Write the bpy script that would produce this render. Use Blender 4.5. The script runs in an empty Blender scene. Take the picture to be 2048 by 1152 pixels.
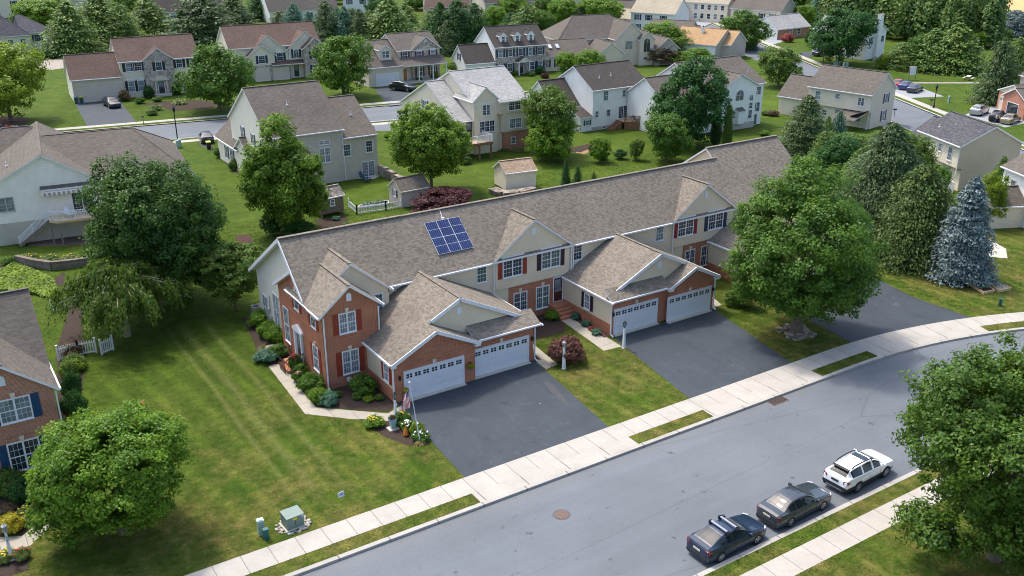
import bpy, math, random
import numpy as np
from mathutils import Vector, Matrix
from mathutils.geometry import delaunay_2d_cdt
R_ = math.radians
S = bpy.context.scene
COL = S.collection
random.seed(7)

# ------------------------------------------------------------------ camera (solved from the building's vanishing points)
CAM_H, CAM_F, PITCH, YAW = 32.5, 1920.0, R_(22.07), R_(32.88)
_cp, _sp = math.cos(PITCH), math.sin(PITCH)
FW = np.array([math.sin(YAW)*_cp, math.cos(YAW)*_cp, -_sp])
RT = np.array([math.cos(YAW), -math.sin(YAW), 0.0])
UP = np.cross(RT, FW)
def G(px, py, z=0.0):
    d = FW + RT*(px-1024)/CAM_F - UP*(py-576)/CAM_F
    t = (z-CAM_H)/d[2]
    return (float(d[0]*t), float(d[1]*t))
def height_at(g, py):
    lo, hi = 0.0, 40.0
    for _ in range(40):
        m = (lo+hi)/2
        v = np.array([g[0], g[1], m-CAM_H])
        if 576-CAM_F*(UP@v)/(FW@v) > py: lo = m
        else: hi = m
    return lo
def width_at(g, z, wpx):
    v = np.array([g[0], g[1], z-CAM_H]); return wpx*float(FW@v)/CAM_F
cam = bpy.data.cameras.new('camera'); camo = bpy.data.objects.new('camera', cam); COL.objects.link(camo)
cam.sensor_width = 36; cam.lens = 36*CAM_F/2048; cam.clip_start = 0.5; cam.clip_end = 3000
M = Matrix(((RT[0], UP[0], -FW[0], 0), (RT[1], UP[1], -FW[1], 0), (RT[2], UP[2], -FW[2], CAM_H), (0, 0, 0, 1)))
camo.matrix_world = M
S.camera = camo

# ------------------------------------------------------------------ light
SUN_EL, SUN_AZ = 61.0, -9.0          # azimuth measured from +Y towards +X
w = bpy.data.worlds.new('World'); S.world = w; w.use_nodes = True
nt = w.node_tree; bg = nt.nodes['Background']
sky = nt.nodes.new('ShaderNodeTexSky'); sky.sky_type = 'NISHITA'; sky.sun_disc = False
sky.sun_elevation = R_(SUN_EL); sky.sun_rotation = R_(SUN_AZ); sky.air_density = 1.0; sky.dust_density = 4.0; sky.ozone_density = 2.0
nt.links.new(sky.outputs[0], bg.inputs[0]); bg.inputs[1].default_value = 0.15
sl = bpy.data.lights.new('sun', 'SUN'); so = bpy.data.objects.new('sun', sl); COL.objects.link(so)
sl.energy = 1.4; sl.angle = R_(4.5); sl.color = (1.0, 0.95, 0.87)
sd = Vector((math.sin(R_(SUN_AZ))*math.cos(R_(SUN_EL)), math.cos(R_(SUN_AZ))*math.cos(R_(SUN_EL)), math.sin(R_(SUN_EL))))
so.rotation_euler = sd.to_track_quat('Z', 'Y').to_euler(); so.location = (0, 0, 80)
S.view_settings.view_transform = 'Standard'; S.view_settings.look = 'None'; S.view_settings.exposure = 1.17; S.view_settings.gamma = 1.0
S.render.engine = 'CYCLES'
S.cycles.use_denoising = True; S.cycles.denoiser = 'OPENIMAGEDENOISE'; S.cycles.denoising_input_passes = 'RGB_ALBEDO_NORMAL'; S.cycles.denoising_prefilter = 'ACCURATE'
S.cycles.pixel_filter_type = 'BLACKMAN_HARRIS'; S.cycles.filter_width = 1.0
S.cycles.max_bounces = 5; S.cycles.diffuse_bounces = 3; S.cycles.glossy_bounces = 2; S.cycles.transmission_bounces = 2; S.cycles.transparent_max_bounces = 4

# ------------------------------------------------------------------ materials
def newmat(name):
    m = bpy.data.materials.new(name); m.use_nodes = True
    n = m.node_tree.nodes; b = n['Principled BSDF']
    return m, n, m.node_tree.links, b
def nmath(n, l, op, a, b=None, clamp=False):
    x = n.new('ShaderNodeMath'); x.operation = op; x.use_clamp = clamp
    for i, v in ((0, a), (1, b)):
        if v is None: continue
        if isinstance(v, (int, float)): x.inputs[i].default_value = v
        else: l.new(v, x.inputs[i])
    return x.outputs[0]
def nramp(n, l, fac, stops, interp='LINEAR'):
    r = n.new('ShaderNodeValToRGB'); r.color_ramp.interpolation = interp
    e = r.color_ramp.elements
    while len(e) < len(stops): e.new(0.5)
    for k, (p, c) in zip(e, stops):
        k.position = p; k.color = (*c, 1) if len(c) == 3 else c
    l.new(fac, r.inputs[0]); return r.outputs[0]
def nnoise(n, l, vec, scale, detail=3, rough=.55, dist=0):
    x = n.new('ShaderNodeTexNoise'); x.inputs['Scale'].default_value = scale; x.inputs['Detail'].default_value = detail
    x.inputs['Roughness'].default_value = rough; x.inputs['Distortion'].default_value = dist
    if vec is not None: l.new(vec, x.inputs['Vector'])
    return x.outputs['Fac']
def nmix(n, l, fac, a, b, mode='MIX'):
    x = n.new('ShaderNodeMixRGB'); x.blend_type = mode
    for i, v in ((0, fac), (1, a), (2, b)):
        if isinstance(v, (int, float)): x.inputs[i].default_value = v
        elif isinstance(v, tuple): x.inputs[i].default_value = (*v, 1)
        else: l.new(v, x.inputs[i])
    return x.outputs[0]
def ncoord(n, l, kind='Object'):
    x = n.new('ShaderNodeTexCoord'); return x.outputs[kind]
def npos(n):
    return n.new('ShaderNodeNewGeometry').outputs['Position']
def nbump(n, l, b, h, strength, dist=.02):
    x = n.new('ShaderNodeBump'); x.inputs['Strength'].default_value = strength; x.inputs['Distance'].default_value = dist
    l.new(h, x.inputs['Height']); l.new(x.outputs[0], b.inputs['Normal'])
def nuv(n, l):
    x = n.new('ShaderNodeUVMap'); x.uv_map = 'UVMap'
    s = n.new('ShaderNodeSeparateXYZ'); l.new(x.outputs[0], s.inputs[0])
    return x.outputs[0], s.outputs[0], s.outputs[1]
MATS = {}
def plain(name, c, rough=.6, metal=0, spec=.5, var=.12, vs=1.5, coat=0):
    if name in MATS: return MATS[name]
    m, n, l, b = newmat(name)
    if var:
        f = nnoise(n, l, npos(n), vs, 4)
        c1 = tuple(v*(1-var) for v in c); c2 = tuple(min(1, v*(1+var)) for v in c)
        l.new(nramp(n, l, f, [(.25, c1), (.75, c2)]), b.inputs['Base Color'])
    else: b.inputs['Base Color'].default_value = (*c, 1)
    b.inputs['Roughness'].default_value = rough; b.inputs['Metallic'].default_value = metal
    b.inputs['Specular IOR Level'].default_value = spec; b.inputs['Coat Weight'].default_value = coat
    b.inputs['Coat Roughness'].default_value = .04
    MATS[name] = m; return m
def siding(name, c, lap=.14):
    if name in MATS: return MATS[name]
    m, n, l, b = newmat(name); _, u, v = nuv(n, l)
    f = nmath(n, l, 'FRACT', nmath(n, l, 'DIVIDE', v, lap))
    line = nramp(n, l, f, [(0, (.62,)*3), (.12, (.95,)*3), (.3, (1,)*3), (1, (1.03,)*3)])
    g = nnoise(n, l, npos(n), .6, 5)
    base = nramp(n, l, g, [(.3, tuple(x*.93 for x in c)), (.7, tuple(min(1, x*1.05) for x in c))])
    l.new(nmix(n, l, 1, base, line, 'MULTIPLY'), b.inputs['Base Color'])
    nbump(n, l, b, nmath(n, l, 'SUBTRACT', 1.0, f), .5, .02)
    b.inputs['Roughness'].default_value = .55; b.inputs['Specular IOR Level'].default_value = .3
    MATS[name] = m; return m
def brick(name, c1, c2, mortar, sx=.215, sy=.075):
    if name in MATS: return MATS[name]
    m, n, l, b = newmat(name); uv, u, v = nuv(n, l)
    t = n.new('ShaderNodeTexBrick'); l.new(uv, t.inputs['Vector'])
    t.inputs['Scale'].default_value = 1; t.inputs['Brick Width'].default_value = sx; t.inputs['Row Height'].default_value = sy
    t.inputs['Mortar Size'].default_value = .009; t.inputs['Mortar Smooth'].default_value = .3; t.inputs['Bias'].default_value = 0
    t.inputs['Color1'].default_value = (*c1, 1); t.inputs['Color2'].default_value = (*c2, 1); t.inputs['Mortar'].default_value = (*mortar, 1)
    g = nnoise(n, l, npos(n), .9, 5)
    k = nramp(n, l, g, [(.3, (.86,)*3), (.7, (1.1,)*3)])
    l.new(nmix(n, l, 1, t.outputs['Color'], k, 'MULTIPLY'), b.inputs['Base Color'])
    nbump(n, l, b, nmath(n, l, 'SUBTRACT', 1.0, t.outputs['Fac']), .6, .01)
    b.inputs['Roughness'].default_value = .85; b.inputs['Specular IOR Level'].default_value = .2
    MATS[name] = m; return m
def shingle(name, stops, row=.145, tab=.22):
    if name in MATS: return MATS[name]
    stops = [(p, (c[0]*1.04, c[1]*1.02, c[2]*.98)) for p, c in stops]
    m, n, l, b = newmat(name); uv, u, v = nuv(n, l)
    vr = nmath(n, l, 'DIVIDE', v, row); r = nmath(n, l, 'FLOOR', vr); fr = nmath(n, l, 'FRACT', vr)
    w1 = n.new('ShaderNodeTexWhiteNoise'); w1.noise_dimensions = '1D'; l.new(r, w1.inputs['W'])
    uu = nmath(n, l, 'ADD', nmath(n, l, 'DIVIDE', u, tab), nmath(n, l, 'MULTIPLY', w1.outputs['Value'], 7.0))
    cidx = nmath(n, l, 'FLOOR', uu)
    cb = n.new('ShaderNodeCombineXYZ'); l.new(cidx, cb.inputs[0]); l.new(r, cb.inputs[1])
    w2 = n.new('ShaderNodeTexWhiteNoise'); w2.noise_dimensions = '2D'; l.new(cb.outputs[0], w2.inputs['Vector'])
    f = nmath(n, l, 'ADD', nmath(n, l, 'MULTIPLY', w2.outputs['Value'], .9), nmath(n, l, 'MULTIPLY', nnoise(n, l, npos(n), .5, 3), .1))
    col = nramp(n, l, f, stops)
    line = nramp(n, l, fr, [(0, (.6,)*3), (.16, (.93,)*3), (.3, (1,)*3), (1, (1.02,)*3)])  # shadow line of every shingle row, painted dark along its lower edge
    wear = nramp(n, l, nnoise(n, l, npos(n), .22, 5, .6), [(.3, (.88,)*3), (.7, (1.07,)*3)])
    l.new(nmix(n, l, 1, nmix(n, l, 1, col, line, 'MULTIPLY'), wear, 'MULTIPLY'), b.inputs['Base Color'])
    nbump(n, l, b, nmath(n, l, 'ADD', nmath(n, l, 'SUBTRACT', 1.0, fr), w2.outputs['Value']), .45, .02)
    b.inputs['Roughness'].default_value = .9; b.inputs['Specular IOR Level'].default_value = .15
    MATS[name] = m; return m
def stone(name, cols, scale=3.2):
    if name in MATS: return MATS[name]
    m, n, l, b = newmat(name); uv, u, v = nuv(n, l)
    t = n.new('ShaderNodeTexVoronoi'); t.voronoi_dimensions = '2D'; t.inputs['Scale'].default_value = scale; l.new(uv, t.inputs['Vector'])
    e = n.new('ShaderNodeTexVoronoi'); e.voronoi_dimensions = '2D'; e.feature = 'DISTANCE_TO_EDGE'; e.inputs['Scale'].default_value = scale; l.new(uv, e.inputs['Vector'])
    s = n.new('ShaderNodeSeparateXYZ'); l.new(t.outputs['Color'], s.inputs[0])
    col = nramp(n, l, s.outputs[0], cols)
    mo = nramp(n, l, e.outputs['Distance'], [(.0, (.45,)*3), (.06, (1,)*3)])
    l.new(nmix(n, l, 1, col, mo, 'MULTIPLY'), b.inputs['Base Color'])
    nbump(n, l, b, e.outputs['Distance'], .6, .03)
    b.inputs['Roughness'].default_value = .85
    MATS[name] = m; return m
def glassm(name, c, c2, rough=.06):
    if name in MATS: return MATS[name]
    m, n, l, b = newmat(name)
    f = nnoise(n, l, ncoord(n, l), 1.2, 3)
    l.new(nramp(n, l, f, [(.35, c), (.65, c2)]), b.inputs['Base Color'])
    b.inputs['Roughness'].default_value = rough; b.inputs['Specular IOR Level'].default_value = .6
    MATS[name] = m; return m
def leafm(name, dark, mid, light, transl=.35, rough=.5):
    if name in MATS: return MATS[name]
    m, n, l, b = newmat(name)
    a = n.new('ShaderNodeAttribute'); a.attribute_name = 'tint'
    inf = n.new('ShaderNodeObjectInfo')
    f = nmath(n, l, 'ADD', a.outputs['Fac'], nmath(n, l, 'MULTIPLY', nmath(n, l, 'SUBTRACT', inf.outputs['Random'], .5), .2))
    col = nramp(n, l, f, [(.1, dark), (.5, mid), (.92, light)])
    l.new(col, b.inputs['Base Color']); b.inputs['Roughness'].default_value = rough; b.inputs['Specular IOR Level'].default_value = .25
    t = n.new('ShaderNodeBsdfTranslucent'); l.new(nmix(n, l, .5, col, light), t.inputs[0])
    mx = n.new('ShaderNodeMixShader'); mx.inputs[0].default_value = transl
    l.new(b.outputs[0], mx.inputs[1]); l.new(t.outputs[0], mx.inputs[2])
    l.new(mx.outputs[0], n['Material Output'].inputs[0])
    MATS[name] = m; return m

TAN_ROOF = [(0, (.140, .123, .102)), (.3, (.178, .157, .131)), (.6, (.205, .181, .152)), (.85, (.238, .210, .175)), (1, (.190, .160, .134))]
SH_TAN = shingle('shingle_tan', TAN_ROOF)
SH_BROWN = shingle('shingle_brown', [(0, (0.099, 0.068, 0.058)), (.5, (0.122, 0.085, 0.071)), (1, (0.142, 0.099, 0.083))], .15, .35)
SH_TAUPE = shingle('shingle_taupe', [(0, (0.104, 0.092, 0.081)), (.5, (0.126, 0.112, 0.098)), (1, (0.148, 0.131, 0.115))], .15, .32)
SH_DARK = shingle('shingle_dark', [(0, (0.061, 0.054, 0.049)), (.5, (0.072, 0.064, 0.059)), (1, (0.085, 0.076, 0.070))], .15, .35)
SH_SLATE = shingle('shingle_slate', [(0, (0.058, 0.059, 0.068)), (.5, (0.081, 0.083, 0.095)), (1, (0.112, 0.112, 0.125))], .15, .4)
SH_LIGHT = shingle('shingle_light', [(0, (0.262, 0.270, 0.269)), (.5, (0.328, 0.329, 0.328)), (1, (0.394, 0.394, 0.387))], .15, .35)
SH_ORANGE = shingle('shingle_orange', [(0, (0.334, 0.214, 0.112)), (.5, (0.382, 0.248, 0.136)), (1, (0.420, 0.282, 0.160))], .15, .35)
SH_PALE = shingle('shingle_pale', [(0, (0.316, 0.280, 0.209)), (.5, (0.357, 0.316, 0.239)), (1, (0.398, 0.356, 0.275))], .15, .35)
SH_CEDAR = shingle('shingle_cedar', [(0, (.10, .09, .08)), (.5, (.2, .18, .155)), (1, (.36, .33, .29))], .3, .3)
SID_TAN = siding('siding_tan', (.73, .62, .455))
SID_CREAM = siding('siding_cream', (.74, .66, .52))
SID_WHITE = siding('siding_white', (.84, .83, .79))
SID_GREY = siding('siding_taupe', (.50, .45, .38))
SID_BEIGE = siding('siding_beige', (.62, .55, .44))
SID_WIDE = siding('siding_wide_white', (.86, .81, .74), .2)
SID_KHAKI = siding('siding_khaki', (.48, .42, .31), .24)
STUCCO = plain('stucco_cream', (.74, .69, .58), .9, spec=.2, var=.06)
STUCCO_TAN = plain('stucco_tan', (.62, .54, .42), .9, spec=.2, var=.08)
BRICK = brick('brick_red', (.35, .105, .050), (.46, .16, .082), (.44, .31, .22))
BRICK_PALE = brick('brick_brown', (.36, .135, .08), (.47, .20, .125), (.50, .37, .29))
STONE = stone('stone_veneer', [(0, (.24, .20, .17)), (.3, (.38, .33, .28)), (.6, (.50, .46, .41)), (.8, (.36, .26, .20)), (1, (.58, .52, .45))])
STONE_BROWN = stone('stone_brown', [(0, (.14, .11, .085)), (.5, (.25, .20, .155)), (1, (.36, .31, .25))], 2.2)
CONC = plain('foundation_concrete', (.48, .45, .38), .9, spec=.2, var=.12, vs=.8)
WHITE = plain('white_trim', (.70, .715, .735), .45, var=.04)
CREAM_T = plain('cream_trim', (.62, .55, .43), .5, var=.05)
DOORW = plain('garage_white', (.66, .675, .70), .4, var=.03)
DOORT = plain('garage_tan', (.60, .53, .45), .5, var=.05)
GLASS = glassm('window_glass', (.018, .024, .03), (.05, .065, .075))
GLASS_C = glassm('curtained_glass', (.11, .14, .16), (.26, .29, .30), .12)
GLASS_G = glassm('green_reflection_glass', (.05, .085, .075), (.09, .14, .12))  # green of a window reflection put into the pane colour
SHUT_RED = plain('shutter_red', (.26, .035, .018), .5)
SHUT_CRIM = plain('shutter_crimson', (.22, .012, .018), .5)
SHUT_NAVY = plain('shutter_navy', (.012, .03, .075), .5)
SHUT_BLUE = plain('shutter_blue', (.01, .055, .13), .5)
SHUT_PLUM = plain('shutter_plum', (.03, .012, .022), .5)
SHUT_BLK = plain('shutter_black', (.018, .02, .025), .5)
SHUT_MAR = plain('shutter_maroon', (.09, .02, .018), .5)
DOOR_DK = plain('door_maroon', (.06, .012, .012), .4)
DOOR_OR = plain('door_orange_wood', (.42, .17, .05), .45)
DOOR_BL = plain('door_blue', (.01, .07, .18), .4)
BLACKM = plain('black_metal', (.012, .013, .015), .4, var=0)
GREYM = plain('grey_metal', (.42, .44, .45), .4, .3, var=.05)
WOOD = plain('cedar_wood', (.23, .11, .055), .75, var=.25, vs=4)
WOODL = plain('pine_deck', (.55, .38, .20), .75, var=.2, vs=4)
WOODG = plain('grey_wood', (.19, .165, .14), .8, var=.25, vs=4)
BARK = plain('bark', (.14, .115, .09), .95, spec=.1, var=.35, vs=6)
BARK_L = plain('bark_pale', (.30, .25, .20), .95, spec=.1, var=.35, vs=6)
VENT = plain('roof_vent_white', (.75, .75, .75), .5, var=0)

# ------------------------------------------------------------------ mesh builder
class MB:
    def __init__(s): s.v = []; s.f = []; s.m = []; s.ms = []; s.uv = []; s.T = None
    def mi(s, m):
        if m not in s.ms: s.ms.append(m)
        return s.ms.index(m)
    def face(s, pts, m, uv=None):
        if s.T is not None: pts = [tuple(s.T @ Vector(p)) for p in pts]
        i = len(s.v); s.v += [tuple(map(float, p)) for p in pts]; s.f.append(tuple(range(i, i+len(pts)))); s.m.append(s.mi(m)); s.uv.append(uv)
    def box(s, a, b, m, skip=''):
        x0, y0, z0 = a; x1, y1, z1 = b
        if x1 < x0: x0, x1 = x1, x0
        if y1 < y0: y0, y1 = y1, y0
        if z1 < z0: z0, z1 = z1, z0
        F = {'-z': [(x0,y0,z0),(x0,y1,z0),(x1,y1,z0),(x1,y0,z0)], '+z': [(x0,y0,z1),(x1,y0,z1),(x1,y1,z1),(x0,y1,z1)],
             '-y': [(x0,y0,z0),(x1,y0,z0),(x1,y0,z1),(x0,y0,z1)], '+y': [(x1,y1,z0),(x0,y1,z0),(x0,y1,z1),(x1,y1,z1)],
             '-x': [(x0,y1,z0),(x0,y0,z0),(x0,y0,z1),(x0,y1,z1)], '+x': [(x1,y0,z0),(x1,y1,z0),(x1,y1,z1),(x1,y0,z1)]}
        for k, p in F.items():
            if k not in skip: s.face(p, m)
    def prism(s, poly, d, m, m_side=None):
        """poly: 3D points of a planar face, extruded by vector d (solid)."""
        d = Vector(d); p = [Vector(q) for q in poly]; q = [a+d for a in p]
        nrm = (p[1]-p[0]).cross(p[2]-p[0])
        if nrm.dot(d) > 0: p.reverse(); q.reverse()
        s.face(p, m); s.face(list(reversed(q)), m_side or m)
        k = len(p)
        for i in range(k):
            j = (i+1) % k
            s.face([q[i], q[j], p[j], p[i]], m_side or m)
    def beam(s, a, b, w, h, m, up=(0, 0, 1)):
        a = Vector(a); b = Vector(b); d = (b-a); L = d.length
        if L < 1e-6: return
        d /= L; u = Vector(up); sx = d.cross(u)
        if sx.length < 1e-4: sx = d.cross(Vector((1, 0, 0)))
        sx.normalize(); u = sx.cross(d)
        c = [a+sx*(i*w/2)+u*(j*h/2) for i, j in ((-1,-1),(1,-1),(1,1),(-1,1))]
        e = [p+d*L for p in c]
        s.face(list(reversed(c)), m); s.face(e, m)
        for i in range(4):
            j = (i+1) % 4; s.face([c[i], c[j], e[j], e[i]], m)
    def tube(s, pts, rs, m, n=8, caps=True):
        rings = []; pts = [Vector(p) for p in pts]
        for i, p in enumerate(pts):
            d = (pts[min(i+1, len(pts)-1)]-pts[max(i-1, 0)])
            if d.length < 1e-9: d = Vector((0, 0, 1))
            d.normalize(); a = d.cross(Vector((0.31, .95, 0.05)))
            if a.length < .1: a = d.cross(Vector((1, 0, 0)))
            a.normalize(); b = d.cross(a)
            r = rs[i] if hasattr(rs, '__len__') else rs
            rings.append([p+a*(r*math.cos(2*math.pi*k/n))+b*(r*math.sin(2*math.pi*k/n)) for k in range(n)])
        for i in range(len(rings)-1):
            for k in range(n):
                j = (k+1) % n
                s.face([rings[i][k], rings[i][j], rings[i+1][j], rings[i+1][k]], m)
        if caps: s.face(list(reversed(rings[0])), m); s.face(rings[-1], m)
    def lathe(s, prof, m, n=16, c=(0, 0, 0)):
        rr = [[(c[0]+r*math.cos(2*math.pi*k/n), c[1]+r*math.sin(2*math.pi*k/n), c[2]+z) for k in range(n)] for r, z in prof]
        for i in range(len(rr)-1):
            for k in range(n):
                j = (k+1) % n; s.face([rr[i][k], rr[i][j], rr[i+1][j], rr[i+1][k]], m)
        s.face(list(reversed(rr[0])), m); s.face(rr[-1], m)
    def mesh(s, name, smooth=False):
        me = bpy.data.meshes.new(name); me.from_pydata(s.v, [], s.f)
        for m in s.ms: me.materials.append(m)
        me.polygons.foreach_set('material_index', s.m)
        uvl = me.uv_layers.new(name='UVMap'); dat = np.zeros((len(me.loops), 2), 'f'); k = 0
        for f, u in zip(s.f, s.uv):
            P = [Vector(s.v[i]) for i in f]
            if u is None:
                nn = Vector((0, 0, 0))
                for i in range(1, len(P)-1): nn += (P[i]-P[0]).cross(P[i+1]-P[0])
                if nn.length < 1e-12: nn = Vector((0, 0, 1))
                nn.normalize()
                t = Vector((0, 0, 1)).cross(nn) if abs(nn.z) < .995 else Vector((1, 0, 0))
                t.normalize(); b = nn.cross(t)
                u = [(p.dot(t), p.dot(b)) for p in P]
            for q in u: dat[k] = q; k += 1
        uvl.data.foreach_set('uv', dat.ravel())
        if smooth: me.polygons.foreach_set('use_smooth', [True]*len(me.polygons))
        me.update(); return me
    def build(s, name, parent=None, smooth=False, **kw):
        o = bpy.data.objects.new(name, s.mesh(name, smooth)); COL.objects.link(o)
        if parent is not None: o.parent = parent
        tag(o, **kw); return o
def tag(o, label=None, cat=None, group=None, kind=None):
    if label: o['label'] = label
    if cat: o['category'] = cat
    if group: o['group'] = group
    if kind: o['kind'] = kind
def thing(name, label, cat, loc=(0, 0, 0), rz=0, group=None):
    o = bpy.data.objects.new(name, None); COL.objects.link(o); o.empty_display_size = .3
    o.location = loc if len(loc) == 3 else (*loc, 0); o.rotation_euler = (0, 0, rz); tag(o, label, cat, group); return o
def child(name, me, parent, loc=(0, 0, 0), rot=(0, 0, 0)):
    o = bpy.data.objects.new(name, me); COL.objects.link(o); o.parent = parent; o.location = loc; o.rotation_euler = rot; return o
def copy_tree(o, parent=None):
    c = o.copy(); COL.objects.link(c); c.parent = parent
    for ch in list(o.children): copy_tree(ch, c)
    return c
# ------------------------------------------------------------------ windows, doors, shutters (shared meshes)
CACHE = {}
def win_meshes(w, h, kind, glass, trim, grid):
    k = ('win', round(w, 2), round(h, 2), kind, glass.name, trim.name, grid)
    if k in CACHE: return CACHE[k]
    F = MB(); Pn = MB(); t = .085; hw = w/2
    if kind == 'arch':
        n = 12; zs = h-hw
        arc = [(hw*math.cos(math.pi*i/n), zs+hw*math.sin(math.pi*i/n)) for i in range(n+1)]
        inn = [((hw-t)*math.cos(math.pi*i/n), zs+(hw-t)*math.sin(math.pi*i/n)) for i in range(n+1)]
        out = [(-hw, 0), (hw, 0)]+arc; ins = [(-hw+t, t), (hw-t, t)]+inn
        for i in range(len(out)):
            j = (i+1) % len(out)
            F.face([(out[i][0], -.05, out[i][1]), (out[j][0], -.05, out[j][1]), (ins[j][0], -.05, ins[j][1]), (ins[i][0], -.05, ins[i][1])], trim)
            F.face([(out[j][0], -.05, out[j][1]), (out[i][0], -.05, out[i][1]), (out[i][0], .02, out[i][1]), (out[j][0], .02, out[j][1])], trim)
        Pn.face([(x, -.015, z) for x, z in ins], glass)
        F.box((-hw+t, -.035, zs-.02), (hw-t, -.02, zs+.02), trim); F.box((-.02, -.035, t), (.02, -.02, h-t), trim)
        for a in (60, 120): F.beam((0, -.03, zs), (hw*math.cos(R_(a))*.95, -.03, zs+hw*math.sin(R_(a))*.95), .03, .02, trim)
    else:
        F.box((-hw, -.05, 0), (hw, .02, t), trim); F.box((-hw, -.05, h-t), (hw, .02, h), trim)
        F.box((-hw, -.05, t), (-hw+t, .02, h-t), trim); F.box((hw-t, -.05, t), (hw, .02, h-t), trim)
        F.box((-hw-.03, -.09, -.04), (hw+.03, .0, 0), trim)
        ns = {'single': 1, 'double': 2, 'triple': 3, 'slider': 2, 'fixed': 1}[kind]
        iw = (w-2*t); sw = iw/ns
        for i in range(ns):
            x0 = -hw+t+i*sw; x1 = x0+sw
            if i: F.box((x0-.055, -.045, t), (x0+.055, .015, h-t), trim); x0 += .055
            if i < ns-1: x1 -= .055
            if kind not in ('slider', 'fixed'):
                F.box((x0, -.038, h/2-.028), (x1, .01, h/2+.028), trim)
            Pn.face([(x0, -.012, t), (x1, -.012, t), (x1, -.012, h-t), (x0, -.012, h-t)], glass)
            if grid:
                for q in (1, 2): xx = x0+(x1-x0)*q/3; F.box((xx-.008, -.026, t), (xx+.008, -.014, h-t), trim)
                nz = 4 if kind != 'slider' else 5
                for q in range(1, nz):
                    if kind != 'slider' and q*2 == nz: continue
                    zz = t+(h-2*t)*q/nz; F.box((x0, -.025, zz-.008), (x1, -.0145, zz+.008), trim)
    CACHE[k] = (F.mesh('window_frame'), Pn.mesh('window_pane')); return CACHE[k]
def shutter_mesh(w, h, mat):
    k = ('sh', round(w, 2), round(h, 2), mat.name)
    if k not in CACHE:
        b = MB(); b.box((-w/2, -.035, 0), (w/2, 0, h), mat)
        e = .05
        for z0, z1 in ((e, h*.48), (h*.53, h-e)):
            nn = max(3, int((z1-z0)/.09))
            for i in range(nn):
                zc = z0+(z1-z0)*(i+.5)/nn; b.box((-w/2+e, -.048, zc-.022), (w/2-e, -.035, zc+.022), mat)
        CACHE[k] = b.mesh('shutter')
    return CACHE[k]
def garage_mesh(w, h, mat, lites=True, ncol=8):
    k = ('gd', round(w, 2), round(h, 2), mat.name, lites)
    if k not in CACHE:
        b = MB(); g = MB(); b.box((-w/2, -.01, 0), (w/2, .03, h), mat); sh = h/4
        for r in range(4):
            b.box((-w/2, -.03, r*sh+.008), (w/2, -.01, (r+1)*sh-.008), mat)
            for c in range(ncol):
                x0 = -w/2+(c+.12)*w/ncol; x1 = -w/2+(c+.88)*w/ncol
                if not (lites and r == 3): b.box((x0, -.042, r*sh+.1), (x1, -.03, (r+1)*sh-.1), mat)
        if lites:
            for i in (-1, 1):
                for j in (0, 1): g.box((i*.125-.1, -.037, h-.47+j*.17), (i*.125+.1, -.03, h-.33+j*.17), GLASS)
        CACHE[k] = (b.mesh('garage_door'), g.mesh('door_lites') if lites else None)
    return CACHE[k]
def door_mesh(w, h, mat, glassy=.0):
    k = ('dr', round(w, 2), round(h, 2), mat.name, glassy)
    if k not in CACHE:
        f = MB(); t = .1
        f.box((-w/2-t, -.06, 0), (-w/2, .02, h+t), WHITE); f.box((w/2, -.06, 0), (w/2+t, .02, h+t), WHITE); f.box((-w/2, -.06, h), (w/2, .02, h+t), WHITE)
        f.box((-w/2-t, -.12, -.06), (w/2+t, .02, 0), CONC)
        d = MB(); d.box((-w/2, -.03, 0), (w/2, 0, h), mat)
        if glassy: d.box((-w/2+.12, -.036, h*(1-glassy)), (w/2-.12, -.03, h-.14), GLASS_C)
        else:
            for z0, z1 in ((.2, .8), (.95, h-.2)):
                for s in (-1, 1): d.box((s*w*.25-w*.17, -.042, z0), (s*w*.25+w*.17, -.03, z1), mat)
        d.box((w/2-.14, -.09, .95), (w/2-.08, -.03, 1.03), GREYM)
        CACHE[k] = (f.mesh('door_frame'), d.mesh('door'))
    return CACHE[k]
DIRS = {'-y': 0, '+x': R_(90), '+y': R_(180), '-x': R_(-90)}

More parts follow.
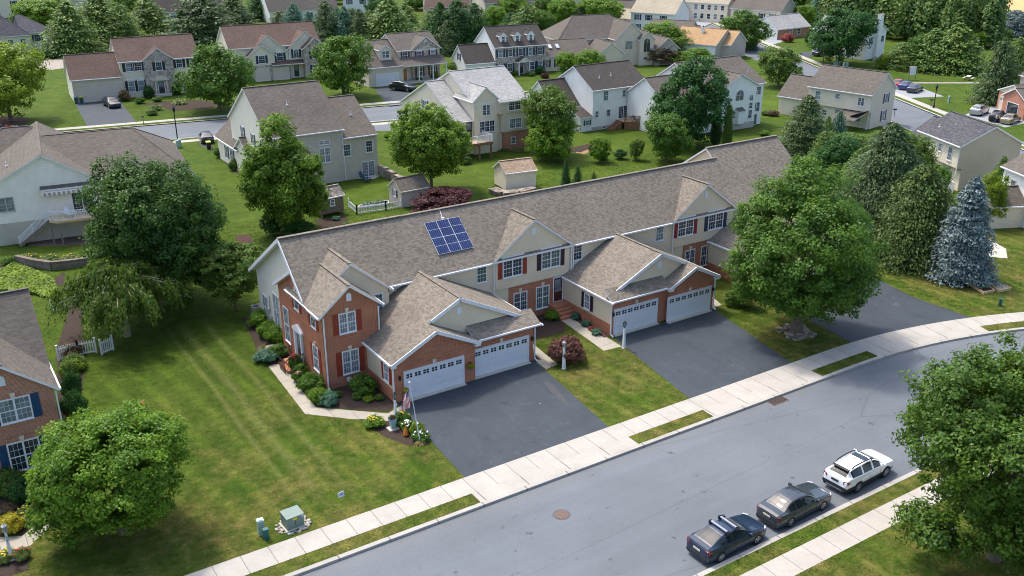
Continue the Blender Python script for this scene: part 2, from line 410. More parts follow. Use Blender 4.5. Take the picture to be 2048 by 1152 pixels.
class House:
    def __init__(s, name, label, cat, loc, deg=0, off=None, group=None):
        s.root = thing(name, label, cat, loc, R_(deg), group); s.parts = {}
        s.off = Vector((off[0], off[1], 0)) if off else None
        s.det = True
    def mb(s, part, mat=None):
        k = (part, mat.name if mat else '')
        if k not in s.parts:
            b = MB()
            if s.off is not None: b.T = Matrix.Translation(-s.off)
            s.parts[k] = b
        return s.parts[k]
    def loc(s, p):
        v = Vector(p); return v-s.off if s.off is not None else v
    def slab(s, poly, mat, thick=.17, trim=WHITE, part='roof'):
        s.mb(part, mat).prism(poly, (0, 0, -thick), mat, trim)
    def gab(s, ax, a, b, e0, e1, ze, zr, roof, wall, z0=-.05, rk=.28, oh=.32, r=None, ze1=None, walls=None, ends='01', trim=WHITE, cap=True, part='roof', rk1=None, thick=.17):
        """gable block: ridge along axis ax from a to b, wall lines e0/e1 across, ze = eave edge height, zr = ridge height."""
        r = (e0+e1)/2 if r is None else r; ze1 = ze if ze1 is None else ze1; rk1 = rk if rk1 is None else rk1
        P = (lambda u, v, z: (u, v, z)) if ax == 'x' else (lambda u, v, z: (v, u, z))
        f0, f1 = e0-oh, e1+oh; A, B = a-rk, b+rk1
        s.slab([P(A, f0, ze), P(B, f0, ze), P(B, r, zr), P(A, r, zr)], roof, thick, trim, part)
        s.slab([P(A, r, zr), P(B, r, zr), P(B, f1, ze1), P(A, f1, ze1)], roof, thick, trim, part)
        if cap: s.mb('roof', roof).beam(P(A, r, zr+.01), P(B, r, zr+.01), .26, .05, roof)
        k0 = (zr-ze)/(r-f0); k1 = (zr-ze1)/(f1-r); th = thick+.01
        w0 = ze+k0*oh-th; w1 = ze1+k1*oh-th; zt = zr-th
        W = {'0': wall, '1': wall, 'e0': wall, 'e1': wall}
        if walls: W.update(walls)
        if W['e0']: s.mb('wall', W['e0']).face([P(a, e0, z0), P(b, e0, z0), P(b, e0, w0), P(a, e0, w0)], W['e0'])
        if W['e1']: s.mb('wall', W['e1']).face([P(b, e1, z0), P(a, e1, z0), P(a, e1, w1), P(b, e1, w1)], W['e1'])
        for key, u in (('0', a), ('1', b)):
            if W[key] and key in ends:
                s.mb('wall', W[key]).face([P(u, e0, z0), P(u, e0, w0), P(u, r, zt), P(u, e1, w1), P(u, e1, z0)], W[key])
        if s.det:
            t = s.mb('gutter', trim)
            for f, z in ((f0, ze), (f1, ze1)):
                d = -1 if f == f0 else 1
                t.beam(P(a-rk*.9, f+d*.05, z-.08), P(b+rk1*.9, f+d*.05, z-.08), .1, .11, trim)
    def hip(s, x0, y0, x1, y1, ze, zr, roof, wall, z0=-.05, oh=.35, hl=None, hr=None, trim=WHITE, walls=True):
        """hip roof, ridge along x; hl/hr: distance of the ridge ends from the eaves (0 = gable end)."""
        X0, X1, Y0, Y1 = x0-oh, x1+oh, y0-oh, y1+oh; ym = (Y0+Y1)/2; d = (Y1-Y0)/2
        hl = d if hl is None else hl; hr = d if hr is None else hr
        a, b = (X0+hl, ym, zr), (X1-hr, ym, zr)
        s.slab([(X0, Y0, ze), (X1, Y0, ze), b, a], roof, trim=trim); s.slab([(X1, Y1, ze), (X0, Y1, ze), a, b], roof, trim=trim)
        s.slab([(X0, Y1, ze), (X0, Y0, ze), a], roof, trim=trim); s.slab([(X1, Y0, ze), (X1, Y1, ze), b], roof, trim=trim)
        if walls: s.walls(x0, y0, x1, y1, z0, ze-.05, wall)
        c = s.mb('roof', roof)
        for p, q in ((a, b), ((X0, Y0, ze), a), ((X0, Y1, ze), a), ((X1, Y0, ze), b), ((X1, Y1, ze), b)):
            c.beam(Vector(p)+Vector((0, 0, .005)), Vector(q)+Vector((0, 0, .005)), .22, .03, roof)
    def walls(s, x0, y0, x1, y1, z0, z1, mat, skip=''):
        s.mb('wall', mat).box((x0, y0, z0), (x1, y1, z1), mat, skip+'-z')
    def pent(s, p0, p1, p2, p3, roof, trim=WHITE, thick=.15):
        b = MB(); b.T = Matrix.Translation(-s.off) if s.off is not None else None
        b.prism([p0, p1, p2, p3], (0, 0, -thick), roof, trim); b.build('porch_roof', s.root)
    def _at(s, d, u, pl, z): return s.loc((u, pl, z) if d in ('-y', '+y') else (pl, u, z))
    def win(s, d, u, pl, z, w, h, kind='single', shut=None, glass=None, trim=WHITE, grid=True, sw=.36, key=None, head=None, sides='lr', label=None):
        f, p = win_meshes(w, h, kind, glass or GLASS, trim, grid and s.det)
        o = child('window', f, s.root, s._at(d, u, pl, z), (0, 0, DIRS[d])); child('pane', p, o)
        if label: o['label'] = label
        if shut:
            me = shutter_mesh(sw, h, shut)
            for q in sides:
                sg = -1 if q == 'l' else 1
                off = sg*(w/2+sw/2+.02); c, sn = math.cos(DIRS[d]), math.sin(DIRS[d])
                child('shutter', me, s.root, s._at(d, u, pl, z)+Vector((off*c, off*sn, 0)), (0, 0, DIRS[d]))
        if key:
            k = ('key', key.name)
            if k not in CACHE:
                b = MB(); b.prism([(-.09, -.07, 0), (.09, -.07, 0), (.15, -.07, .34), (-.15, -.07, .34)], (0, .07, 0), key); CACHE[k] = b.mesh('keystone')
            child('keystone', CACHE[k], s.root, s._at(d, u, pl, z+h-.02), (0, 0, DIRS[d]))
        if head:
            k = ('head', round(w, 2))
            if k not in CACHE:
                b = MB(); b.box((-w/2-.06, -.07, 0), (w/2+.06, 0, .2), WHITE); b.box((-w/2-.12, -.12, .2), (w/2+.12, 0, .27), WHITE); CACHE[k] = b.mesh('window_head')
            child('window_head', CACHE[k], s.root, s._at(d, u, pl, z+h), (0, 0, DIRS[d]))
    def door(s, d, u, pl, z, w, h, mat, glassy=0):
        f, m = door_mesh(w, h, mat, glassy)
        o = child('door', m, s.root, s._at(d, u, pl, z), (0, 0, DIRS[d])); child('door_frame', f, o)
    def garage(s, d, u, pl, z, w, h, mat, lites=True, key=None, depth=.0):
        m, g = garage_mesh(w, h, mat, lites)
        o = child('garage_door', m, s.root, s._at(d, u, pl, z), (0, 0, DIRS[d]))
        if g:
            nl = 7 if w > 3.5 else 4
            for c in range(nl): child('door_window', g, o, (-w/2+(c+.5)*w/nl, 0, 0))
        k = ('gframe', round(w, 2), round(h, 2), mat.name)
        if k not in CACHE:
            b = MB(); t = .11
            b.box((-w/2-t, -.06, -.02), (-w/2, .02, h+t), mat); b.box((w/2, -.06, -.02), (w/2+t, .02, h+t), mat); b.box((-w/2, -.06, h), (w/2, .02, h+t), mat)
            b.box((-w/2-t, -.35, -.06), (w/2+t, .02, .02), CONC); CACHE[k] = b.mesh('door_surround')
        child('door_surround', CACHE[k], o)
        if key:
            kk = ('key', key.name)
            if kk not in CACHE:
                b = MB(); b.prism([(-.09, -.07, 0), (.09, -.07, 0), (.15, -.07, .34), (-.15, -.07, .34)], (0, .07, 0), key); CACHE[kk] = b.mesh('keystone')
            child('keystone', CACHE[kk], s.root, s._at(d, u, pl, z+h+.1), (0, 0, DIRS[d]))
    def gvent(s, d, u, pl, z, mat=WHITE):
        k = ('gv', mat.name)
        if k not in CACHE:
            b = MB(); n = 8; arc = [(.19*math.cos(math.pi*i/n), -.05, .42+.19*math.sin(math.pi*i/n)) for i in range(n+1)]
            b.prism([(-.19, -.05, 0), (.19, -.05, 0)]+arc, (0, .06, 0), mat)
            for q in range(5): b.box((-.15, -.06, .06+q*.09), (.15, -.05, .1+q*.09), mat)
            CACHE[k] = b.mesh('gable_vent')
        child('gable_vent', CACHE[k], s.root, s._at(d, u, pl, z), (0, 0, DIRS[d]))
    def pipe(s, x, y, z, h=.5, mat=VENT):
        b = s.mb('roof_vent'); b.tube([(x, y, z-.2), (x, y, z+h)], .05, mat, 6); b.tube([(x, y, z-.05), (x, y, z+.06)], .12, mat, 6)
    def spout(s, x, y, z1, z0=.15, kick=(0, -.35), mat=WHITE):
        b = MB(); b.T = Matrix.Translation(-s.off) if s.off is not None else None
        b.beam((x, y, z1), (x, y, z0), .085, .085, mat, (0, 1, 0)); b.beam((x, y, z0+.02), (x+kick[0], y+kick[1], .08), .085, .085, mat)
        b.build('downspout', s.root)
    def chimney(s, x0, y0, x1, y1, z1, mat, z0=-.05):
        b = s.mb('chimney', mat); b.box((x0, y0, z0), (x1, y1, z1), mat, '-z'); b.box((x0-.06, y0-.06, z1), (x1+.06, y1+.06, z1+.12), CONC)
        b.tube([((x0+x1)/2, (y0+y1)/2, z1+.1), ((x0+x1)/2, (y0+y1)/2, z1+.5)], .14, BLACKM, 8)
    def skylight(s, c, slope, w=.7, l=1.2, ax='y', mat=None):
        b = s.mb('skylight'); x, y, z = c
        d = Vector((0, 1, slope)).normalized() if ax == 'y' else Vector((1, 0, slope)).normalized()
        o = Vector((1, 0, 0)) if ax == 'y' else Vector((0, 1, 0)); n = o.cross(d)
        if n.z < 0: n = -n
        C = Vector(c); p = [C+o*(i*w/2)+d*(j*l/2) for i, j in ((-1,-1),(1,-1),(1,1),(-1,1))]
        b.prism([q+n*.1 for q in p], -n*.15, mat or SKYL, GREYM)
    def done(s):
        for (part, mn), b in s.parts.items():
            if b.v: b.build(part, s.root)
        return s.root
SKYL = glassm('skylight_glass', (.45, .5, .55), (.6, .64, .68), .15)
# ------------------------------------------------------------------ the row of townhouses (coordinates in world metres)
H = House('townhouse_row', 'long row of brick and tan sided townhouses under one taupe shingle roof', 'townhouses', (21.9, 58.1, 0), off=(21.9, 58.1))
YW, YE, ZE = 61.0, 60.66, 5.78         # upper front wall, eave edge and its height
YR, ZR = 65.0, 9.5
# main roof: front and rear planes, lower part then the raised end part
KF = (ZR-ZE)/(YR-YE)
def fz(y): return ZE+KF*(y-YE)
YB, ZB = 72.9, 4.6
H.slab([(21.62, YE, ZE), (65.3, YE, ZE), (65.3, YR, ZR), (21.62, YR, ZR)], SH_TAN)
H.slab([(21.62, YR, ZR), (65.3, YR, ZR), (65.3, YB, ZB), (21.62, YB, ZB)], SH_TAN)
H.mb('roof', SH_TAN).beam((21.6, YR, ZR+.02), (31.55, YR, ZR+.02), .32, .07, SH_TAN)
H.mb('roof', SH_TAN).beam((31.55, YR, ZR), (65.3, YR, ZR), .3, .06, SH_TAN)
YR2, ZR2 = 66.1, 10.25
H.slab([(65.0, YE-.02, ZE+.04), (74.7, YE-.02, ZE+.04), (74.7, YR2, ZR2), (65.0, YR2, ZR2)], SH_TAN)
H.slab([(65.0, YR2, ZR2), (74.7, YR2, ZR2), (74.7, 74.2, 4.7), (65.0, 74.2, 4.7)], SH_TAN)
H.mb('roof', SH_TAN).beam((64.98, YR2, ZR2+.02), (74.7, YR2, ZR2+.02), .3, .06, SH_TAN)
wl = H.mb('wall', SID_TAN)
wl.face([(65.3, YW, 5.5), (65.3, YR, 8.8), (65.3, YR2, ZR2-.2), (65.3, 73.9, 4.6)], SID_TAN)
# front wall, rear wall, right end wall, left end (stucco)
wl.face([(21.95, YW, -.05), (74.4, YW, -.05), (74.4, YW, 5.86), (21.95, YW, 5.86)], SID_TAN)
wl.face([(74.4, 72.5, -.05), (22.1, 72.5, -.05), (22.1, 72.5, 4.66), (74.4, 72.5, 4.66)], SID_TAN)
wl.face([(74.4, YW, -.05), (74.4, 73.9, -.05), (74.4, 73.9, 4.6), (74.4, YR2, ZR2-.2), (74.4, YW, 5.85)], SID_TAN)
ws = H.mb('wall', STUCCO)
ws.face([(22.15, YW, 0), (22.15, YW, 5.9), (22.15, YR, ZR-.2), (22.15, 72.5, 4.66), (22.15, 72.5, 0)][::-1], STUCCO)
# brick end wall with its lower rake roof
wb = H.mb('wall', BRICK)
wb.face([(21.9, 58.15, -.05), (21.9, 58.15, 5.6), (21.9, 61.0, 5.62), (21.9, 63.0, 7.62-.1), (21.9, 66.8, 5.35-.1), (21.9, 66.8, -.05)][::-1], BRICK)
wb.face([(22.15, 66.8, -.05), (21.9, 66.8, -.05), (21.9, 66.8, 5.25), (22.15, 66.8, 5.25)], BRICK)
H.slab([(21.55, 63.0, 7.66), (22.2, 63.0, 7.66), (22.2, 67.05, 5.38), (21.55, 67.05, 5.38)], SH_TAN, .26)
tr = H.mb('trim', WHITE)
def rake(b, p, q, w=.06, h=.26): b.beam(p, q, w, h, WHITE)
rake(tr, (21.6, YE+.3, fz(YE+.3)-.14), (21.6, YR, ZR-.12)); rake(tr, (21.6, YR, ZR-.12), (21.6, YB, ZB-.12))
tr.beam((21.6, YB+.06, ZB-.1), (74.6, YB+.06, ZB-.1), .1, .12, WHITE)
H.mb('band', BRICK).box((21.86, 58.11, 3.55), (26.24, 58.15, 3.78), BRICK); H.mb('band', BRICK).box((21.86, 58.15, 3.95), (21.9, 66.8, 4.15), BRICK)
# front-left brick gable
H.gab('y', 58.15, 61.2, 21.9, 26.2, 5.76, 7.72, SH_TAN, BRICK, rk=.3, oh=.3, walls={'e0': None, '1': None}, ends='0', r=24.0, rk1=2.6)
# siding gable behind it and its cross roof
H.gab('y', 60.2, 64.0, 21.9, 28.0, 5.78, 8.45, SH_TAN, SID_TAN, z0=5.5, rk=.25, oh=.3, r=25.05, walls={'e0': None, 'e1': None, '1': None}, ends='0', rk1=.4)
wl.face([(26.2, 60.2, 3.0), (28.05, 60.2, 3.0), (28.05, 60.2, 5.5), (26.2, 60.2, 5.5)], SID_TAN); wl.face([(28.05, 60.2, 3.0), (28.05, YW, 3.0), (28.05, YW, 5.8), (28.05, 60.2, 5.8)], SID_TAN)
# gutters along the main eave
for a, b in ((28.3, 37.3), (45.5, 56.2), (64.4, 74.6)): tr.beam((a, YE-.06, ZE-.1), (b, YE-.06, ZE-.1), .11, .12, WHITE)
# two overhanging cross gables
for cx, x0, x1 in ((41.42, 37.75, 45.08), (60.3, 56.7, 63.95)):
    H.gab('y', 60.85, 65.0, x0, x1, ZE, 8.68, SH_TAN, SID_TAN, z0=3.2, rk=.22, oh=.28, r=cx, walls={'1': None}, ends='0', rk1=0)
    wl.face([(x0, 60.85, 3.2), (x0, YW, 3.2), (x1, YW, 3.2), (x1, 60.85, 3.2)], SID_TAN)
    H.gvent('-y', cx, 60.85, 7.35)
    wb.box((x0+1.35, 60.94, -.05), (x1-1.6, 61.2, 3.19), BRICK, '-z')
H.gvent('-y', 24.0, 58.15, 6.45); 
for s_, x in ((1, 37.55), (1, 45.2), (1, 45.4), (1, 56.5)): H.spout(x, 60.75, 5.6, 3.2, (0, -.3))
H.spout(21.98, 58.06, 5.6); H.spout(26.15, 58.06, 5.6, 3.25, (.3, -.1))
# upper windows
def W(*a, **k): H.win(*a, **k)
W('-y', 23.78, 58.15, 4.06, 1.3, 1.58, 'double', SHUT_RED, GLASS_C, sw=.42, key=CREAM_T, label='second floor brick gable window')
W('-y', 23.83, 58.15, .86, 1.3, 1.85, 'double', SHUT_RED, GLASS_C, sw=.42, key=CREAM_T)
W('-y', 27.1, 60.2, 4.1, .9, 1.5, 'single', None, GLASS_G)
W('-y', 39.37, 60.85, 4.12, 1.9, 1.55, 'double', SHUT_RED, GLASS, sw=.42, head=True)
W('-y', 43.15, 60.85, 4.1, 1.9, 1.6, 'double', SHUT_PLUM, GLASS_G, sw=.42, head=True)
W('-y', 58.05, 60.85, 4.12, 1.9, 1.55, 'double', SHUT_CRIM, GLASS, sw=.42, head=True)
W('-y', 61.75, 60.85, 4.1, 1.9, 1.6, 'double', SHUT_NAVY, GLASS, sw=.42, head=True)
for x, g in ((36.55, GLASS_G), (46.0, GLASS), (55.1, GLASS_C), (65.2, GLASS)): W('-y', x, YW, 4.15, .98, 1.45, 'single', None, g)
# ground floor windows of the recessed brick walls
W('-y', 40.2, 60.94, .85, 1.35, 1.7, 'double', None, GLASS, key=CREAM_T); W('-y', 42.43, 60.94, .6, 1.35, 2.0, 'double', None, GLASS_G, key=CREAM_T)
W('-y', 58.9, 60.94, .85, 1.25, 1.75, 'double', None, GLASS, key=CREAM_T); W('-y', 61.0, 60.94, .65, 1.45, 2.0, 'double', None, GLASS, key=CREAM_T)
H.door('-y', 44.02, 60.98, .9, .85, 2.1, DOOR_DK, .6); H.door('-y', 62.85, 60.98, .9, .85, 2.1, BLACKM, .6)
# left end wall
W('-x', 62.95, 21.9, 4.5, .95, 1.5, 'single', SHUT_RED, GLASS, key=CREAM_T, sw=.4); W('-x', 59.75, 21.9, 4.3, .95, 1.5, 'single', SHUT_RED, GLASS, sw=.4)
W('-x', 65.5, 21.9, .9, 1.1, 2.9, 'single', None, GLASS_C); W('-x', 59.8, 21.9, .9, 1.05, 1.95, 'single', SHUT_RED, GLASS_C, key=CREAM_T, sw=.4)
H.door('-x', 63.0, 21.9, .45, .95, 2.1, BLACKM, .55)
b = H.mb('door_surround', WHITE); b.box((21.72, 63.55, .4), (21.9, 63.75, 2.75), WHITE); b.box((21.72, 62.25, .4), (21.9, 62.45, 2.75), WHITE)
b.prism([(21.68, 62.1, 2.75), (21.68, 63.9, 2.75), (21.68, 63.9, 2.95), (21.68, 63.0, 3.35), (21.68, 62.1, 2.95)], (.22, 0, 0), WHITE)
W('-x', 68.4, 22.15, .9, 1.3, 2.9, 'double', None, GLASS_C); W('-x', 71.1, 22.15, .6, 1.2, 2.2, 'double', None, GLASS)
b = H.mb('meter_box'); b.box((21.98, 69.6, .7), (22.15, 70.0, 1.5), GREYM); b.box((21.98, 70.2, .8), (22.15, 70.45, 1.9), GREYM); b.tube([(22.07, 69.8, 1.5), (22.07, 69.8, 3.2)], .04, GREYM, 6)
# garage blocks
def garage_block(xl, xr, xm, yl, yr_, zr, apexx, brick_left, z_g, doors, p):
    """xl/xr wall lines, brick gable over the left or right bay; yl / yr_ = front wall of the left / right bay"""
    e0, e1 = xl-.27, xr+.42
    xr_ = (e0+e1)/2; zs = 3.1; k = (zr-zs)/(xr_-e0); ys = 55.15
    yb = 61.3
    yf = (yl if brick_left else yr_)-.27
    # main slopes
    if brick_left:
        H.slab([(e0, yf, zs), (e0, yb, zs), (xr_, yb, zr), (xr_, ys-.25, zr), (apexx, ys-.25, zs+k*(apexx-e0)), (apexx, yf, zs+k*(apexx-e0))], SH_TAN)
        H.slab([(xr_, ys-.25, zr), (xr_, yb, zr), (e1, yb, zs), (e1, ys-.25, zs)], SH_TAN)
        g1 = 2*apexx-e0; zz = zs+k*(apexx-e0)
        H.slab([(apexx, yf, zz), (apexx, ys, zz), (g1, ys, zs), (g1, yf, zs)], SH_TAN)
        H.pent((g1-.3, yr_-.33, zs), (e1, yr_-.33, zs), (e1, ys+.05, zs+.72), (g1-.3, ys+.05, zs+.72), SH_TAN)
        tr.beam((g1-.1, yr_-.38, zs-.08), (e1, yr_-.38, zs-.08), .1, .12, WHITE)
        wb.face([(xl, yl, -.05), (g1-.35, yl, -.05), (g1-.35, yl, zs-.1), (apexx, yl, zz-.2), (xl, yl, zs-.06)], BRICK)
        wb.face([(g1-.35, yl, -.05), (g1-.35, yr_, -.05), (g1-.35, yr_, zs-.1), (g1-.35, yl, zs-.1)], BRICK)
        wb.face([(g1-.35, yr_, -.05), (xr, yr_, -.05), (xr, yr_, zs), (g1-.35, yr_, zs)], BRICK)
        rake(tr, (e0, yf-.02, zs-.14), (apexx, yf-.02, zz-.14)); rake(tr, (apexx, yf-.02, zz-.14), (g1, yf-.02, zs-.14)); tr.box((e0, yf-.02, zs-.3), (xl+.1, yl-.002, zs-.12), WHITE); tr.box((g1-.45, yf-.02, zs-.3), (g1, yl-.002, zs-.12), WHITE)
    else:
        g0 = 2*apexx-e1; zz = zs+k*(e1-apexx)
        H.slab([(xr_, ys-.25, zr), (xr_, yb, zr), (e1, yb, zs), (e1, yf, zs), (apexx, yf, zz), (apexx, ys-.25, zz)], SH_TAN)
        H.slab([(e0, ys-.25, zs), (e0, yb, zs), (xr_, yb, zr), (xr_, ys-.25, zr)], SH_TAN)
        H.slab([(g0, yf, zs), (g0, ys, zs), (apexx, ys, zz), (apexx, yf, zz)], SH_TAN)
        H.pent((e0, yl-.33, zs), (g0+.3, yl-.33, zs), (g0+.3, ys+.05, zs+.72), (e0, ys+.05, zs+.72), SH_TAN)
        tr.beam((e0, yl-.38, zs-.08), (g0+.1, yl-.38, zs-.08), .1, .12, WHITE)
        wb.face([(g0+.35, yr_, -.05), (xr, yr_, -.05), (xr, yr_, zs-.06), (apexx, yr_, zz-.2), (g0+.35, yr_, zs-.1)], BRICK)
        wb.face([(g0+.35, yl, -.05), (g0+.35, yr_, -.05), (g0+.35, yr_, zs-.1), (g0+.35, yl, zs-.1)], BRICK)
        wb.face([(xl, yl, -.05), (g0+.35, yl, -.05), (g0+.35, yl, zs), (xl, yl, zs)], BRICK)
        rake(tr, (e1, yf-.02, zs-.14), (apexx, yf-.02, zz-.14)); rake(tr, (apexx, yf-.02, zz-.14), (g0, yf-.02, zs-.14)); tr.box((xr-.1, yf-.02, zs-.3), (e1, yr_-.002, zs-.12), WHITE); tr.box((g0, yf-.02, zs-.3), (g0+.45, yr_-.002, zs-.12), WHITE)
    H.mb('roof', SH_TAN).beam((xr_, ys-.25, zr+.01), (xr_, yb, zr+.01), .24, .05, SH_TAN)
    # siding gable
    wl.face([(e0+.2, ys, zs-.1), (e1-.2, ys, zs-.1), (xr_, ys, zr-.18)], SID_TAN)
    qa = apexx+.35 if brick_left else e0+.45; qb = e1-.45 if brick_left else apexx+.9
    rake(tr, (qa, ys-.27, zs+(qa-e0)*k-.12), (xr_, ys-.27, zr-.12)); rake(tr, (xr_, ys-.27, zr-.12), (qb, ys-.27, zs+(e1-qb)*k-.12))
    H.gvent('-y', xr_, ys, zr-1.35)
    # side walls: brick base, siding above
    for x, sg, y0 in ((xl, -1, yl), (xr, 1, yr_)):
        q = [(x, y0, .95), (x, y0, zs-.02), (x, YW, zs-.02), (x, YW, .95)]; wl.face(q if sg > 0 else q[::-1], SID_TAN)
        wb.box((x-.03, y0+.002, -.05), (x+.03, YW, .95), BRICK, '-z')
    tr.beam((e0-.05, yf+.1, zs-.09), (e0-.05, YW-.2, zs-.09), .1, .12, WHITE); tr.beam((e1+.05, yf+.1, zs-.09), (e1+.05, YW-.2, zs-.09), .1, .12, WHITE)
    H.spout(xl-.08, (yl)-.05, 2.95); H.spout(xr+.08, yr_-.05, 2.95)
    for d0, d1, y in doors: H.garage('-y', (d0+d1)/2, y-.02, .06, d1-d0-.2, 2.1, DOORW, True, CREAM_T)
    b = MB(); b.T = Matrix.Translation(-H.off); b.box((xl+.05, yl-.035, 2.64), (doors[0][1]+.2, yl-.0, 2.84), BRICK); b.build('band', H.root)
garage_block(25.12, 36.95, 0, 53.8, 54.17, 6.2, 28.4, True, 0, [(25.84, 30.66, 53.8), (31.6, 36.5, 54.17)], 0)
garage_block(44.62, 55.24, 0, 54.42, 54.02, 5.85, 52.85, False, 0, [(44.82, 49.38, 54.42), (50.1, 54.92, 54.02)], 0)
garage_block(61.2, 72.6, 0, 53.8, 54.17, 6.1, 64.4, True, 0, [(61.8, 66.5, 53.8), (67.3, 72.1, 54.17)], 0)
W('-x', 54.9, 25.09, 1.25, .8, 1.35, 'single', SHUT_RED, GLASS_C, sw=.34); W('-x', 57.6, 44.59, 1.2, .8, 1.35, 'single', SHUT_PLUM, GLASS_C, sw=.34)
# oval louvre low on the brick front, coach lamps
b = H.mb('wall_vent'); b.tube([(23.62, 58.05, .42), (23.62, 58.15, .42)], [.2, .2], WHITE, 14)
for x, y in ((25.5, 53.8), (36.75, 54.17), (44.7, 54.42), (55.12, 54.02)):
    b = H.mb('coach_lamp'); b.box((x-.06, y-.2, 1.75), (x+.06, y-.06, 2.05), BLACKM); b.box((x-.04, y-.08, 1.9), (x+.04, y, 1.98), BLACKM)
# entry porch of the second unit: brick landing and steps
for x0, x1 in ((43.0, 44.57), (62.0, 63.9)):
    b = MB(); b.T = Matrix.Translation(-H.off)
    b.box((x0, 59.9, -.05), (x1, 60.92, .87), BRICK); b.box((x0, 59.6, -.05), (x1, 59.897, .66), BRICK); b.box((x0, 59.3, -.05), (x1, 59.597, .44), BRICK); b.box((x0, 59.0, -.05), (x1, 59.297, .22), BRICK)
    b.build('porch_steps', H.root)
b = H.mb('conduit'); b.beam((35.05, 64.9, fz(64.9)+.03), (34.95, 64.25, fz(64.25)+.03), .045, .03, VENT); b.box((34.85, 64.15, 8.82), (35.05, 64.32, 8.98), VENT)
# rear dormer gable peeping over the ridge
H.done()
# solar array: six panels on the roof
sp = glassm('solar_cell', (.008, .018, .085), (.013, .030, .12), .12)
def solar():
    k = KF; d = Vector((0, 1, k)).normalized(); n = Vector((0, -k, 1)).normalized()
    t = thing('solar_array', 'blue six panel solar array tilted on the townhouse roof', 'solar panels', (33.2, 61.9, fz(61.9)))
    O = Vector((33.2, 61.9, fz(61.9)))+n*.12; L = math.hypot(2.25, 2.25*k); pw, ph = 1.04, L/2
    for i in range(3):
        for j in range(2):
            b = MB(); b.T = Matrix.Translation(-Vector((33.2, 61.9, fz(61.9))))
            p0 = O+Vector((i*(pw+.015), 0, 0))+d*(j*(ph+.015))
            q = lambda a, c, h=0: p0+Vector((a, 0, 0))+d*c+n*h
            b.prism([q(0, 0), q(pw, 0), q(pw, ph), q(0, ph)], -n*.05, WHITE)
            g = MB(); g.T = b.T; g.prism([q(.022, .022, .008), q(pw-.022, .022, .008), q(pw-.022, ph-.022, .008), q(.022, ph-.022, .008)], -n*.006, sp)
            o = b.build('panel', t)
            lm = MB(); lm.T = b.T
            for c in range(1, 6): lm.prism([q(pw*c/6-.003, .04, .011), q(pw*c/6+.003, .04, .011), q(pw*c/6+.003, ph-.04, .011), q(pw*c/6-.003, ph-.04, .011)], -n*.002, GREYM)
            lm.prism([q(.04, ph/2-.009, .0115), q(pw-.04, ph/2-.009, .0115), q(pw-.04, ph/2+.009, .0115), q(.04, ph/2+.009, .0115)], -n*.002, WHITE)
            g.build('cells', o); lm.build('busbar', o)
solar()
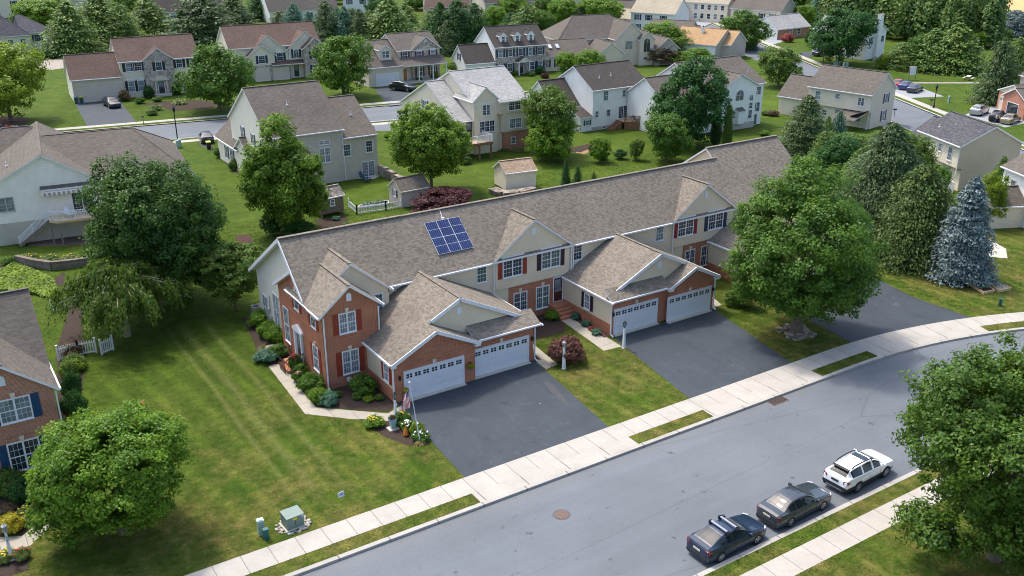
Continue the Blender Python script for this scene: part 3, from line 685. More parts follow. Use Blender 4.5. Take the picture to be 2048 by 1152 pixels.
# ------------------------------------------------------------------ ground materials
def grassm(name='lawn', blades=False):
    m, n, l, b = newmat(name); p = npos(n)
    s = n.new('ShaderNodeSeparateXYZ'); l.new(p, s.inputs[0]); X, Y = s.outputs[0], s.outputs[1]
    big = nnoise(n, l, p, .045, 4, .6); med = nnoise(n, l, p, .35, 5, .6, .4); fine = nnoise(n, l, p, 7.5, 6, .8); tuft = nnoise(n, l, p, 1.6, 4, .65)
    green = nramp(n, l, med, [(.25, (.036, .070, .008)), (.5, (.056, .097, .010)), (.75, (.082, .122, .016))])
    dry = nramp(n, l, fine, [(.3, (.115, .098, .026)), (.7, (.22, .175, .060))])
    # dry patches: only in the front lawns by the street (mask falls away to the rear yards)
    near = nramp(n, l, nmath(n, l, 'DIVIDE', Y, 100.0), [(.50, (1,)*3), (.58, (.62,)*3), (.64, (.14,)*3), (.9, (.12,)*3)])
    patch = nramp(n, l, nmath(n, l, 'ADD', nmath(n, l, 'MULTIPLY', nnoise(n, l, p, .19, 6, .68, .6), .65), nmath(n, l, 'MULTIPLY', tuft, .35)), [(.43, (0,)*3), (.62, (1,)*3)])
    fac = nmath(n, l, 'MULTIPLY', nmath(n, l, 'MULTIPLY', near, patch), .8, True)
    # mower tracks running towards the street
    wob = nmath(n, l, 'MULTIPLY', nmath(n, l, 'SUBTRACT', nnoise(n, l, p, .05, 1), .5), 3.0)
    st = nmath(n, l, 'SINE', nmath(n, l, 'MULTIPLY', nmath(n, l, 'ADD', nmath(n, l, 'ADD', X, nmath(n, l, 'MULTIPLY', Y, .12)), wob), 3.4))
    stripe = nramp(n, l, st, [(.0, (.86, .88, .86)), (.35, (.95,)*3), (.65, (1.03,)*3), (1, (1.13, 1.11, 1.06))])
    col = nmix(n, l, fac, green, dry)
    sf = nramp(n, l, nmath(n, l, 'DIVIDE', Y, 100.0), [(.66, (1,)*3), (.80, (.12,)*3)])
    col = nmix(n, l, sf, col, stripe, 'MULTIPLY')
    # two pale wheel tracks down the side lawn
    xw = nmath(n, l, 'ADD', X, nmath(n, l, 'MULTIPLY', nmath(n, l, 'SUBTRACT', nnoise(n, l, p, .06, 1), .5), .8))
    trk = None
    for x0, wd in ((16.3, .55), (15.1, .32), (18.1, .40)):
        g_ = nmath(n, l, 'SUBTRACT', 1.0, nmath(n, l, 'DIVIDE', nmath(n, l, 'ABSOLUTE', nmath(n, l, 'SUBTRACT', xw, x0)), wd), True)
        trk = g_ if trk is None else nmath(n, l, 'MAXIMUM', trk, g_)
    ym = nramp(n, l, nmath(n, l, 'DIVIDE', Y, 100.0), [(.44, (0,)*3), (.50, (1,)*3), (.72, (1,)*3), (.77, (0,)*3)])
    col = nmix(n, l, nmath(n, l, 'MULTIPLY', nmath(n, l, 'MULTIPLY', trk, ym), .42), col, (.17, .175, .06))
    col = nmix(n, l, 1, col, nramp(n, l, fine, [(.25, (.74,)*3), (.75, (1.26,)*3)]), 'MULTIPLY')
    col = nmix(n, l, 1, col, nramp(n, l, big, [(.3, (.84, .86, .84)), (.7, (1.14, 1.12, 1.06))]), 'MULTIPLY')
    col = nmix(n, l, 1, col, nramp(n, l, tuft, [(.3, (.82,)*3), (.7, (1.14,)*3)]), 'MULTIPLY')
    if blades:
        a = n.new('ShaderNodeAttribute'); a.attribute_name = 'tint'
        col = nmix(n, l, 1, col, nramp(n, l, a.outputs['Fac'], [(0, (.84, .86, .84)), (1, (1.24, 1.22, 1.18))]), 'MULTIPLY')
    l.new(col, b.inputs['Base Color']); b.inputs['Roughness'].default_value = .95; b.inputs['Specular IOR Level'].default_value = .1
    if not blades: nbump(n, l, b, fine, .8, .06)
    return m
def wheatm():
    m, n, l, b = newmat('wheat'); p = npos(n)
    l.new(nramp(n, l, nnoise(n, l, p, .12, 5, .6), [(.3, (.42, .27, .10)), (.7, (.58, .40, .17))]), b.inputs['Base Color']); b.inputs['Roughness'].default_value = 1; return m
def roadm():
    m, n, l, b = newmat('road_asphalt'); p = npos(n)
    a = nnoise(n, l, p, .14, 5, .6); f = nnoise(n, l, p, 14, 3, .7); sp = nnoise(n, l, p, 1.1, 6, .7)
    col = nramp(n, l, a, [(.3, (.120, .134, .147)), (.7, (.150, .166, .181))])
    col = nmix(n, l, 1, col, nramp(n, l, f, [(.3, (.86,)*3), (.7, (1.13,)*3)]), 'MULTIPLY')
    col = nmix(n, l, 1, col, nramp(n, l, sp, [(.30, (.48,)*3), (.375, (1,)*3)]), 'MULTIPLY')
    s = n.new('ShaderNodeSeparateXYZ'); l.new(p, s.inputs[0])
    fl = nnoise(n, l, p, 4.5, 3, .6)
    col = nmix(n, l, 1, col, nramp(n, l, fl, [(.255, (.5,)*3), (.30, (1,)*3)]), 'MULTIPLY')
    mp2 = n.new('ShaderNodeMapping'); mp2.inputs['Scale'].default_value = (.03, .55, 1); l.new(p, mp2.inputs[0])
    col = nmix(n, l, 1, col, nramp(n, l, nnoise(n, l, mp2.outputs[0], 1.0, 4, .6), [(.3, (.91,)*3), (.7, (1.08,)*3)]), 'MULTIPLY')
    gy = nramp(n, l, nmath(n, l, 'DIVIDE', s.outputs[1], 100.0), [(.392, (0,)*3), (.4005, (.5,)*3), (.402, (0,)*3)])
    col = nmix(n, l, nmath(n, l, 'MULTIPLY', gy, nnoise(n, l, p, .5, 4, .7)), col, (.20, .175, .14))
    cr = n.new('ShaderNodeTexVoronoi'); cr.feature = 'DISTANCE_TO_EDGE'; cr.voronoi_dimensions = '2D'; cr.inputs['Scale'].default_value = .07
    mp = n.new('ShaderNodeMapping'); mp.inputs['Scale'].default_value = (.5, 2.2, 1); l.new(p, mp.inputs[0])
    l.new(mp.outputs[0], cr.inputs['Vector'])
    col = nmix(n, l, 1, col, nramp(n, l, cr.outputs['Distance'], [(.0, (.78,)*3), (.006, (1,)*3)]), 'MULTIPLY')
    l.new(col, b.inputs['Base Color']); b.inputs['Roughness'].default_value = .85; b.inputs['Specular IOR Level'].default_value = .25
    nbump(n, l, b, f, .4, .01); return m
def drivem():
    m, n, l, b = newmat('driveway_asphalt'); p = npos(n)
    a = nnoise(n, l, p, .35, 5, .6, .5); f = nnoise(n, l, p, 12, 3, .7); sc = nnoise(n, l, p, .8, 6, .75, 1.2)
    col = nramp(n, l, a, [(.3, (.034, .044, .054)), (.7, (.047, .059, .071))])
    col = nmix(n, l, 1, col, nramp(n, l, f, [(.3, (.88,)*3), (.7, (1.1,)*3)]), 'MULTIPLY')
    col = nmix(n, l, nramp(n, l, sc, [(.57, (0,)*3), (.72, (.38,)*3)]), col, (.12, .135, .145))
    mp = n.new('ShaderNodeMapping'); mp.inputs['Scale'].default_value = (1.5, .10, 1); mp.inputs['Rotation'].default_value = (0, 0, .06); l.new(p, mp.inputs[0])
    col = nmix(n, l, 1, col, nramp(n, l, nnoise(n, l, mp.outputs[0], 1.0, 4, .65), [(.3, (.92,)*3), (.7, (1.08,)*3)]), 'MULTIPLY')
    col = nmix(n, l, nramp(n, l, nnoise(n, l, p, 1.0, 5, .6, .8), [(.30, (.55,)*3), (.37, (0,)*3)]), col, (.022, .026, .03))
    sp = nnoise(n, l, p, 3.2, 2, .5)
    col = nmix(n, l, nramp(n, l, sp, [(.765, (0,)*3), (.79, (.7,)*3)]), col, (.35, .36, .36))
    l.new(col, b.inputs['Base Color']); b.inputs['Roughness'].default_value = .75; b.inputs['Specular IOR Level'].default_value = .3
    nbump(n, l, b, f, .3, .01); return m
def concm(name, joint=1.52, c1=(.36, .335, .29), c2=(.44, .41, .36)):
    m, n, l, b = newmat(name); uv, u, v = nuv(n, l); p = npos(n)
    col = nramp(n, l, nnoise(n, l, p, .6, 6, .65), [(.3, c1), (.7, c2)])
    w1 = n.new('ShaderNodeTexWhiteNoise'); w1.noise_dimensions = '1D'; uu = nmath(n, l, 'DIVIDE', u, joint); l.new(nmath(n, l, 'FLOOR', uu), w1.inputs['W'])
    col = nmix(n, l, 1, col, nramp(n, l, w1.outputs['Value'], [(0, (.965,)*3), (1, (1.02,)*3)]), 'MULTIPLY')
    fr = nmath(n, l, 'FRACT', uu)
    col = nmix(n, l, 1, col, nramp(n, l, fr, [(0, (.45,)*3), (.022, (.45,)*3), (.03, (1,)*3), (1, (1,)*3)]), 'MULTIPLY')
    col = nmix(n, l, 1, col, nramp(n, l, nnoise(n, l, p, 9, 4, .7), [(.3, (.92,)*3), (.7, (1.06,)*3)]), 'MULTIPLY')
    l.new(col, b.inputs['Base Color']); b.inputs['Roughness'].default_value = .9; b.inputs['Specular IOR Level'].default_value = .2; return m
def mulchm(name='mulch', a=(.030, .022, .018), c=(.085, .062, .05)):
    m, n, l, b = newmat(name); p = npos(n); f = nnoise(n, l, p, 9, 5, .75)
    l.new(nramp(n, l, f, [(.3, a), (.7, c)]), b.inputs['Base Color']); b.inputs['Roughness'].default_value = 1; b.inputs['Specular IOR Level'].default_value = .1
    nbump(n, l, b, f, 1, .05); return m
GRASS, ROAD, DRIVE, MULCH = grassm(), roadm(), drivem(), mulchm()
NOGRASS = []
SIDEW = concm('sidewalk_concrete'); APRON = concm('apron_concrete', 3.04); CURBM = concm('curb_concrete', 3.0, (.33, .31, .28), (.41, .39, .345))
WALKM = concm('path_concrete', 1.3, (.33, .30, .245), (.42, .38, .31))
REDMULCH = mulchm('red_mulch', (.05, .028, .024), (.11, .065, .055)); TANSTONE = mulchm('river_stone', (.20, .17, .13), (.45, .41, .35)); PAVER = mulchm('paver', (.10, .075, .06), (.16, .125, .10))
GRAVEL = mulchm('park_path', (.24, .22, .20), (.33, .31, .28))

def sheet(name, pts, mat, z, uvdir=None, kind='structure', **kw):
    b = MB(); c = (sum(p[0] for p in pts)/len(pts), sum(p[1] for p in pts)/len(pts))
    area = sum(pts[i][0]*pts[(i+1) % len(pts)][1]-pts[(i+1) % len(pts)][0]*pts[i][1] for i in range(len(pts)))
    if area < 0: pts = pts[::-1]
    NOGRASS.append(list(pts))
    P = [(x, y, z) for x, y in pts]
    if uvdir:
        ux, uy = uvdir; uv = [(x*ux+y*uy, -x*uy+y*ux) for x, y in pts]
    else: uv = None
    b.face(P, mat, uv); o = b.build(name, None, kind=kind, **kw); return o

# ------------------------------------------------------------------ street geometry
# front street: straight kerb at y = 40.15 up to x = 57, then an arc round (57,-8.85)
def curve(s, off, y0=40.15, R=49.0, xs=57.0, cx=57.0):
    """point at arc length s along the far kerb, offset outwards (away from the street)."""
    if s <= xs: return (s, y0+off)
    a = (s-xs)/R; return (cx+(R+off)*math.sin(a), y0-R+(R+off)*math.cos(a))
ss = [-140, -60]+[x for x in range(-40, 57, 4)]+[57+i*2.5 for i in range(0, 33)]
far = [curve(s, 0) for s in ss]; near = [curve(s, -11.25) for s in ss]
ROAD1 = far+near[::-1]
def strip(name, s0, s1, o0, o1, mat, z, lab=None, step=1.5, kind='structure', drop=None):
    b = MB(); n = max(1, int(math.ceil((s1-s0)/step)))
    q = [s0+(s1-s0)*i/n for i in range(n+1)]
    for i in range(n):
        p = [curve(q[i], o0), curve(q[i+1], o0), curve(q[i+1], o1), curve(q[i], o1)]
        b.face([(x, y, z) for x, y in p], mat, [(q[i], o0), (q[i+1], o0), (q[i+1], o1), (q[i], o1)])
        if drop is not None:
            lo = curve(q[i], drop), curve(q[i+1], drop)
            P = [(lo[0][0], lo[0][1], -.14), (lo[1][0], lo[1][1], -.14), (lo[1][0], lo[1][1], z), (lo[0][0], lo[0][1], z)]
            b.face(P if drop == min(o0, o1) else P[::-1], mat, [(q[i], 0), (q[i+1], 0), (q[i+1], .15), (q[i], .15)])
    return b.build(name, None, kind=kind)
U2, N2 = (.452, .892), (.892, -.452)
def r2(t, s): return (U2[0]*t+N2[0]*s, U2[1]*t+N2[1]*s)
ROAD2 = [r2(20, 75.5), r2(20, 85.2), r2(420, 84), r2(420, 74)]
def back(x, y0): return (x, y0-.165*(x-31))
ROAD3 = [back(-90, 143.2), back(20, 143.2), back(128, 141), back(134, 141), back(136, 152), back(74, 154.6), back(20, 154.6), back(-90, 154.6)]
XE = 900
verts = [(-XE, -300), (XE, -300), (XE, 1500), (-XE, 1500)]
polys = [ROAD1, ROAD2, ROAD3]; faces = [[0, 1, 2, 3]]
for P in polys:
    i = len(verts); verts += list(P); faces.append(list(range(i, i+len(P))))
rv, re, rf, ov, oe, of = delaunay_2d_cdt([Vector(v) for v in verts], [], faces, 0, 1e-4)
gb = MB()
def inpoly(x, y, poly):
    ins = False; j = len(poly)-1
    for i in range(len(poly)):
        (xi, yi), (xj, yj) = poly[i], poly[j]
        if (yi > y) != (yj > y) and x < (xj-xi)*(y-yi)/(yj-yi)+xi: ins = not ins
        j = i
    return ins
for f in rf:
    cx, cy = sum(rv[i][0] for i in f)/len(f), sum(rv[i][1] for i in f)/len(f)
    if any(inpoly(cx, cy, P) for P in polys): continue
    pts = [(rv[i][0], rv[i][1], 0.0) for i in f]
    a = (pts[1][0]-pts[0][0])*(pts[2][1]-pts[0][1])-(pts[2][0]-pts[0][0])*(pts[1][1]-pts[0][1])
    gb.face(pts if a > 0 else pts[::-1], GRASS)
gb.build('ground', None, kind='structure')
rb = MB()
for i in range(len(ss)-1): rb.face([(*near[i], -.13), (*near[i+1], -.13), (*far[i+1], -.13), (*far[i], -.13)], ROAD)
rb.build('road', None, kind='structure')
for nm, P, z in (('side_road', ROAD2, -.13), ('back_road', ROAD3, -.126)): sheet(nm, P, ROAD, z)
strip('kerb_far', -60, 138, 0, .3, CURBM, .016, drop=0); strip('kerb_near', -60, 138, -11.55, -11.25, CURBM, .016, drop=-11.25)
strip('pavement_far', -60, 138, 1.36, 3.05, SIDEW, .012, step=1.52)
for k, (a, b_) in enumerate(((24.0, 35.85), (42.4, 53.3), (59.5, 71.0), (90, 100))): strip('apron', a, b_, .3, 1.36, APRON, .012)
strip('pavement_near', -60, 84, -14.1, -12.55, SIDEW, .012, step=1.52)
def line_walk(name, pts, w, mat, z=.012):
    b = MB(); d = 0
    for (p, q) in zip(pts[:-1], pts[1:]):
        p = Vector(p); q = Vector(q); t = (q-p); L = t.length; t /= L; o = Vector((-t.y, t.x))*(w/2)
        b.face([(*(p-o), z), (*(q-o), z), (*(q+o), z), (*(p+o), z)], mat, [(d, 0), (d+L, 0), (d+L, w), (d, w)]); d += L
    b.build(name, None, kind='structure')
for nm, o0, o1, zz in (('side_pavement', 86.3, 87.9, .012), ('side_kerb', 85.0, 85.4, .016), ('side_kerb', 75.2, 75.5, .016), ('side_pavement', 72.3, 73.8, .012)):
    t0, t1 = 20, (420 if o0 > 80 else 158)
    line_walk(nm, [r2(t0, (o0+o1)/2), r2(t1, (o0+o1)/2-(t1-20)*.003)], o1-o0, SIDEW if 'pav' in nm else CURBM, zz)
for nm, o, ww in (('back_kerb', 154.75, .3), ('back_pavement', 157.0, 1.5), ('back_kerb', 143.05, .3), ('back_pavement', 141.0, 1.5)):
    line_walk(nm, [back(-90, o), back(70, o), back(126, o-1)], ww, CURBM if 'kerb' in nm else SIDEW, .014 if 'kerb' in nm else .012)
# front driveways
sheet('driveway', [(25.2, 53.78), (24.5, 43.2), (35.55, 43.2), (37.0, 54.15)], DRIVE, .01)
sheet('driveway', [(44.62, 54.4), (42.75, 43.2), (53.05, 43.2), (55.4, 54.0)], DRIVE, .01)
sheet('driveway', [(61.2, 53.9), (60.2, 46), (59.75, 43.15)]+[curve(s, 3.05) for s in (62, 65, 68, 71.5)]+[(72.0, 46.5), (73.4, 52.5), (73.0, 54.1)], DRIVE, .01)
sheet('oil_stain', [G(1086, 763), G(1098, 764), G(1112, 776), G(1130, 797), (G(1140, 815)), G(1127, 806), G(1106, 788)], plain('oily_asphalt', (.042, .046, .05), .7), .0135)
# footpaths
def walk(pts, mat=WALKM, name='footpath', z=.011, uvdir=(1, 0)): sheet(name, pts, mat, z, uvdir)
walk([G(537, 733), G(563, 722), G(598, 775), G(632, 815), G(610, 828)], uvdir=(0, 1))
walk([G(632, 815), G(715, 822), G(776, 827), G(803, 811), G(814, 832), G(775, 842), G(700, 838), G(610, 828)])
walk([(43.05, 58.98), (44.2, 58.98), (44.15, 53.2), (44.1, 52.4), (42.45, 52.55)], uvdir=(0, 1))
walk([(38.6, 57.0), (37.75, 56.6), (36.95, 53.6), (36.9, 52.4), (38.1, 52.55), (38.3, 54.5)], uvdir=(0, 1))
walk([(56.9, 59), (55.7, 57.8), (55.45, 54.2), (56.6, 54.2), (57.6, 57.2)], uvdir=(0, 1))
walk([G(0, 1075), G(0, 1105), G(60, 1092), G(105, 1050), G(90, 1035), G(45, 1072)])
# planting beds
def bed(pts, mat=MULCH, z=.016): sheet('mulch_bed', pts, mat, z)
bed([G(566, 728), (20.75, 61.9), (21.88, 61.9), (21.88, 58.1), (25.1, 58.1), (25.1, 53.8), G(798, 808), G(776, 824), G(715, 820), G(635, 813)])
bed([(21.88, 62.25), (20.6, 62.3), (20.5, 64.0), G(535, 728), (19.7, 66.6), (20.2, 69.0), (20.9, 74.0), (22.1, 74.0), (22.1, 66.9), (21.88, 66.8)])
bed([G(718, 838), G(775, 842), G(812, 834), G(830, 862), G(862, 888), G(820, 892), G(775, 876), G(740, 855)])
bed([(38.6, 60.9), (42.98, 60.9), (42.98, 58.4), (41.8, 56.9), (38.7, 57.2)])
bed([(44.57, 59.2), (44.57, 54.5), (43.95, 54.4), (44.05, 59.2)], REDMULCH)
bed([(36.97, 54.2), (36.97, 55.6), (37.6, 55.4), (37.5, 53.9)])
bed([G(1590, 683), G(1618, 676), G(1625, 665), G(1608, 650), G(1575, 652), G(1568, 668)], TANSTONE)
bed([G(1735, 525), G(1765, 525), G(1775, 505), G(1752, 480), G(1725, 478)]); bed([G(1990, 540), G(1930, 568), G(1868, 560), G(1850, 530), G(1850, 495), G(1960, 490)])
bed([G(470, 470), G(500, 470), G(515, 500), G(488, 510)], REDMULCH); bed([G(630, 440), G(690, 430), G(700, 448), G(640, 458)])
bed([G(820, 418), G(935, 395), G(940, 408), G(830, 436)], REDMULCH); bed([G(1835, 1065), G(1870, 1060), G(1935, 1095), G(1900, 1110), G(1850, 1090)])
bed([G(0, 1030), G(0, 1072), G(45, 1068), G(88, 1034), G(110, 1000), G(85, 960), G(0, 985)]); bed([G(0, 1112), G(52, 1098), G(58, 1140), G(20, 1152), G(0, 1152)])
bed([G(20, 232), G(60, 238), G(40, 260), G(-20, 262), G(-30, 235)], REDMULCH); bed([G(285, 208), G(350, 222), G(425, 216), G(438, 205), G(395, 200), G(330, 203)])
bed([G(62, 122), G(125, 110), G(140, 135), G(100, 140), G(66, 140)], TANSTONE); bed([G(425, 300), G(420, 290), G(470, 335), G(500, 350), G(480, 355)])
bed([G(1120, 300), G(1140, 296), G(1190, 285), G(1200, 290), G(1160, 305)]); bed([G(0, 530), G(0, 560), G(12, 562), G(24, 540)]); bed([G(105, 558), G(130, 545), G(128, 570), G(112, 575)])
bed([G(158, 560), G(170, 690), G(166, 780), G(140, 830), G(118, 840), G(112, 700)])
sheet('patio', [G(20, 482), G(60, 492), G(130, 492), G(200, 486), G(200, 462), G(60, 470)], PAVER, .014)
sheet('patio', [G(690, 357), G(748, 358), G(765, 350), G(740, 347)], CONC, .014); sheet('patio', [G(1965, 470), G(2012, 498), G(2015, 517), G(1960, 512)], CONC, .014)
sheet('dirt_patch', [G(1150, 298), G(1160, 295), G(1178, 297), G(1182, 303), G(1168, 308), G(1152, 306)], mulchm('bare_soil', (.26, .15, .08), (.38, .24, .14)), .01)
# far driveways, car park, paths, wheat field
sheet('driveway', [G(150, 207), G(237, 198), G(272, 243), G(174, 252)], DRIVE, .01); sheet('driveway', [G(748, 178), G(800, 168), G(838, 205), G(778, 212)], DRIVE, .01)
sheet('driveway', [G(407, 262), G(420, 270), G(425, 300), G(402, 292), G(395, 278)], DRIVE, .01); sheet('driveway', [G(748, 247), G(780, 246), G(782, 262), G(750, 262)], ROAD, .01)
LOT = plain('lot_asphalt', (.27, .28, .29), .9, var=.08)
sheet('driveway', [G(1770, 178), G(1818, 196), G(1888, 193), G(1840, 175), G(1790, 168)], LOT, .01)
sheet('driveway', [G(1930, 230), G(2010, 255), G(2120, 232), G(2030, 212), G(1960, 214)], LOT, .01)
sheet('driveway', [G(1391, 62), G(1425, 45), G(1385, 40), G(1360, 52)], LOT, .01); sheet('driveway', [G(1536, 92), G(1585, 78), G(1565, 72), G(1530, 80)], LOT, .01)
sheet('driveway', [G(1595, 118), G(1620, 115), G(1640, 105), G(1600, 104)], DRIVE, .01); sheet('footpath', [G(1820, 167), G(1960, 167), G(1960, 164.5), G(1818, 164.5)], GRAVEL, .01)
sheet('wheat_field', [G(1980, 20), G(2300, 45), G(2600, -60), (900, 600), (500, 900), (-100, 900), G(1100, -75), G(1700, -60), G(1880, -30)], wheatm(), .01)

# ------------------------------------------------------------------ grass blades on the nearer lawns (ragged edges and real texture)
def blades():
    rng = np.random.default_rng(17); N = 620000; x = rng.uniform(-4, 92, N); y = rng.uniform(17, 98, N)
    dist = np.sqrt(x*x+y*y+900); keep = rng.uniform(0, 1, N) < np.clip((62/dist)**2.0, 0, 1); x, y = x[keep], y[keep]
    # inside the picture only
    v = np.stack([x, y, np.full(len(x), -CAM_H)], 1); wv = v@FW; px = 1024+CAM_F*(v@RT)/wv; py = 576-CAM_F*(v@UP)/wv
    ok = (px > -40) & (px < 2088) & (py < 1190); x, y = x[ok], y[ok]
    def inside(poly):
        ins = np.zeros(len(x), bool); j = len(poly)-1
        for i in range(len(poly)):
            (xi, yi), (xj, yj) = poly[i], poly[j]
            if yi != yj:
                c = ((yi > y) != (yj > y)) & (x < (xj-xi)*(y-yi)/(yj-yi)+xi); ins ^= c
            j = i
        return ins
    bad = np.zeros(len(x), bool)
    houses = [[(21.8, 58), (26.3, 58), (26.3, 60), (25, 60), (25, 53.7), (37, 53.7), (37, 61), (44.5, 61), (44.5, 54), (55.3, 54), (55.3, 61), (61, 61), (61, 53.7), (72.7, 53.7), (72.7, 61), (74.5, 61), (74.5, 74), (22, 74)], [(-6, 57), (4.6, 57), (4.6, 72), (-6, 72)]]
    for P in NOGRASS+[ROAD1]+houses: bad |= inside(P)
    # pavements, kerbs and aprons by distance from the kerb line
    r = np.where(x <= 57, y-40.15, np.hypot(x-57, y+8.85)-49); s_ = np.where(x <= 57, x, 57+49*np.arctan2(x-57, np.maximum(y+8.85, .1)))
    bad |= ((r > -11.56) & (r < .31)) | ((r > 1.35) & (r < 3.06)) | ((r > -14.11) & (r < -12.54))
    for a, b_ in ((24.0, 35.85), (42.4, 53.3), (59.5, 71.0)): bad |= (r > 0) & (r < 1.4) & (s_ > a) & (s_ < b_)
    x, y = x[~bad], y[~bad]; n = len(x)
    C = np.stack([x, y, rng.uniform(.01, .05, n)], 1); Nn = rng.normal(size=(n, 3))*.22+np.array([0, 0, 1.0])
    t = rng.uniform(0, 1, n); sz = .105*rng.uniform(.6, 1.4, n)*np.clip(np.sqrt(x*x+y*y+900)/68, .9, 1.5)
    o = bpy.data.objects.new('grass', leaf_mesh('grass', C, Nn, sz, t, grassm('lawn_blades', True), 2.6, None, rng)); COL.objects.link(o); tag(o, 'mown grass blades of the lawns around the townhouses', 'grass', kind='stuff')
# ------------------------------------------------------------------ neighbouring houses
def rowwin(h, d, pl, z, w, hh, xs, kind='single', shut=None, glass=None, **k):
    for i, x in enumerate(xs): h.win(d, x, pl, z, w, hh, kind, shut, (glass or (GLASS if i % 3 else GLASS_C)), **k)
# stone fronted house, far left
h = House('brown_roof_house', 'cream two storey house with stone centre bay and attached two door garage', 'house', (34.5, 178.9), -4)
h.gab('x', 0, 13.4, 0, 9.6, 6.25, 9.75, SH_BROWN, SID_CREAM, walls={'0': STUCCO})
h.gab('y', -.5, 4, 3.9, 8.9, 6.25, 8.3, SH_BROWN, STONE, walls={'1': None}, ends='0', rk=.2, oh=.25, rk1=0)
h.gab('x', -8.1, 0, -.7, 8.3, 3.9, 7.55, SH_BROWN, SID_BEIGE, rk1=0, ends='0', walls={'0': STUCCO})
rowwin(h, '-y', 0, 4.5, 1.25, 1.5, (1.55, 3.1-.0)[:1]+(3.0,), shut=SHUT_BLK, sw=.5)
h.win('-y', 10.0, 0, 4.5, 1.1, 1.5, 'single', SHUT_BLK, sw=.45); h.win('-y', 12.3, 0, 4.5, 1.1, 1.5, 'single', SHUT_BLK, sw=.45)
h.win('-y', 6.4, -.5, 4.4, 1.15, 1.5, 'single', SHUT_BLK, sw=.45); h.win('-y', 1.5, 0, 1.0, 1.15, 1.9, 'single', SHUT_BLK, GLASS_C, sw=.45, head=True); h.win('-y', 3.1, 0, 1.0, 1.15, 1.9, 'single', SHUT_BLK, GLASS_C, sw=.4, head=True); h.win('-y', 10.3, 0, 1.0, 1.3, 1.8, 'single', SHUT_BLK, sw=.45, head=True)
h.door('-y', 6.4, -.5, .4, 1.0, 2.1, SHUT_BLK, .5)
b = h.mb('portico', CREAM_T); b.box((5.3, -.75, .4), (5.55, -.5, 2.7), CREAM_T); b.box((7.25, -.75, .4), (7.5, -.5, 2.7), CREAM_T); b.prism([(5.0, -.9, 2.7), (7.8, -.9, 2.7), (7.8, -.9, 2.9), (6.4, -.9, 3.5), (5.0, -.9, 2.9)], (0, .4, 0), CREAM_T); b.box((5.0, -1.6, -.05), (7.8, -.5, .35), CONC)
h.garage('-y', -6.2, -.7, .02, 3.0, 2.35, DOORT, False); h.garage('-y', -2.3, -.7, .02, 3.0, 2.35, DOORT, False)
b = h.mb('mounting', CREAM_T); b.box((-8.1, -.76, 2.75), (0, -.7, 2.95), CREAM_T)
h.win('-x', 2.5, -8.1, 4.0, .8, 1.4); h.done()
# tan multi gable house
h = House('gabled_house', 'tan house with three white trimmed front gables and brown roof', 'house', (55.2, 184.0), -5)
h.gab('x', .3, 17.8, 0, 10.4, 6.25, 9.9, SH_BROWN, SID_CREAM)
h.gab('y', -.5, 5, 3.7, 11.3, 4.9, 8.55, SH_BROWN, SID_CREAM, walls={'1': None}, ends='0', rk1=0); h.gvent('-y', 7.5, -.5, 7.2)
h.gab('y', -1.2, 2, 3.4, 8.4, 4.75, 6.9, SH_BROWN, SID_CREAM, walls={'1': None}, ends='0', rk1=0)
h.gab('y', -.6, 5, 11.35, 18.2, 5.6, 8.9, SH_BROWN, SID_CREAM, walls={'1': None}, ends='0', rk1=0); h.gvent('-y', 14.8, -.6, 7.5)
h.gab('y', -2.0, 2, 14.0, 18.4, 5.6, 7.75, SH_BROWN, STONE, walls={'1': None}, ends='0', rk1=0)
h.mb('wall', STONE).box((3.3, -1.28, -.05), (11.35, -.4, 2.95), STONE, '-z')
h.pent((7.6, -1.9, 2.95), (14.0, -1.9, 2.95), (14.0, -.45, 3.6), (7.6, -.45, 3.6), SH_BROWN)
h.garage('-y', 5.6, -1.3, .02, 3.0, 2.3, DOORT, False); h.garage('-y', 9.4, -1.3, .02, 3.0, 2.3, DOORT, False)
h.win('-y', 5.9, -1.2, 3.3, 1.3, 1.5, 'single', SHUT_NAVY, sw=.45, head=True); h.win('-y', 9.6, -.5, 3.5, 1.3, 1.5, 'single', SHUT_NAVY, sw=.45, head=True)
h.win('-y', 12.8, -.6, 3.8, 1.1, 1.7, 'arch', SHUT_NAVY, GLASS_G, sw=.4); h.win('-y', 16.1, -2.0, 3.6, 1.3, 1.5, 'single', SHUT_NAVY, sw=.45, head=True); h.win('-y', 16.1, -2.0, .8, 1.3, 1.7, 'single', SHUT_NAVY, sw=.45)
h.door('-y', 12.6, -.6, .3, 1.0, 2.1, plain('door_green', (.02, .05, .03)), .5); h.spout(11.4, -.75, 5.5); h.done()
# grey house with porch
h = House('porch_house', 'grey sided house with stone gable, roof dormer and white pillared porch', 'house', (75.1, 165.0), -1)
h.gab('x', 0, 7.1, 0, 11.4, 3.5, 7.6, SH_TAUPE, SID_BEIGE, r=6.4, rk1=0); h.gab('x', 7.1, 16.0, 2.3, 11.4, 5.85, 8.5, SH_TAUPE, SID_BEIGE)
h.gab('y', 1.9, 6, 9.9, 15.9, 5.85, 8.2, SH_TAUPE, STONE, walls={'1': None}, ends='0', rk1=0); h.gvent('-y', 12.9, 1.9, 7.1)
h.pent((6.8, -.7, 3.35), (16.3, -.7, 3.35), (16.3, 1.95, 4.6), (6.8, 1.95, 4.6), SH_TAUPE)
b = h.mb('porch_post', WHITE)
for x in (10.2, 13.2, 16.0): b.box((x-.1, -.45, .3), (x+.1, -.25, 3.3), WHITE)
b.box((7.1, -.6, -.05), (16.2, 1.9, .3), CONC)
h.gab('y', 1.3, 5, 3.0, 5.4, 6.35, 7.3, SH_TAUPE, SID_BEIGE, z0=4.3, walls={'1': None}, ends='0', rk=.15, oh=.15, rk1=0); h.win('-y', 4.2, 1.3, 4.85, 1.5, 1.35, 'double')
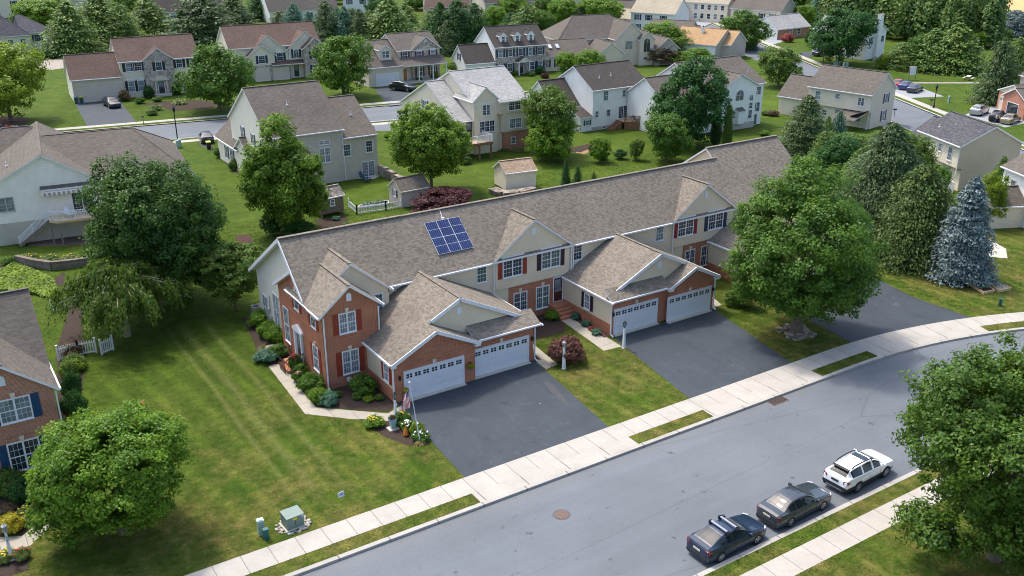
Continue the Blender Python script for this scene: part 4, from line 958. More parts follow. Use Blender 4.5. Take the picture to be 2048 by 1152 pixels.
h.garage('-y', 3.8, 0, .02, 4.6, 2.2, DOORW, False); h.door('-y', 8.4, 2.25, .3, 1.0, 2.1, DOOR_OR, 0)
h.win('-y', 8.7, 2.3, 4.15, 1.1, 1.4, 'single', SHUT_MAR); h.win('-y', 11.5, 1.9, 4.15, 1.1, 1.4, 'single', SHUT_MAR, GLASS, head=True); h.win('-y', 14.4, 1.9, 4.15, 1.1, 1.4, 'single', SHUT_MAR, GLASS_C, head=True)
h.win('-y', 11.5, 1.9, .8, 1.2, 1.7, 'single', SHUT_MAR); h.win('-y', 14.3, 1.9, .8, 1.2, 1.7, 'single', SHUT_MAR); h.done()
# white colonial with dormers
h = House('dormer_house', 'white house with stone front, three roof dormers and a white side garage', 'house', (101.3, 162.8), -7)
h.gab('x', 0, 11.3, 0, 9.5, 5.5, 9.0, SH_DARK, SID_WHITE, walls={'e0': STONE}); h.gab('x', -6.2, 0, .2, 7.0, 2.7, 6.0, SH_DARK, SID_WHITE, rk1=0, ends='0')
for x in (2.2, 5.3, 8.3):
    h.gab('y', .9, 4.2, x-.65, x+.65, 7.45, 8.25, SH_DARK, SID_WHITE, z0=5.9, walls={'1': None}, ends='0', rk=.12, oh=.12, rk1=0); h.win('-y', x, .9, 6.2, .75, 1.25)
rowwin(h, '-y', 0, 3.55, 1.05, 1.5, (1.2, 3.3, 5.6, 7.8, 9.9), shut=SHUT_NAVY, sw=.4); rowwin(h, '-y', 0, .7, 1.1, 1.6, (1.2, 3.2, 8.2, 10.0), shut=SHUT_NAVY, sw=.4)
h.gab('y', -1.6, 0, 4.5, 6.9, 2.6, 3.5, SH_DARK, None, z0=2.5, ends='', rk1=0); h.door('-y', 5.7, 0, .2, 1.0, 2.1, SHUT_BLK, .4)
b = h.mb('porch_post', WHITE); b.box((4.5, -1.5, 0), (4.68, -1.3, 2.5), WHITE); b.box((6.7, -1.5, 0), (6.88, -1.3, 2.5), WHITE); b.prism([(4.4, -1.62, 2.5), (7, -1.62, 2.5), (5.7, -1.62, 3.3)], (0, .1, 0), WHITE)
h.win('-x', 3.5, -6.2, 3.0, 1.0, 1.4, 'single', SHUT_NAVY); h.done()
# grey walk-out house (left of centre)
h = House('walkout_house', 'taupe sided house with steep brown roof and concrete walk-out basement', 'house', (36.0, 108.5), 0)
h.gab('x', .2, 9.4, 0, 14.4, 6.5, 11.3, SH_TAUPE, SID_GREY, r=7.2, walls={'0': STUCCO}, rk1=.25); h.gab('x', 9.4, 14.0, 0, 12.6, 5.4, 9.2, SH_TAUPE, SID_GREY, r=6.4, rk=0, ends='1')
h.mb('wall', CONC).box((5.5, -.04, -.05), (14.04, 0, 2.15), CONC, '-z'); h.mb('wall', CONC).box((14.0, 0, -.05), (14.04, 8, 2.1), CONC, '-z')
h.gab('y', 10.5, 19.5, -.3, 4.6, 3.0, 5.6, SH_TAUPE, STUCCO, rk=.2, rk1=.35)
h.gab('x', -.4, .2, 6.0, 11.5, 3.0, 5.0, SH_TAUPE, STUCCO, rk1=0)
h.win('-y', 7.0, 0, 4.85, 1.4, .55, 'double'); h.win('-y', 7.0, 0, 2.6, 1.5, 1.9, 'double', None, GLASS_C); h.win('-y', 9.9, 0, 3.0, 1.05, 1.55, 'single', None, GLASS_G); h.win('-y', 12.9, 0, 3.1, .95, 1.55)
h.win('-y', 12.6, -.04, .05, 1.8, 2.0, 'slider', None, GLASS_C); h.pent((3.4, -1.0, 3.9), (5.0, -1.0, 3.9), (5.0, 0, 4.4), (3.4, 0, 4.4), SH_TAUPE); h.mb('wall', SID_GREY).box((3.5, -.8, 2.2), (4.9, 0, 3.85), SID_GREY)
h.win('-x', 9.6, .2, 4.6, .8, 1.5, 'single', SHUT_NAVY); h.win('-x', 5.8, .2, 4.4, .8, 1.5, 'single', SHUT_NAVY); h.win('-x', 2.4, .2, 4.2, .8, 1.5, 'single', SHUT_NAVY); h.win('-x', 13.5, -.3, .8, .9, 1.6, 'single', SHUT_NAVY); h.win('-x', 15.8, -.3, .8, .9, 1.6, 'single', SHUT_NAVY)
h.pipe(4.2, 4.0, 9.3); h.pipe(12.0, 3.0, 7.4); h.spout(9.35, -.1, 6.2, 5.4, (.2, 0)); h.done()
# tan house with pale roof
h = House('pale_roof_house', 'tan sided house with light grey shingles and a raised rear deck', 'house', (63.2, 111.2), -1)
h.gab('x', 0, 3.0, .3, 17.0, 4.7, 8.9, SH_LIGHT, SID_CREAM, r=8.5, rk1=0, ends='0'); h.gab('x', 2.6, 11.0, .1, 13.5, 7.0, 10.4, SH_LIGHT, SID_CREAM, r=6.5)
h.gab('y', -.3, 5, 2.4, 6.0, 7.25, 9.1, SH_LIGHT, SID_CREAM, walls={'1': None}, ends='0', rk1=0)
h.mb('wall', SID_BEIGE).box((6.0, -1.0, 5.3), (10.9, .1, 7.2), SID_BEIGE); h.mb('wall', SID_BEIGE).box((6.6, -.9, 2.7), (10.9, .1, 5.3), SID_BEIGE, '+z'); h.mb('wall', BRICK_PALE).box((7.0, -.8, -.05), (10.9, .1, 2.65), BRICK_PALE, '-z+z')
h.slab([(5.8, -1.35, 7.0), (11.3, -1.35, 7.0), (11.3, .2, 7.7), (5.8, .2, 7.7)], SH_LIGHT)
h.win('-y', 4.3, -.3, 5.2, 1.2, 1.5, 'double'); h.win('-y', 8.4, -1.0, 5.6, 2.0, 1.4, 'double'); h.win('-y', 4.4, -.3, 2.9, 2.4, 1.6, 'triple'); h.win('-y', 8.6, -.9, 3.1, 2.0, 1.4, 'double', None, GLASS_C); h.win('-y', 8.3, -.8, .9, .8, 1.0)
h.door('-y', 1.9, .3, 2.4, .9, 2.1, SHUT_PLUM, .5); h.win('-x', 9.5, 0, 4.6, 1.3, 1.5, 'double', SHUT_NAVY); h.win('-x', 3.4, 0, 4.0, .8, 1.1)
b = h.mb('deck', WOODL); b.box((-.5, -3.2, 2.1), (3.6, .25, 2.3), WOODL); b.box((-.5, -3.25, 1.95), (3.6, -3.2, 2.32), WOOD)
for x in (-.4, 1.6, 3.4): b.box((x-.09, -3.1, -.05), (x+.09, -2.92, 2.1), WOOD)
b = h.mb('deck_rail', WHITE)
def rail(b, p, q, hgt=.95, sp=.14):
    p = Vector(p); q = Vector(q); L = (q-p).length; n = max(2, int(L/sp))
    b.beam(p+Vector((0, 0, hgt)), q+Vector((0, 0, hgt)), .08, .06, WHITE); b.beam(p+Vector((0, 0, .1)), q+Vector((0, 0, .1)), .05, .05, WHITE)
    for i in range(n+1):
        c = p.lerp(q, i/n); w_ = .045 if i % 12 else .1
        b.box((c.x-w_/2, c.y-w_/2, c.z), (c.x+w_/2, c.y+w_/2, c.z+hgt+(.0 if i % 12 else .08)), WHITE)
rail(b, (-.45, -3.15, 2.3), (3.55, -3.15, 2.3)); rail(b, (3.55, -3.15, 2.3), (3.55, 0, 2.3)); rail(b, (-.45, 0, 2.3), (-.45, -3.15, 2.3))
h.pipe(5.0, 3.2, 8.7, .35); h.pipe(8.4, 3.0, 8.6, .35); h.done()
# white house with cedar deck
h = House('cedar_deck_house', 'white two storey house with dark roof and an angled cedar deck', 'house', (87.85, 113.8), 0)
h.gab('x', .1, 10.4, 0, 9.6, 6.1, 9.05, SH_DARK, SID_WHITE); h.gab('x', -4.6, .1, 3.3, 11.5, 3.3, 6.9, SH_DARK, SID_WHITE, rk1=0, ends='0')
h.mb('wall', CONC).box((.05, -.04, -.05), (10.44, 0, .55), CONC, '-z'); h.mb('wall', SID_WHITE).box((-2.0, .2, -.05), (.1, 3.3, 2.3), SID_WHITE, '-z'); h.pent((-2.3, -.1, 2.25), (.1, -.1, 2.25), (.1, 3.3, 3.4), (-2.3, 3.3, 3.4), SH_DARK)
h.win('-y', 2.5, 0, 4.3, .95, 1.5, 'single', None, GLASS_G); h.win('-y', 6.0, 0, 4.5, .7, 1.1); h.win('-y', 9.3, 0, 4.2, .95, 1.5); h.win('-y', .9, 0, 1.9, .7, 1.05); h.win('-y', 3.1, 0, 1.85, .8, 1.1); h.win('-y', 6.0, 0, 1.25, 1.9, 1.95, 'slider', None, GLASS); h.win('-y', 9.0, 0, 1.5, 2.2, 1.45, 'triple', None, GLASS_C); h.win('-y', 2.3, -.04, .12, .6, .4, 'fixed', grid=False)
h.win('-y', -.7, .2, .9, .8, .8, 'single', SHUT_NAVY, sw=.25); h.door('-x', 1.6, -2.0, .05, 1.2, 1.9, DOORW); h.win('-x', 8.5, -4.6, 3.6, .9, 1.4, 'single', SHUT_BLUE); h.pipe(2.6, 1.9, 7.4, .45); h.pipe(5.0, 2.1, 7.5, .5)
b = h.mb('deck', WOOD); b.prism([(4.7, 0, 1.2), (10.6, 0, 1.2), (10.6, -2.6, 1.2), (9.4, -3.4, 1.2), (6.4, -3.4, 1.2), (4.7, -2.0, 1.2)], (0, 0, -.2), WOODL, WOOD)
for p, q in (((4.7, -2.0), (6.4, -3.4)), ((6.4, -3.4), (9.4, -3.4)), ((9.4, -3.4), (10.6, -2.6)), ((10.6, -2.6), (10.6, 0))):
    d = Vector((*q, 0))-Vector((*p, 0)); b.prism([(*p, 0), (*q, 0), (*q, 1.0), (*p, 1.0)], (-d.y*.02, d.x*.02, 0), WOOD)
    n = int(d.length/.16)
    for i in range(n+1): c = Vector((*p, 0)).lerp(Vector((*q, 0)), i/n); b.box((c.x-.03, c.y-.03, 1.2), (c.x+.03, c.y+.03, 2.1), WOOD)
    b.beam((*p, 2.12), (*q, 2.12), .12, .06, WOOD)
for i in range(6): b.box((4.6-(i+1)*.32, -1.6, -.05), (4.6-i*.32, -.3, 1.1-i*.19), WOOD)
h.done()
# white house with arched windows
h = House('arched_window_house', 'white house with tall arched windows in a front gable and brown roof', 'house', (103.4, 102.6), 0)
h.gab('y', 0, 7, -.2, 7.1, 6.45, 8.4, SH_TAUPE, SID_WHITE, walls={'1': None}, ends='0', rk1=0); h.gab('x', -3.2, 9.6, 1.0, 12.0, 6.4, 9.7, SH_TAUPE, SID_WHITE, r=7.0)
h.gab('x', -9.0, -3.2, 3.0, 11, 5.2, 8.0, SH_TAUPE, SID_WHITE, rk1=0, ends='0')
h.win('-y', 3.6, 0, 4.35, 1.7, 1.7, 'arch', None, GLASS_G); h.win('-y', 1.2, 0, 4.1, .8, 1.0, 'arch', None, GLASS_G); h.win('-y', 6.1, 0, 4.1, .8, 1.0, 'arch', None, GLASS_G)
for x in (1.2, 6.1): h.win('-y', x, 0, 2.9, .8, 1.0); h.win('-y', x, 0, 1.4, .85, 1.35)
h.win('-y', 8.4, 1.0, 4.6, 1.4, 1.3, 'double'); h.win('-y', 8.4, 1.0, 2.0, 1.5, 1.5, 'double'); h.win('-y', 8.0, .99, .0, 1.5, 1.7, 'slider', None, GLASS, WHITE); h.mb('wall', CONC).box((-.2, -.04, -.05), (7.1, 0, .95), CONC, '-z'); h.mb('chase', SID_WHITE).box((3.0, -.7, 1.0), (4.3, 0, 2.9), SID_WHITE); h.pent((2.9, -.8, 2.9), (4.4, -.8, 2.9), (4.4, 0, 3.35), (2.9, 0, 3.35), SH_TAUPE)
h.pipe(8.2, 3.2, 7.6, .4); h.done()
# long tan house by the side street
h = House('long_tan_house', 'long tan sided house with overhanging upper floor beside the side street', 'house', (123.5, 91.7), -79)
h.gab('x', -10.4, 0, 0, 7.6, 5.25, 8.2, SH_TAUPE, SID_CREAM, z0=2.6, walls={'1': SID_BEIGE}); h.walls(-10.4, .45, 0, 7.6, -.05, 2.6, SID_CREAM, '+z'); h.mb('wall', SID_BEIGE).box((0, .45, -.05), (.01, 7.6, 2.6), SID_BEIGE)
h.gab('x', -16.0, -10.4, .8, 7.6, 2.9, 6.0, SH_TAUPE, SID_CREAM, rk1=0, ends='0')
h.win('-y', -8.8, 0, 3.35, 1.0, 1.4, 'single', None, GLASS_C); h.win('-y', -5.5, 0, 3.9, .9, .9, 'single', None, GLASS_C); h.win('-y', -1.6, 0, 3.4, 1.1, 1.3, 'double'); h.win('-y', -7.6, .45, 1.0, .9, .9); h.win('-y', -5.0, .45, .3, 1.8, 2.0, 'slider', None, GLASS_C); h.win('-y', -2.6, .45, .8, 2.2, 1.4, 'triple', None, GLASS_C)
h.win('+x', 4.8, 0, 3.4, 1.0, 1.5, 'single', SHUT_NAVY, GLASS_G, sw=.4); h.win('+x', 4.6, .01, .7, 1.0, 1.6, 'single', SHUT_BLK, GLASS_C, sw=.4); h.pipe(-3.5, 1.9, 6.5, .4); h.pipe(-.9, .9, 5.9, .4); h.spout(-.1, -.05, 5.0)
b = h.mb('awning', SHUT_BLK); b.prism([(-1.9, -2.6, 2.2), (-.2, -2.6, 2.9), (-.2, 0, 2.9), (-1.9, 0, 2.2)], (0, 0, -.05), SHUT_BLK)
h.slab([(-4.4, -3.4, 1.9), (-.6, -3.4, 1.9), (-.6, .3, 2.5), (-4.4, .3, 2.5)], SH_TAUPE, .15, CREAM_T, 'porch_roof'); h.done()
# khaki house with slate roof
h = House('slate_roof_house', 'house with dark slate coloured roof, khaki gable wall and cream rear wall', 'house', (104.7, 64.5), -113)
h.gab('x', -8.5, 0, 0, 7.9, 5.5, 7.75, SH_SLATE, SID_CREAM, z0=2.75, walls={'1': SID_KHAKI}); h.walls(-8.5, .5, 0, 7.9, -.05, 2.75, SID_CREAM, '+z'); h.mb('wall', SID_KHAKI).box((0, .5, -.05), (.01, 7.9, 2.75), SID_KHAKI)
h.gab('x', -13.0, -8.5, 1.0, 8.4, 3.4, 6.2, SH_SLATE, SID_CREAM, rk1=0, ends='0')
h.win('-y', -6.9, 0, 3.3, .9, 1.75, 'single', None, GLASS_C); h.win('-y', -4.0, 0, 3.9, .75, 1.05, 'single', None, GLASS_C); h.win('-y', -1.9, 0, 3.3, .9, 1.75, 'single', None, GLASS_C); h.win('-y', -6.2, .5, .45, 1.8, 2.0, 'slider', None, GLASS); h.win('-y', -2.8, .5, .9, 1.6, 1.5, 'double', None, GLASS_C); h.pipe(-5.0, 2.2, 6.7, .4); h.pipe(-6.6, 1.2, 6.3, .3); h.spout(-.1, -.05, 5.3)
b = h.mb('deck_rail', WHITE); rail(b, (-7.6, -1.6, .6), (-4.6, -1.6, .6), 1.1); rail(b, (-4.6, -1.6, .6), (-4.6, .4, .6), 1.1); rail(b, (-1.2, -.6, .0), (.8, -.6, .0), 1.3, .1); h.mb('deck', WOODL).box((-7.7, -1.7, .45), (-4.5, .5, .6), WOODL); h.done()
# right edge: white house with sunroom
h = House('sunroom_house', 'white house with brown roof at the right edge behind a tan sunroom', 'house', (98.7, 53.4), -114)
h.gab('x', -3.4, 6, .3, 9, 5.5, 8.0, SH_TAUPE, SID_WHITE); h.win('-y', -1.5, .3, 3.0, .85, 1.5, 'single', None, GLASS_C, trim=CREAM_T)
h.gab('y', -3.4, .3, -2.6, 1.1, 2.5, 4.1, SH_TAUPE, SID_CREAM, walls={'1': None}, ends='0', rk=.3, rk1=0)
for x in (-2.15, -1.35, -.55): h.win('-x', -1.6-(x+1.35)*1.0, -2.6, .95, .72, 1.3)
rowwin(h, '-y', -3.4, .95, .72, 1.3, (-1.9, -1.1), glass=GLASS); h.door('-y', .35, -3.4, .1, .9, 2.1, DOOR_BL); h.done()
# left: white house with deck and awning
h = House('awning_house', 'white sided house with complex taupe hip roof, rear awning and raised deck', 'house', (6.2, 104.8), -7)
h.gab('y', 0, 17, -.6, 10.1, 5.75, 8.9, SH_TAUPE, SID_WIDE, z0=2.25, r=5.2, walls={'1': None}, ends='0', rk=.3, rk1=0, oh=.25); h.mb('wall', CONC).box((-.6, .02, -.05), (10.1, 8, 2.25), CONC, '-z')
h.hip(5.0, -.2, 19.2, 15.6, 5.4, 9.15, SH_TAUPE, SID_WIDE, hl=.9, hr=5.0, walls=False); h.walls(10.1, .4, 19.0, 15, -.05, 5.35, SID_WIDE)
h.hip(-3.0, 9.5, 9.0, 20, 5.3, 8.95, SH_TAUPE, SID_WIDE, walls=False, hl=5.0, hr=5.0); h.walls(-2.8, 9.8, 8, 19.8, -.05, 5.3, SID_WIDE)
h.win('-y', 1.3, 0, 3.45, 1.5, 1.5, 'double', None, GLASS_C, trim=GREYM); h.win('-y', 8.3, 0, 2.55, 2.0, 2.25, 'slider', None, GLASS); h.pipe(1.9, 3.3, 7.3, .5); h.pipe(15.2, 4.6, 7.3, .5)
h.skylight((14.9, 5.3, 7.62), .48, .8, 1.1); h.skylight((13.2, 4.4, 7.2), .48, .8, 1.1)
b = h.mb('awning', CREAM_T); b.prism([(4.6, -.75, 5.1), (9.9, -.75, 5.1), (9.9, 0, 5.4), (4.6, 0, 5.4)], (0, 0, -.06), CREAM_T)
AW = plain('awning_stripe', (.35, .27, .22), .8)
for i in range(24): x = 4.6+i*.2208; b.box((x, -.78, 4.82-(i % 2)*.05), (x+.2208, -.75, 5.1), AW if i % 2 else WHITE)
b = h.mb('deck', WOODL); b.prism([(4.9, 0, 2.5), (4.9, -1.7, 2.5), (5.7, -2.4, 2.5), (10.6, -2.4, 2.5), (10.6, 0, 2.5)], (0, 0, -.22), WOODL, WOODL)
b = h.mb('deck_post', WOODG)
for x, y in ((5.0, -1.6), (5.8, -2.3), (8.0, -2.3), (10.4, -2.3)): b.box((x-.08, y-.08, -.05), (x+.08, y+.08, 2.3), WOODG)
b.beam((1.9, -1.25, .15), (4.9, -1.25, 2.35), .06, .28, WOODG)
for i in range(11): b.box((2.0+i*.265, -1.2, .12+i*.205), (2.3+i*.265, -.15, .2+i*.205), WOODL)
b = h.mb('deck_rail', WHITE); rail(b, (4.95, -1.7, 2.5), (5.7, -2.38, 2.5)); rail(b, (5.7, -2.38, 2.5), (10.5, -2.38, 2.5)); rail(b, (1.9, -1.22, .12), (4.9, -1.22, 2.5)); h.done()
# left foreground: brick end house
h = House('brick_house', 'red brick house with navy shutters at the left edge', 'house', (4.6, 57.1), 0, off=(4.6, 57.1))
h.gab('y', 57.1, 61.5, -.45, 4.55, 5.7, 7.95, SH_TAUPE, BRICK_PALE, r=2.05, walls={'1': None}, ends='0', rk=.3, rk1=2.2)
h.gab('x', -9, 4.55, 60.4, 71.5, 5.7, 9.5, SH_TAUPE, STUCCO, r=64.4, walls={'1': None}, rk1=.35)
q = h.mb('wall', BRICK_PALE); q.face([(4.55, 60.0, -.05), (4.55, 66.2, -.05), (4.55, 66.2, 5.35), (4.55, 62.2, 7.1), (4.55, 60.0, 5.6)], BRICK_PALE)
h.mb('wall', SID_WIDE).face([(4.35, 60.5, 0), (4.35, 71.4, 0), (4.35, 71.4, 5.6), (4.35, 64.4, 9.3), (4.35, 60.5, 5.75)], SID_WIDE)
h.slab([(4.2, 62.2, 7.25), (4.95, 62.2, 7.25), (4.95, 66.5, 5.5), (4.2, 66.5, 5.5)], SH_TAUPE, .25)
h.win('-y', 2.4, 57.1, 4.1, 1.75, 1.55, 'double', SHUT_BLUE, GLASS_C, key=CREAM_T, sw=.45); h.win('-y', 2.4, 57.1, .85, 1.75, 1.95, 'double', SHUT_BLUE, GLASS, key=CREAM_T, sw=.45); h.gvent('-y', 2.0, 57.1, 6.55)
h.mb('band', BRICK).box((-.4, 57.06, 3.2), (4.58, 57.1, 3.5), BRICK_PALE); h.win('+x', 61.0, 4.55, 4.3, .9, 1.5, 'single', SHUT_NAVY); h.win('+x', 60.6, 4.55, .9, .9, 1.7); h.spout(4.66, 57.05, 5.5); b = h.mb('wall_vent'); b.tube([(4.1, 57.0, .45), (4.1, 57.1, .45)], .17, WHITE, 12); h.done()
# right edge: house with brick garage
h = House('brick_garage_house', 'tan house with brick garage front at the right edge beside parked cars', 'house', (155.0, 90.5), -116)
h.gab('y', 0, 7, 0, 7.5, 3.1, 4.6, SH_TAUPE, BRICK_PALE, walls={'1': None, '0': SID_CREAM}, ends='0'); h.mb('wall', BRICK_PALE).box((0, -.06, -.05), (7.5, 0, 2.9), BRICK_PALE, '-z'); h.gvent('-y', 3.75, 0, 3.3, CREAM_T)
h.gab('y', -1.5, 5, 3.6, 9.5, 3.0, 4.6, SH_TAUPE, BRICK_PALE, walls={'1': None}, ends='0'); h.garage('-y', 2.0, -.06, .02, 2.7, 2.1, DOORT); h.win('-y', 6.4, -1.5, .02, 3.0, 2.2, 'fixed', grid=False)
h.gab('x', -1, 12, 4, 12, 5.3, 7.6, SH_TAUPE, SID_CREAM); h.win('-y', 1.0, 4.0, 3.9, 1.0, 1.3, 'single', SHUT_NAVY); h.done()
# stucco mansion
h = House('stucco_mansion', 'tan stucco mansion with brown hip roof and arched stone entrance wing', 'house', (128.5, 158.0), -12)
h.hip(-11.5, 5, 8.0, 16, 5.4, 9.6, SH_TAUPE, STUCCO_TAN); h.gab('y', 1.5, 9, 0, 6.8, 5.4, 8.9, SH_TAUPE, STUCCO_TAN, walls={'1': None}, ends='0'); h.gab('y', .3, 5, 5.0, 8.2, 5.3, 7.0, SH_TAUPE, STUCCO_TAN, walls={'1': None}, ends='0')
h.gab('y', -.8, 8, 8.3, 13.5, 3.3, 5.6, SH_TAUPE, STONE, walls={'1': None}, ends='0'); h.hip(-17.5, .5, -6.0, 9.0, 3.0, 5.6, SH_TAUPE, STUCCO_TAN, hr=0); h.gab('y', -2.5, 6, -5.8, -.4, 3.2, 5.6, SH_TAUPE, STUCCO_TAN, walls={'1': None}, ends='0')
h.win('-y', 3.0, 1.5, 3.3, 1.8, 1.8, 'double', None, GLASS_C, CREAM_T); h.win('-y', 6.6, .3, 2.7, 1.6, 2.9, 'arch', None, GLASS, CREAM_T); h.win('-y', 10.9, -.8, .5, 1.7, 2.8, 'arch', None, GLASS_C, CREAM_T); rowwin(h, '-y', .5, .8, 1.0, 1.5, (-16, -13.5, -11), shut=SHUT_NAVY, trim=CREAM_T)
h.skylight((-14.5, 2.6, 4.6), .6); h.skylight((-12.8, 2.7, 4.6), .6); h.done()
# slate hip house top left
h = House('slate_hip_house', 'cream house with slate grey hip roof and skylights in the top left corner', 'house', (23.0, 250.5), 3)
h.hip(-18, 0, 6.8, 12, 3.5, 8.8, SH_SLATE, SID_CREAM); h.hip(5.5, 1.2, 12.4, 12.5, 3.8, 7.4, SH_SLATE, SID_CREAM, hl=.5); rowwin(h, '-y', 0, 1.0, 1.1, 1.7, (-3, .2, 2.6, 5.2), glass=GLASS_G); h.win('-y', 8.6, 1.2, 1.7, 1.5, 1.6, 'single', SHUT_NAVY); h.skylight((.6, 4.0, 6.9), .84, 1.1, 1.7); h.skylight((-3.4, 4.0, 6.9), .84, 1.1, 1.7); h.done()
def far(name, label, loc, deg, w, d, ze, zr, roof, wall, wx=(), z1=3.3, shut=None, side=None, gside=None, chim=None, gar=0, wing=None, sx=(), g=None, low=True):
    h = House(name, label, 'house', loc, deg); h.det = False
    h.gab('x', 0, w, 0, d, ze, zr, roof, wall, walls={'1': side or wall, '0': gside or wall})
    rowwin(h, '-y', 0, z1, 1.1, 1.4, wx, shut=shut, glass=g)
    if low and ze > 4.5: rowwin(h, '-y', 0, .8, 1.1, 1.5, wx, shut=shut, glass=g)
    for x, z in sx: h.win('+x', x, w, z, 1.1, 1.4, 'single', shut)
    if wing: x0, x1, y0, y1, a, b_, rf = wing; h.gab('x', x0, x1, y0, y1, a, b_, rf or roof, side or wall)
    for i in range(gar): h.garage('-y', (wing[0] if wing else 0)+1.9+i*3.2, (wing[2] if wing else 0), .02, 2.6, 2.1, DOORT, False)
    if chim: h.chimney(*chim)
    h.done(); return h
far('chimney_house', 'white two storey house with a tall white end chimney before the dark wood', (178.5, 135.8), -78, 0.01+12.5, 9, 5.6, 8.2, SH_LIGHT, SID_WHITE, (-1.0+2.5, 5, 9), sx=((2.0, 3.2), (7.2, 3.2)), shut=SHUT_NAVY, chim=(12.5, 3.7, 13.2, 5.3, 9.3, SID_WHITE))
bpy.data.objects['chimney_house'].location = (176.5, 148.5, 0)
far('ranch_house', 'low brick and white ranch house behind a red shrub', (188.0, 169.5), 2, 12, 8, 2.5, 5.4, SH_LIGHT, BRICK_PALE, (5, 8), .8, gside=SID_WHITE)
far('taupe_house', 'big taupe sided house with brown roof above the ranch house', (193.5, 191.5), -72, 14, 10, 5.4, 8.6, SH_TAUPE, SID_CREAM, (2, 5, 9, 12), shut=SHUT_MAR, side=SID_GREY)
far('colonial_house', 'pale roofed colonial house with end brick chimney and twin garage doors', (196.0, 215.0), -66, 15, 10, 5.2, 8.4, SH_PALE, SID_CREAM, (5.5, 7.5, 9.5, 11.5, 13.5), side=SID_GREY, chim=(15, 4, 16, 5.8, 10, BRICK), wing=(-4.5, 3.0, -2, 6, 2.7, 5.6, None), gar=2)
far('white_corner_house', 'white house with pale tan roof behind round green trees', (166.5, 200.5), -62, 12, 11, 5.2, 8.6, SH_PALE, SID_WHITE, (2, 5, 9), shut=SHUT_NAVY, wing=(-5, 0, 2, 9, 3.2, 5.5, None))
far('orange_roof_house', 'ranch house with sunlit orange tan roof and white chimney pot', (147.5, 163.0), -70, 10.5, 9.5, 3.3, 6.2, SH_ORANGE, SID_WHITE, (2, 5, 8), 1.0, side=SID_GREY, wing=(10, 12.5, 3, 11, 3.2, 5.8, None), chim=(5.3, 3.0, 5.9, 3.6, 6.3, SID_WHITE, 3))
far('brown_roof_ranch', 'ranch house with plain brown roof between orange roof and tree', (149.0, 174.5), -60, 10, 12, 3.0, 6.4, SH_TAUPE, SID_GREY, (2, 6), 1.0, wing=(2, 9, 10, 17, 2.8, 4.6, SH_BROWN))
far('brick_porch_house', 'grey house with brick ground floor behind the round street tree', (187.0, 232.5), -66, 16, 10, 5.0, 8.0, SH_TAUPE, SID_GREY, (8, 10.5, 13, 15), shut=SHUT_NAVY, sx=((2.5, 3.4), (7, 3.4)))
far('olive_house', 'cream house with dark roof behind the top left pine trees', (60.0, 262.0), -4, 20, 11, 5.6, 10.5, SH_DARK, SID_CREAM, (5, 9.5, 13, 16), shut=SHUT_NAVY)
far('cream_gable_house', 'pale cream gabled house between two top left pines', (47.0, 297.0), -5, 10, 12, 6.5, 10.5, SH_DARK, SID_BEIGE, (2, 6, 8))
far('white_gable_house', 'white gabled house with broad taupe roof behind blue green spruces', (94.0, 270.5), -3, 20, 13, 3.0, 9.5, SH_TAUPE, SID_WHITE, (8, 12, 16), 1.0, low=False)
far('shuttered_gable_house', 'small white gabled house with black shutters above the spruces', (122.0, 284.0), -25, 11, 9, 4.6, 8.2, SH_BROWN, SID_WHITE, (2.0, 6, 9), 2.6, SHUT_BLK, low=False)
far('dark_roof_house', 'long dark brown roofed house behind the big yellow green pine', (128.5, 243.0), -35, 12, 12, 4.2, 8.8, SH_BROWN, SID_BEIGE, (2, 6, 10))
far('maroon_roof_house', 'tan house with dark roof behind the dark cedar clump', (148.0, 243.0), -8, 16, 11, 4.8, 8.8, SH_DARK, SID_BEIGE, (3, 8, 12), wing=(14, 22, -3, 5, 2.6, 4.6, SH_PALE))
far('stone_gable_house', 'stone gabled house with brown roof peeping over the cedar clump', (141.0, 262.0), -14, 14, 11, 5.6, 9.6, SH_BROWN, STONE, (3, 7, 11))
far('hidden_roof_house', 'brown roofed house half hidden between light green trees', (164.0, 236.0), -20, 9, 9, 3.2, 5.8, SH_TAUPE, SID_BEIGE, (2, 5), 1.2)
far('wide_roof_house', 'house with broad taupe roof at the top centre', (178.0, 262.0), -12, 18, 11, 3.0, 7.0, SH_TAUPE, SID_BEIGE, (3, 8, 13), 1.0)
far('small_grey_house', 'small grey house with one shuttered window by a round bush', (200.5, 252.0), -40, 11, 9, 4.6, 7.6, SH_TAUPE, SID_GREY, (3, 7), shut=SHUT_NAVY)
far('blue_house', 'pale blue house on the top street', (196.0, 304.0), -20, 12, 9, 5, 8, SH_TAUPE, plain('siding_pale_blue', (.35, .42, .52)), (3, 7), shut=None)
far('garage_side_house', 'tan garage block with brown roof beside the white corner house', (171.5, 219.0), -50, 8, 8, 3.2, 6.2, SH_TAUPE, SID_BEIGE, (3,), 1.0)
far('porch_gable_house', 'cream house with porch roof in the very top left corner', (22.0, 325.0), 2, 20, 11, 6.0, 10, SH_BROWN, SID_CREAM, (5, 9, 14), shut=SHUT_BLK)
far('grey_street_house', 'grey roofed house high up beside the top street tree', (205.0, 268.0), -40, 13, 10, 4.8, 8, SH_LIGHT, SID_GREY, (3, 7), shut=SHUT_BLK)
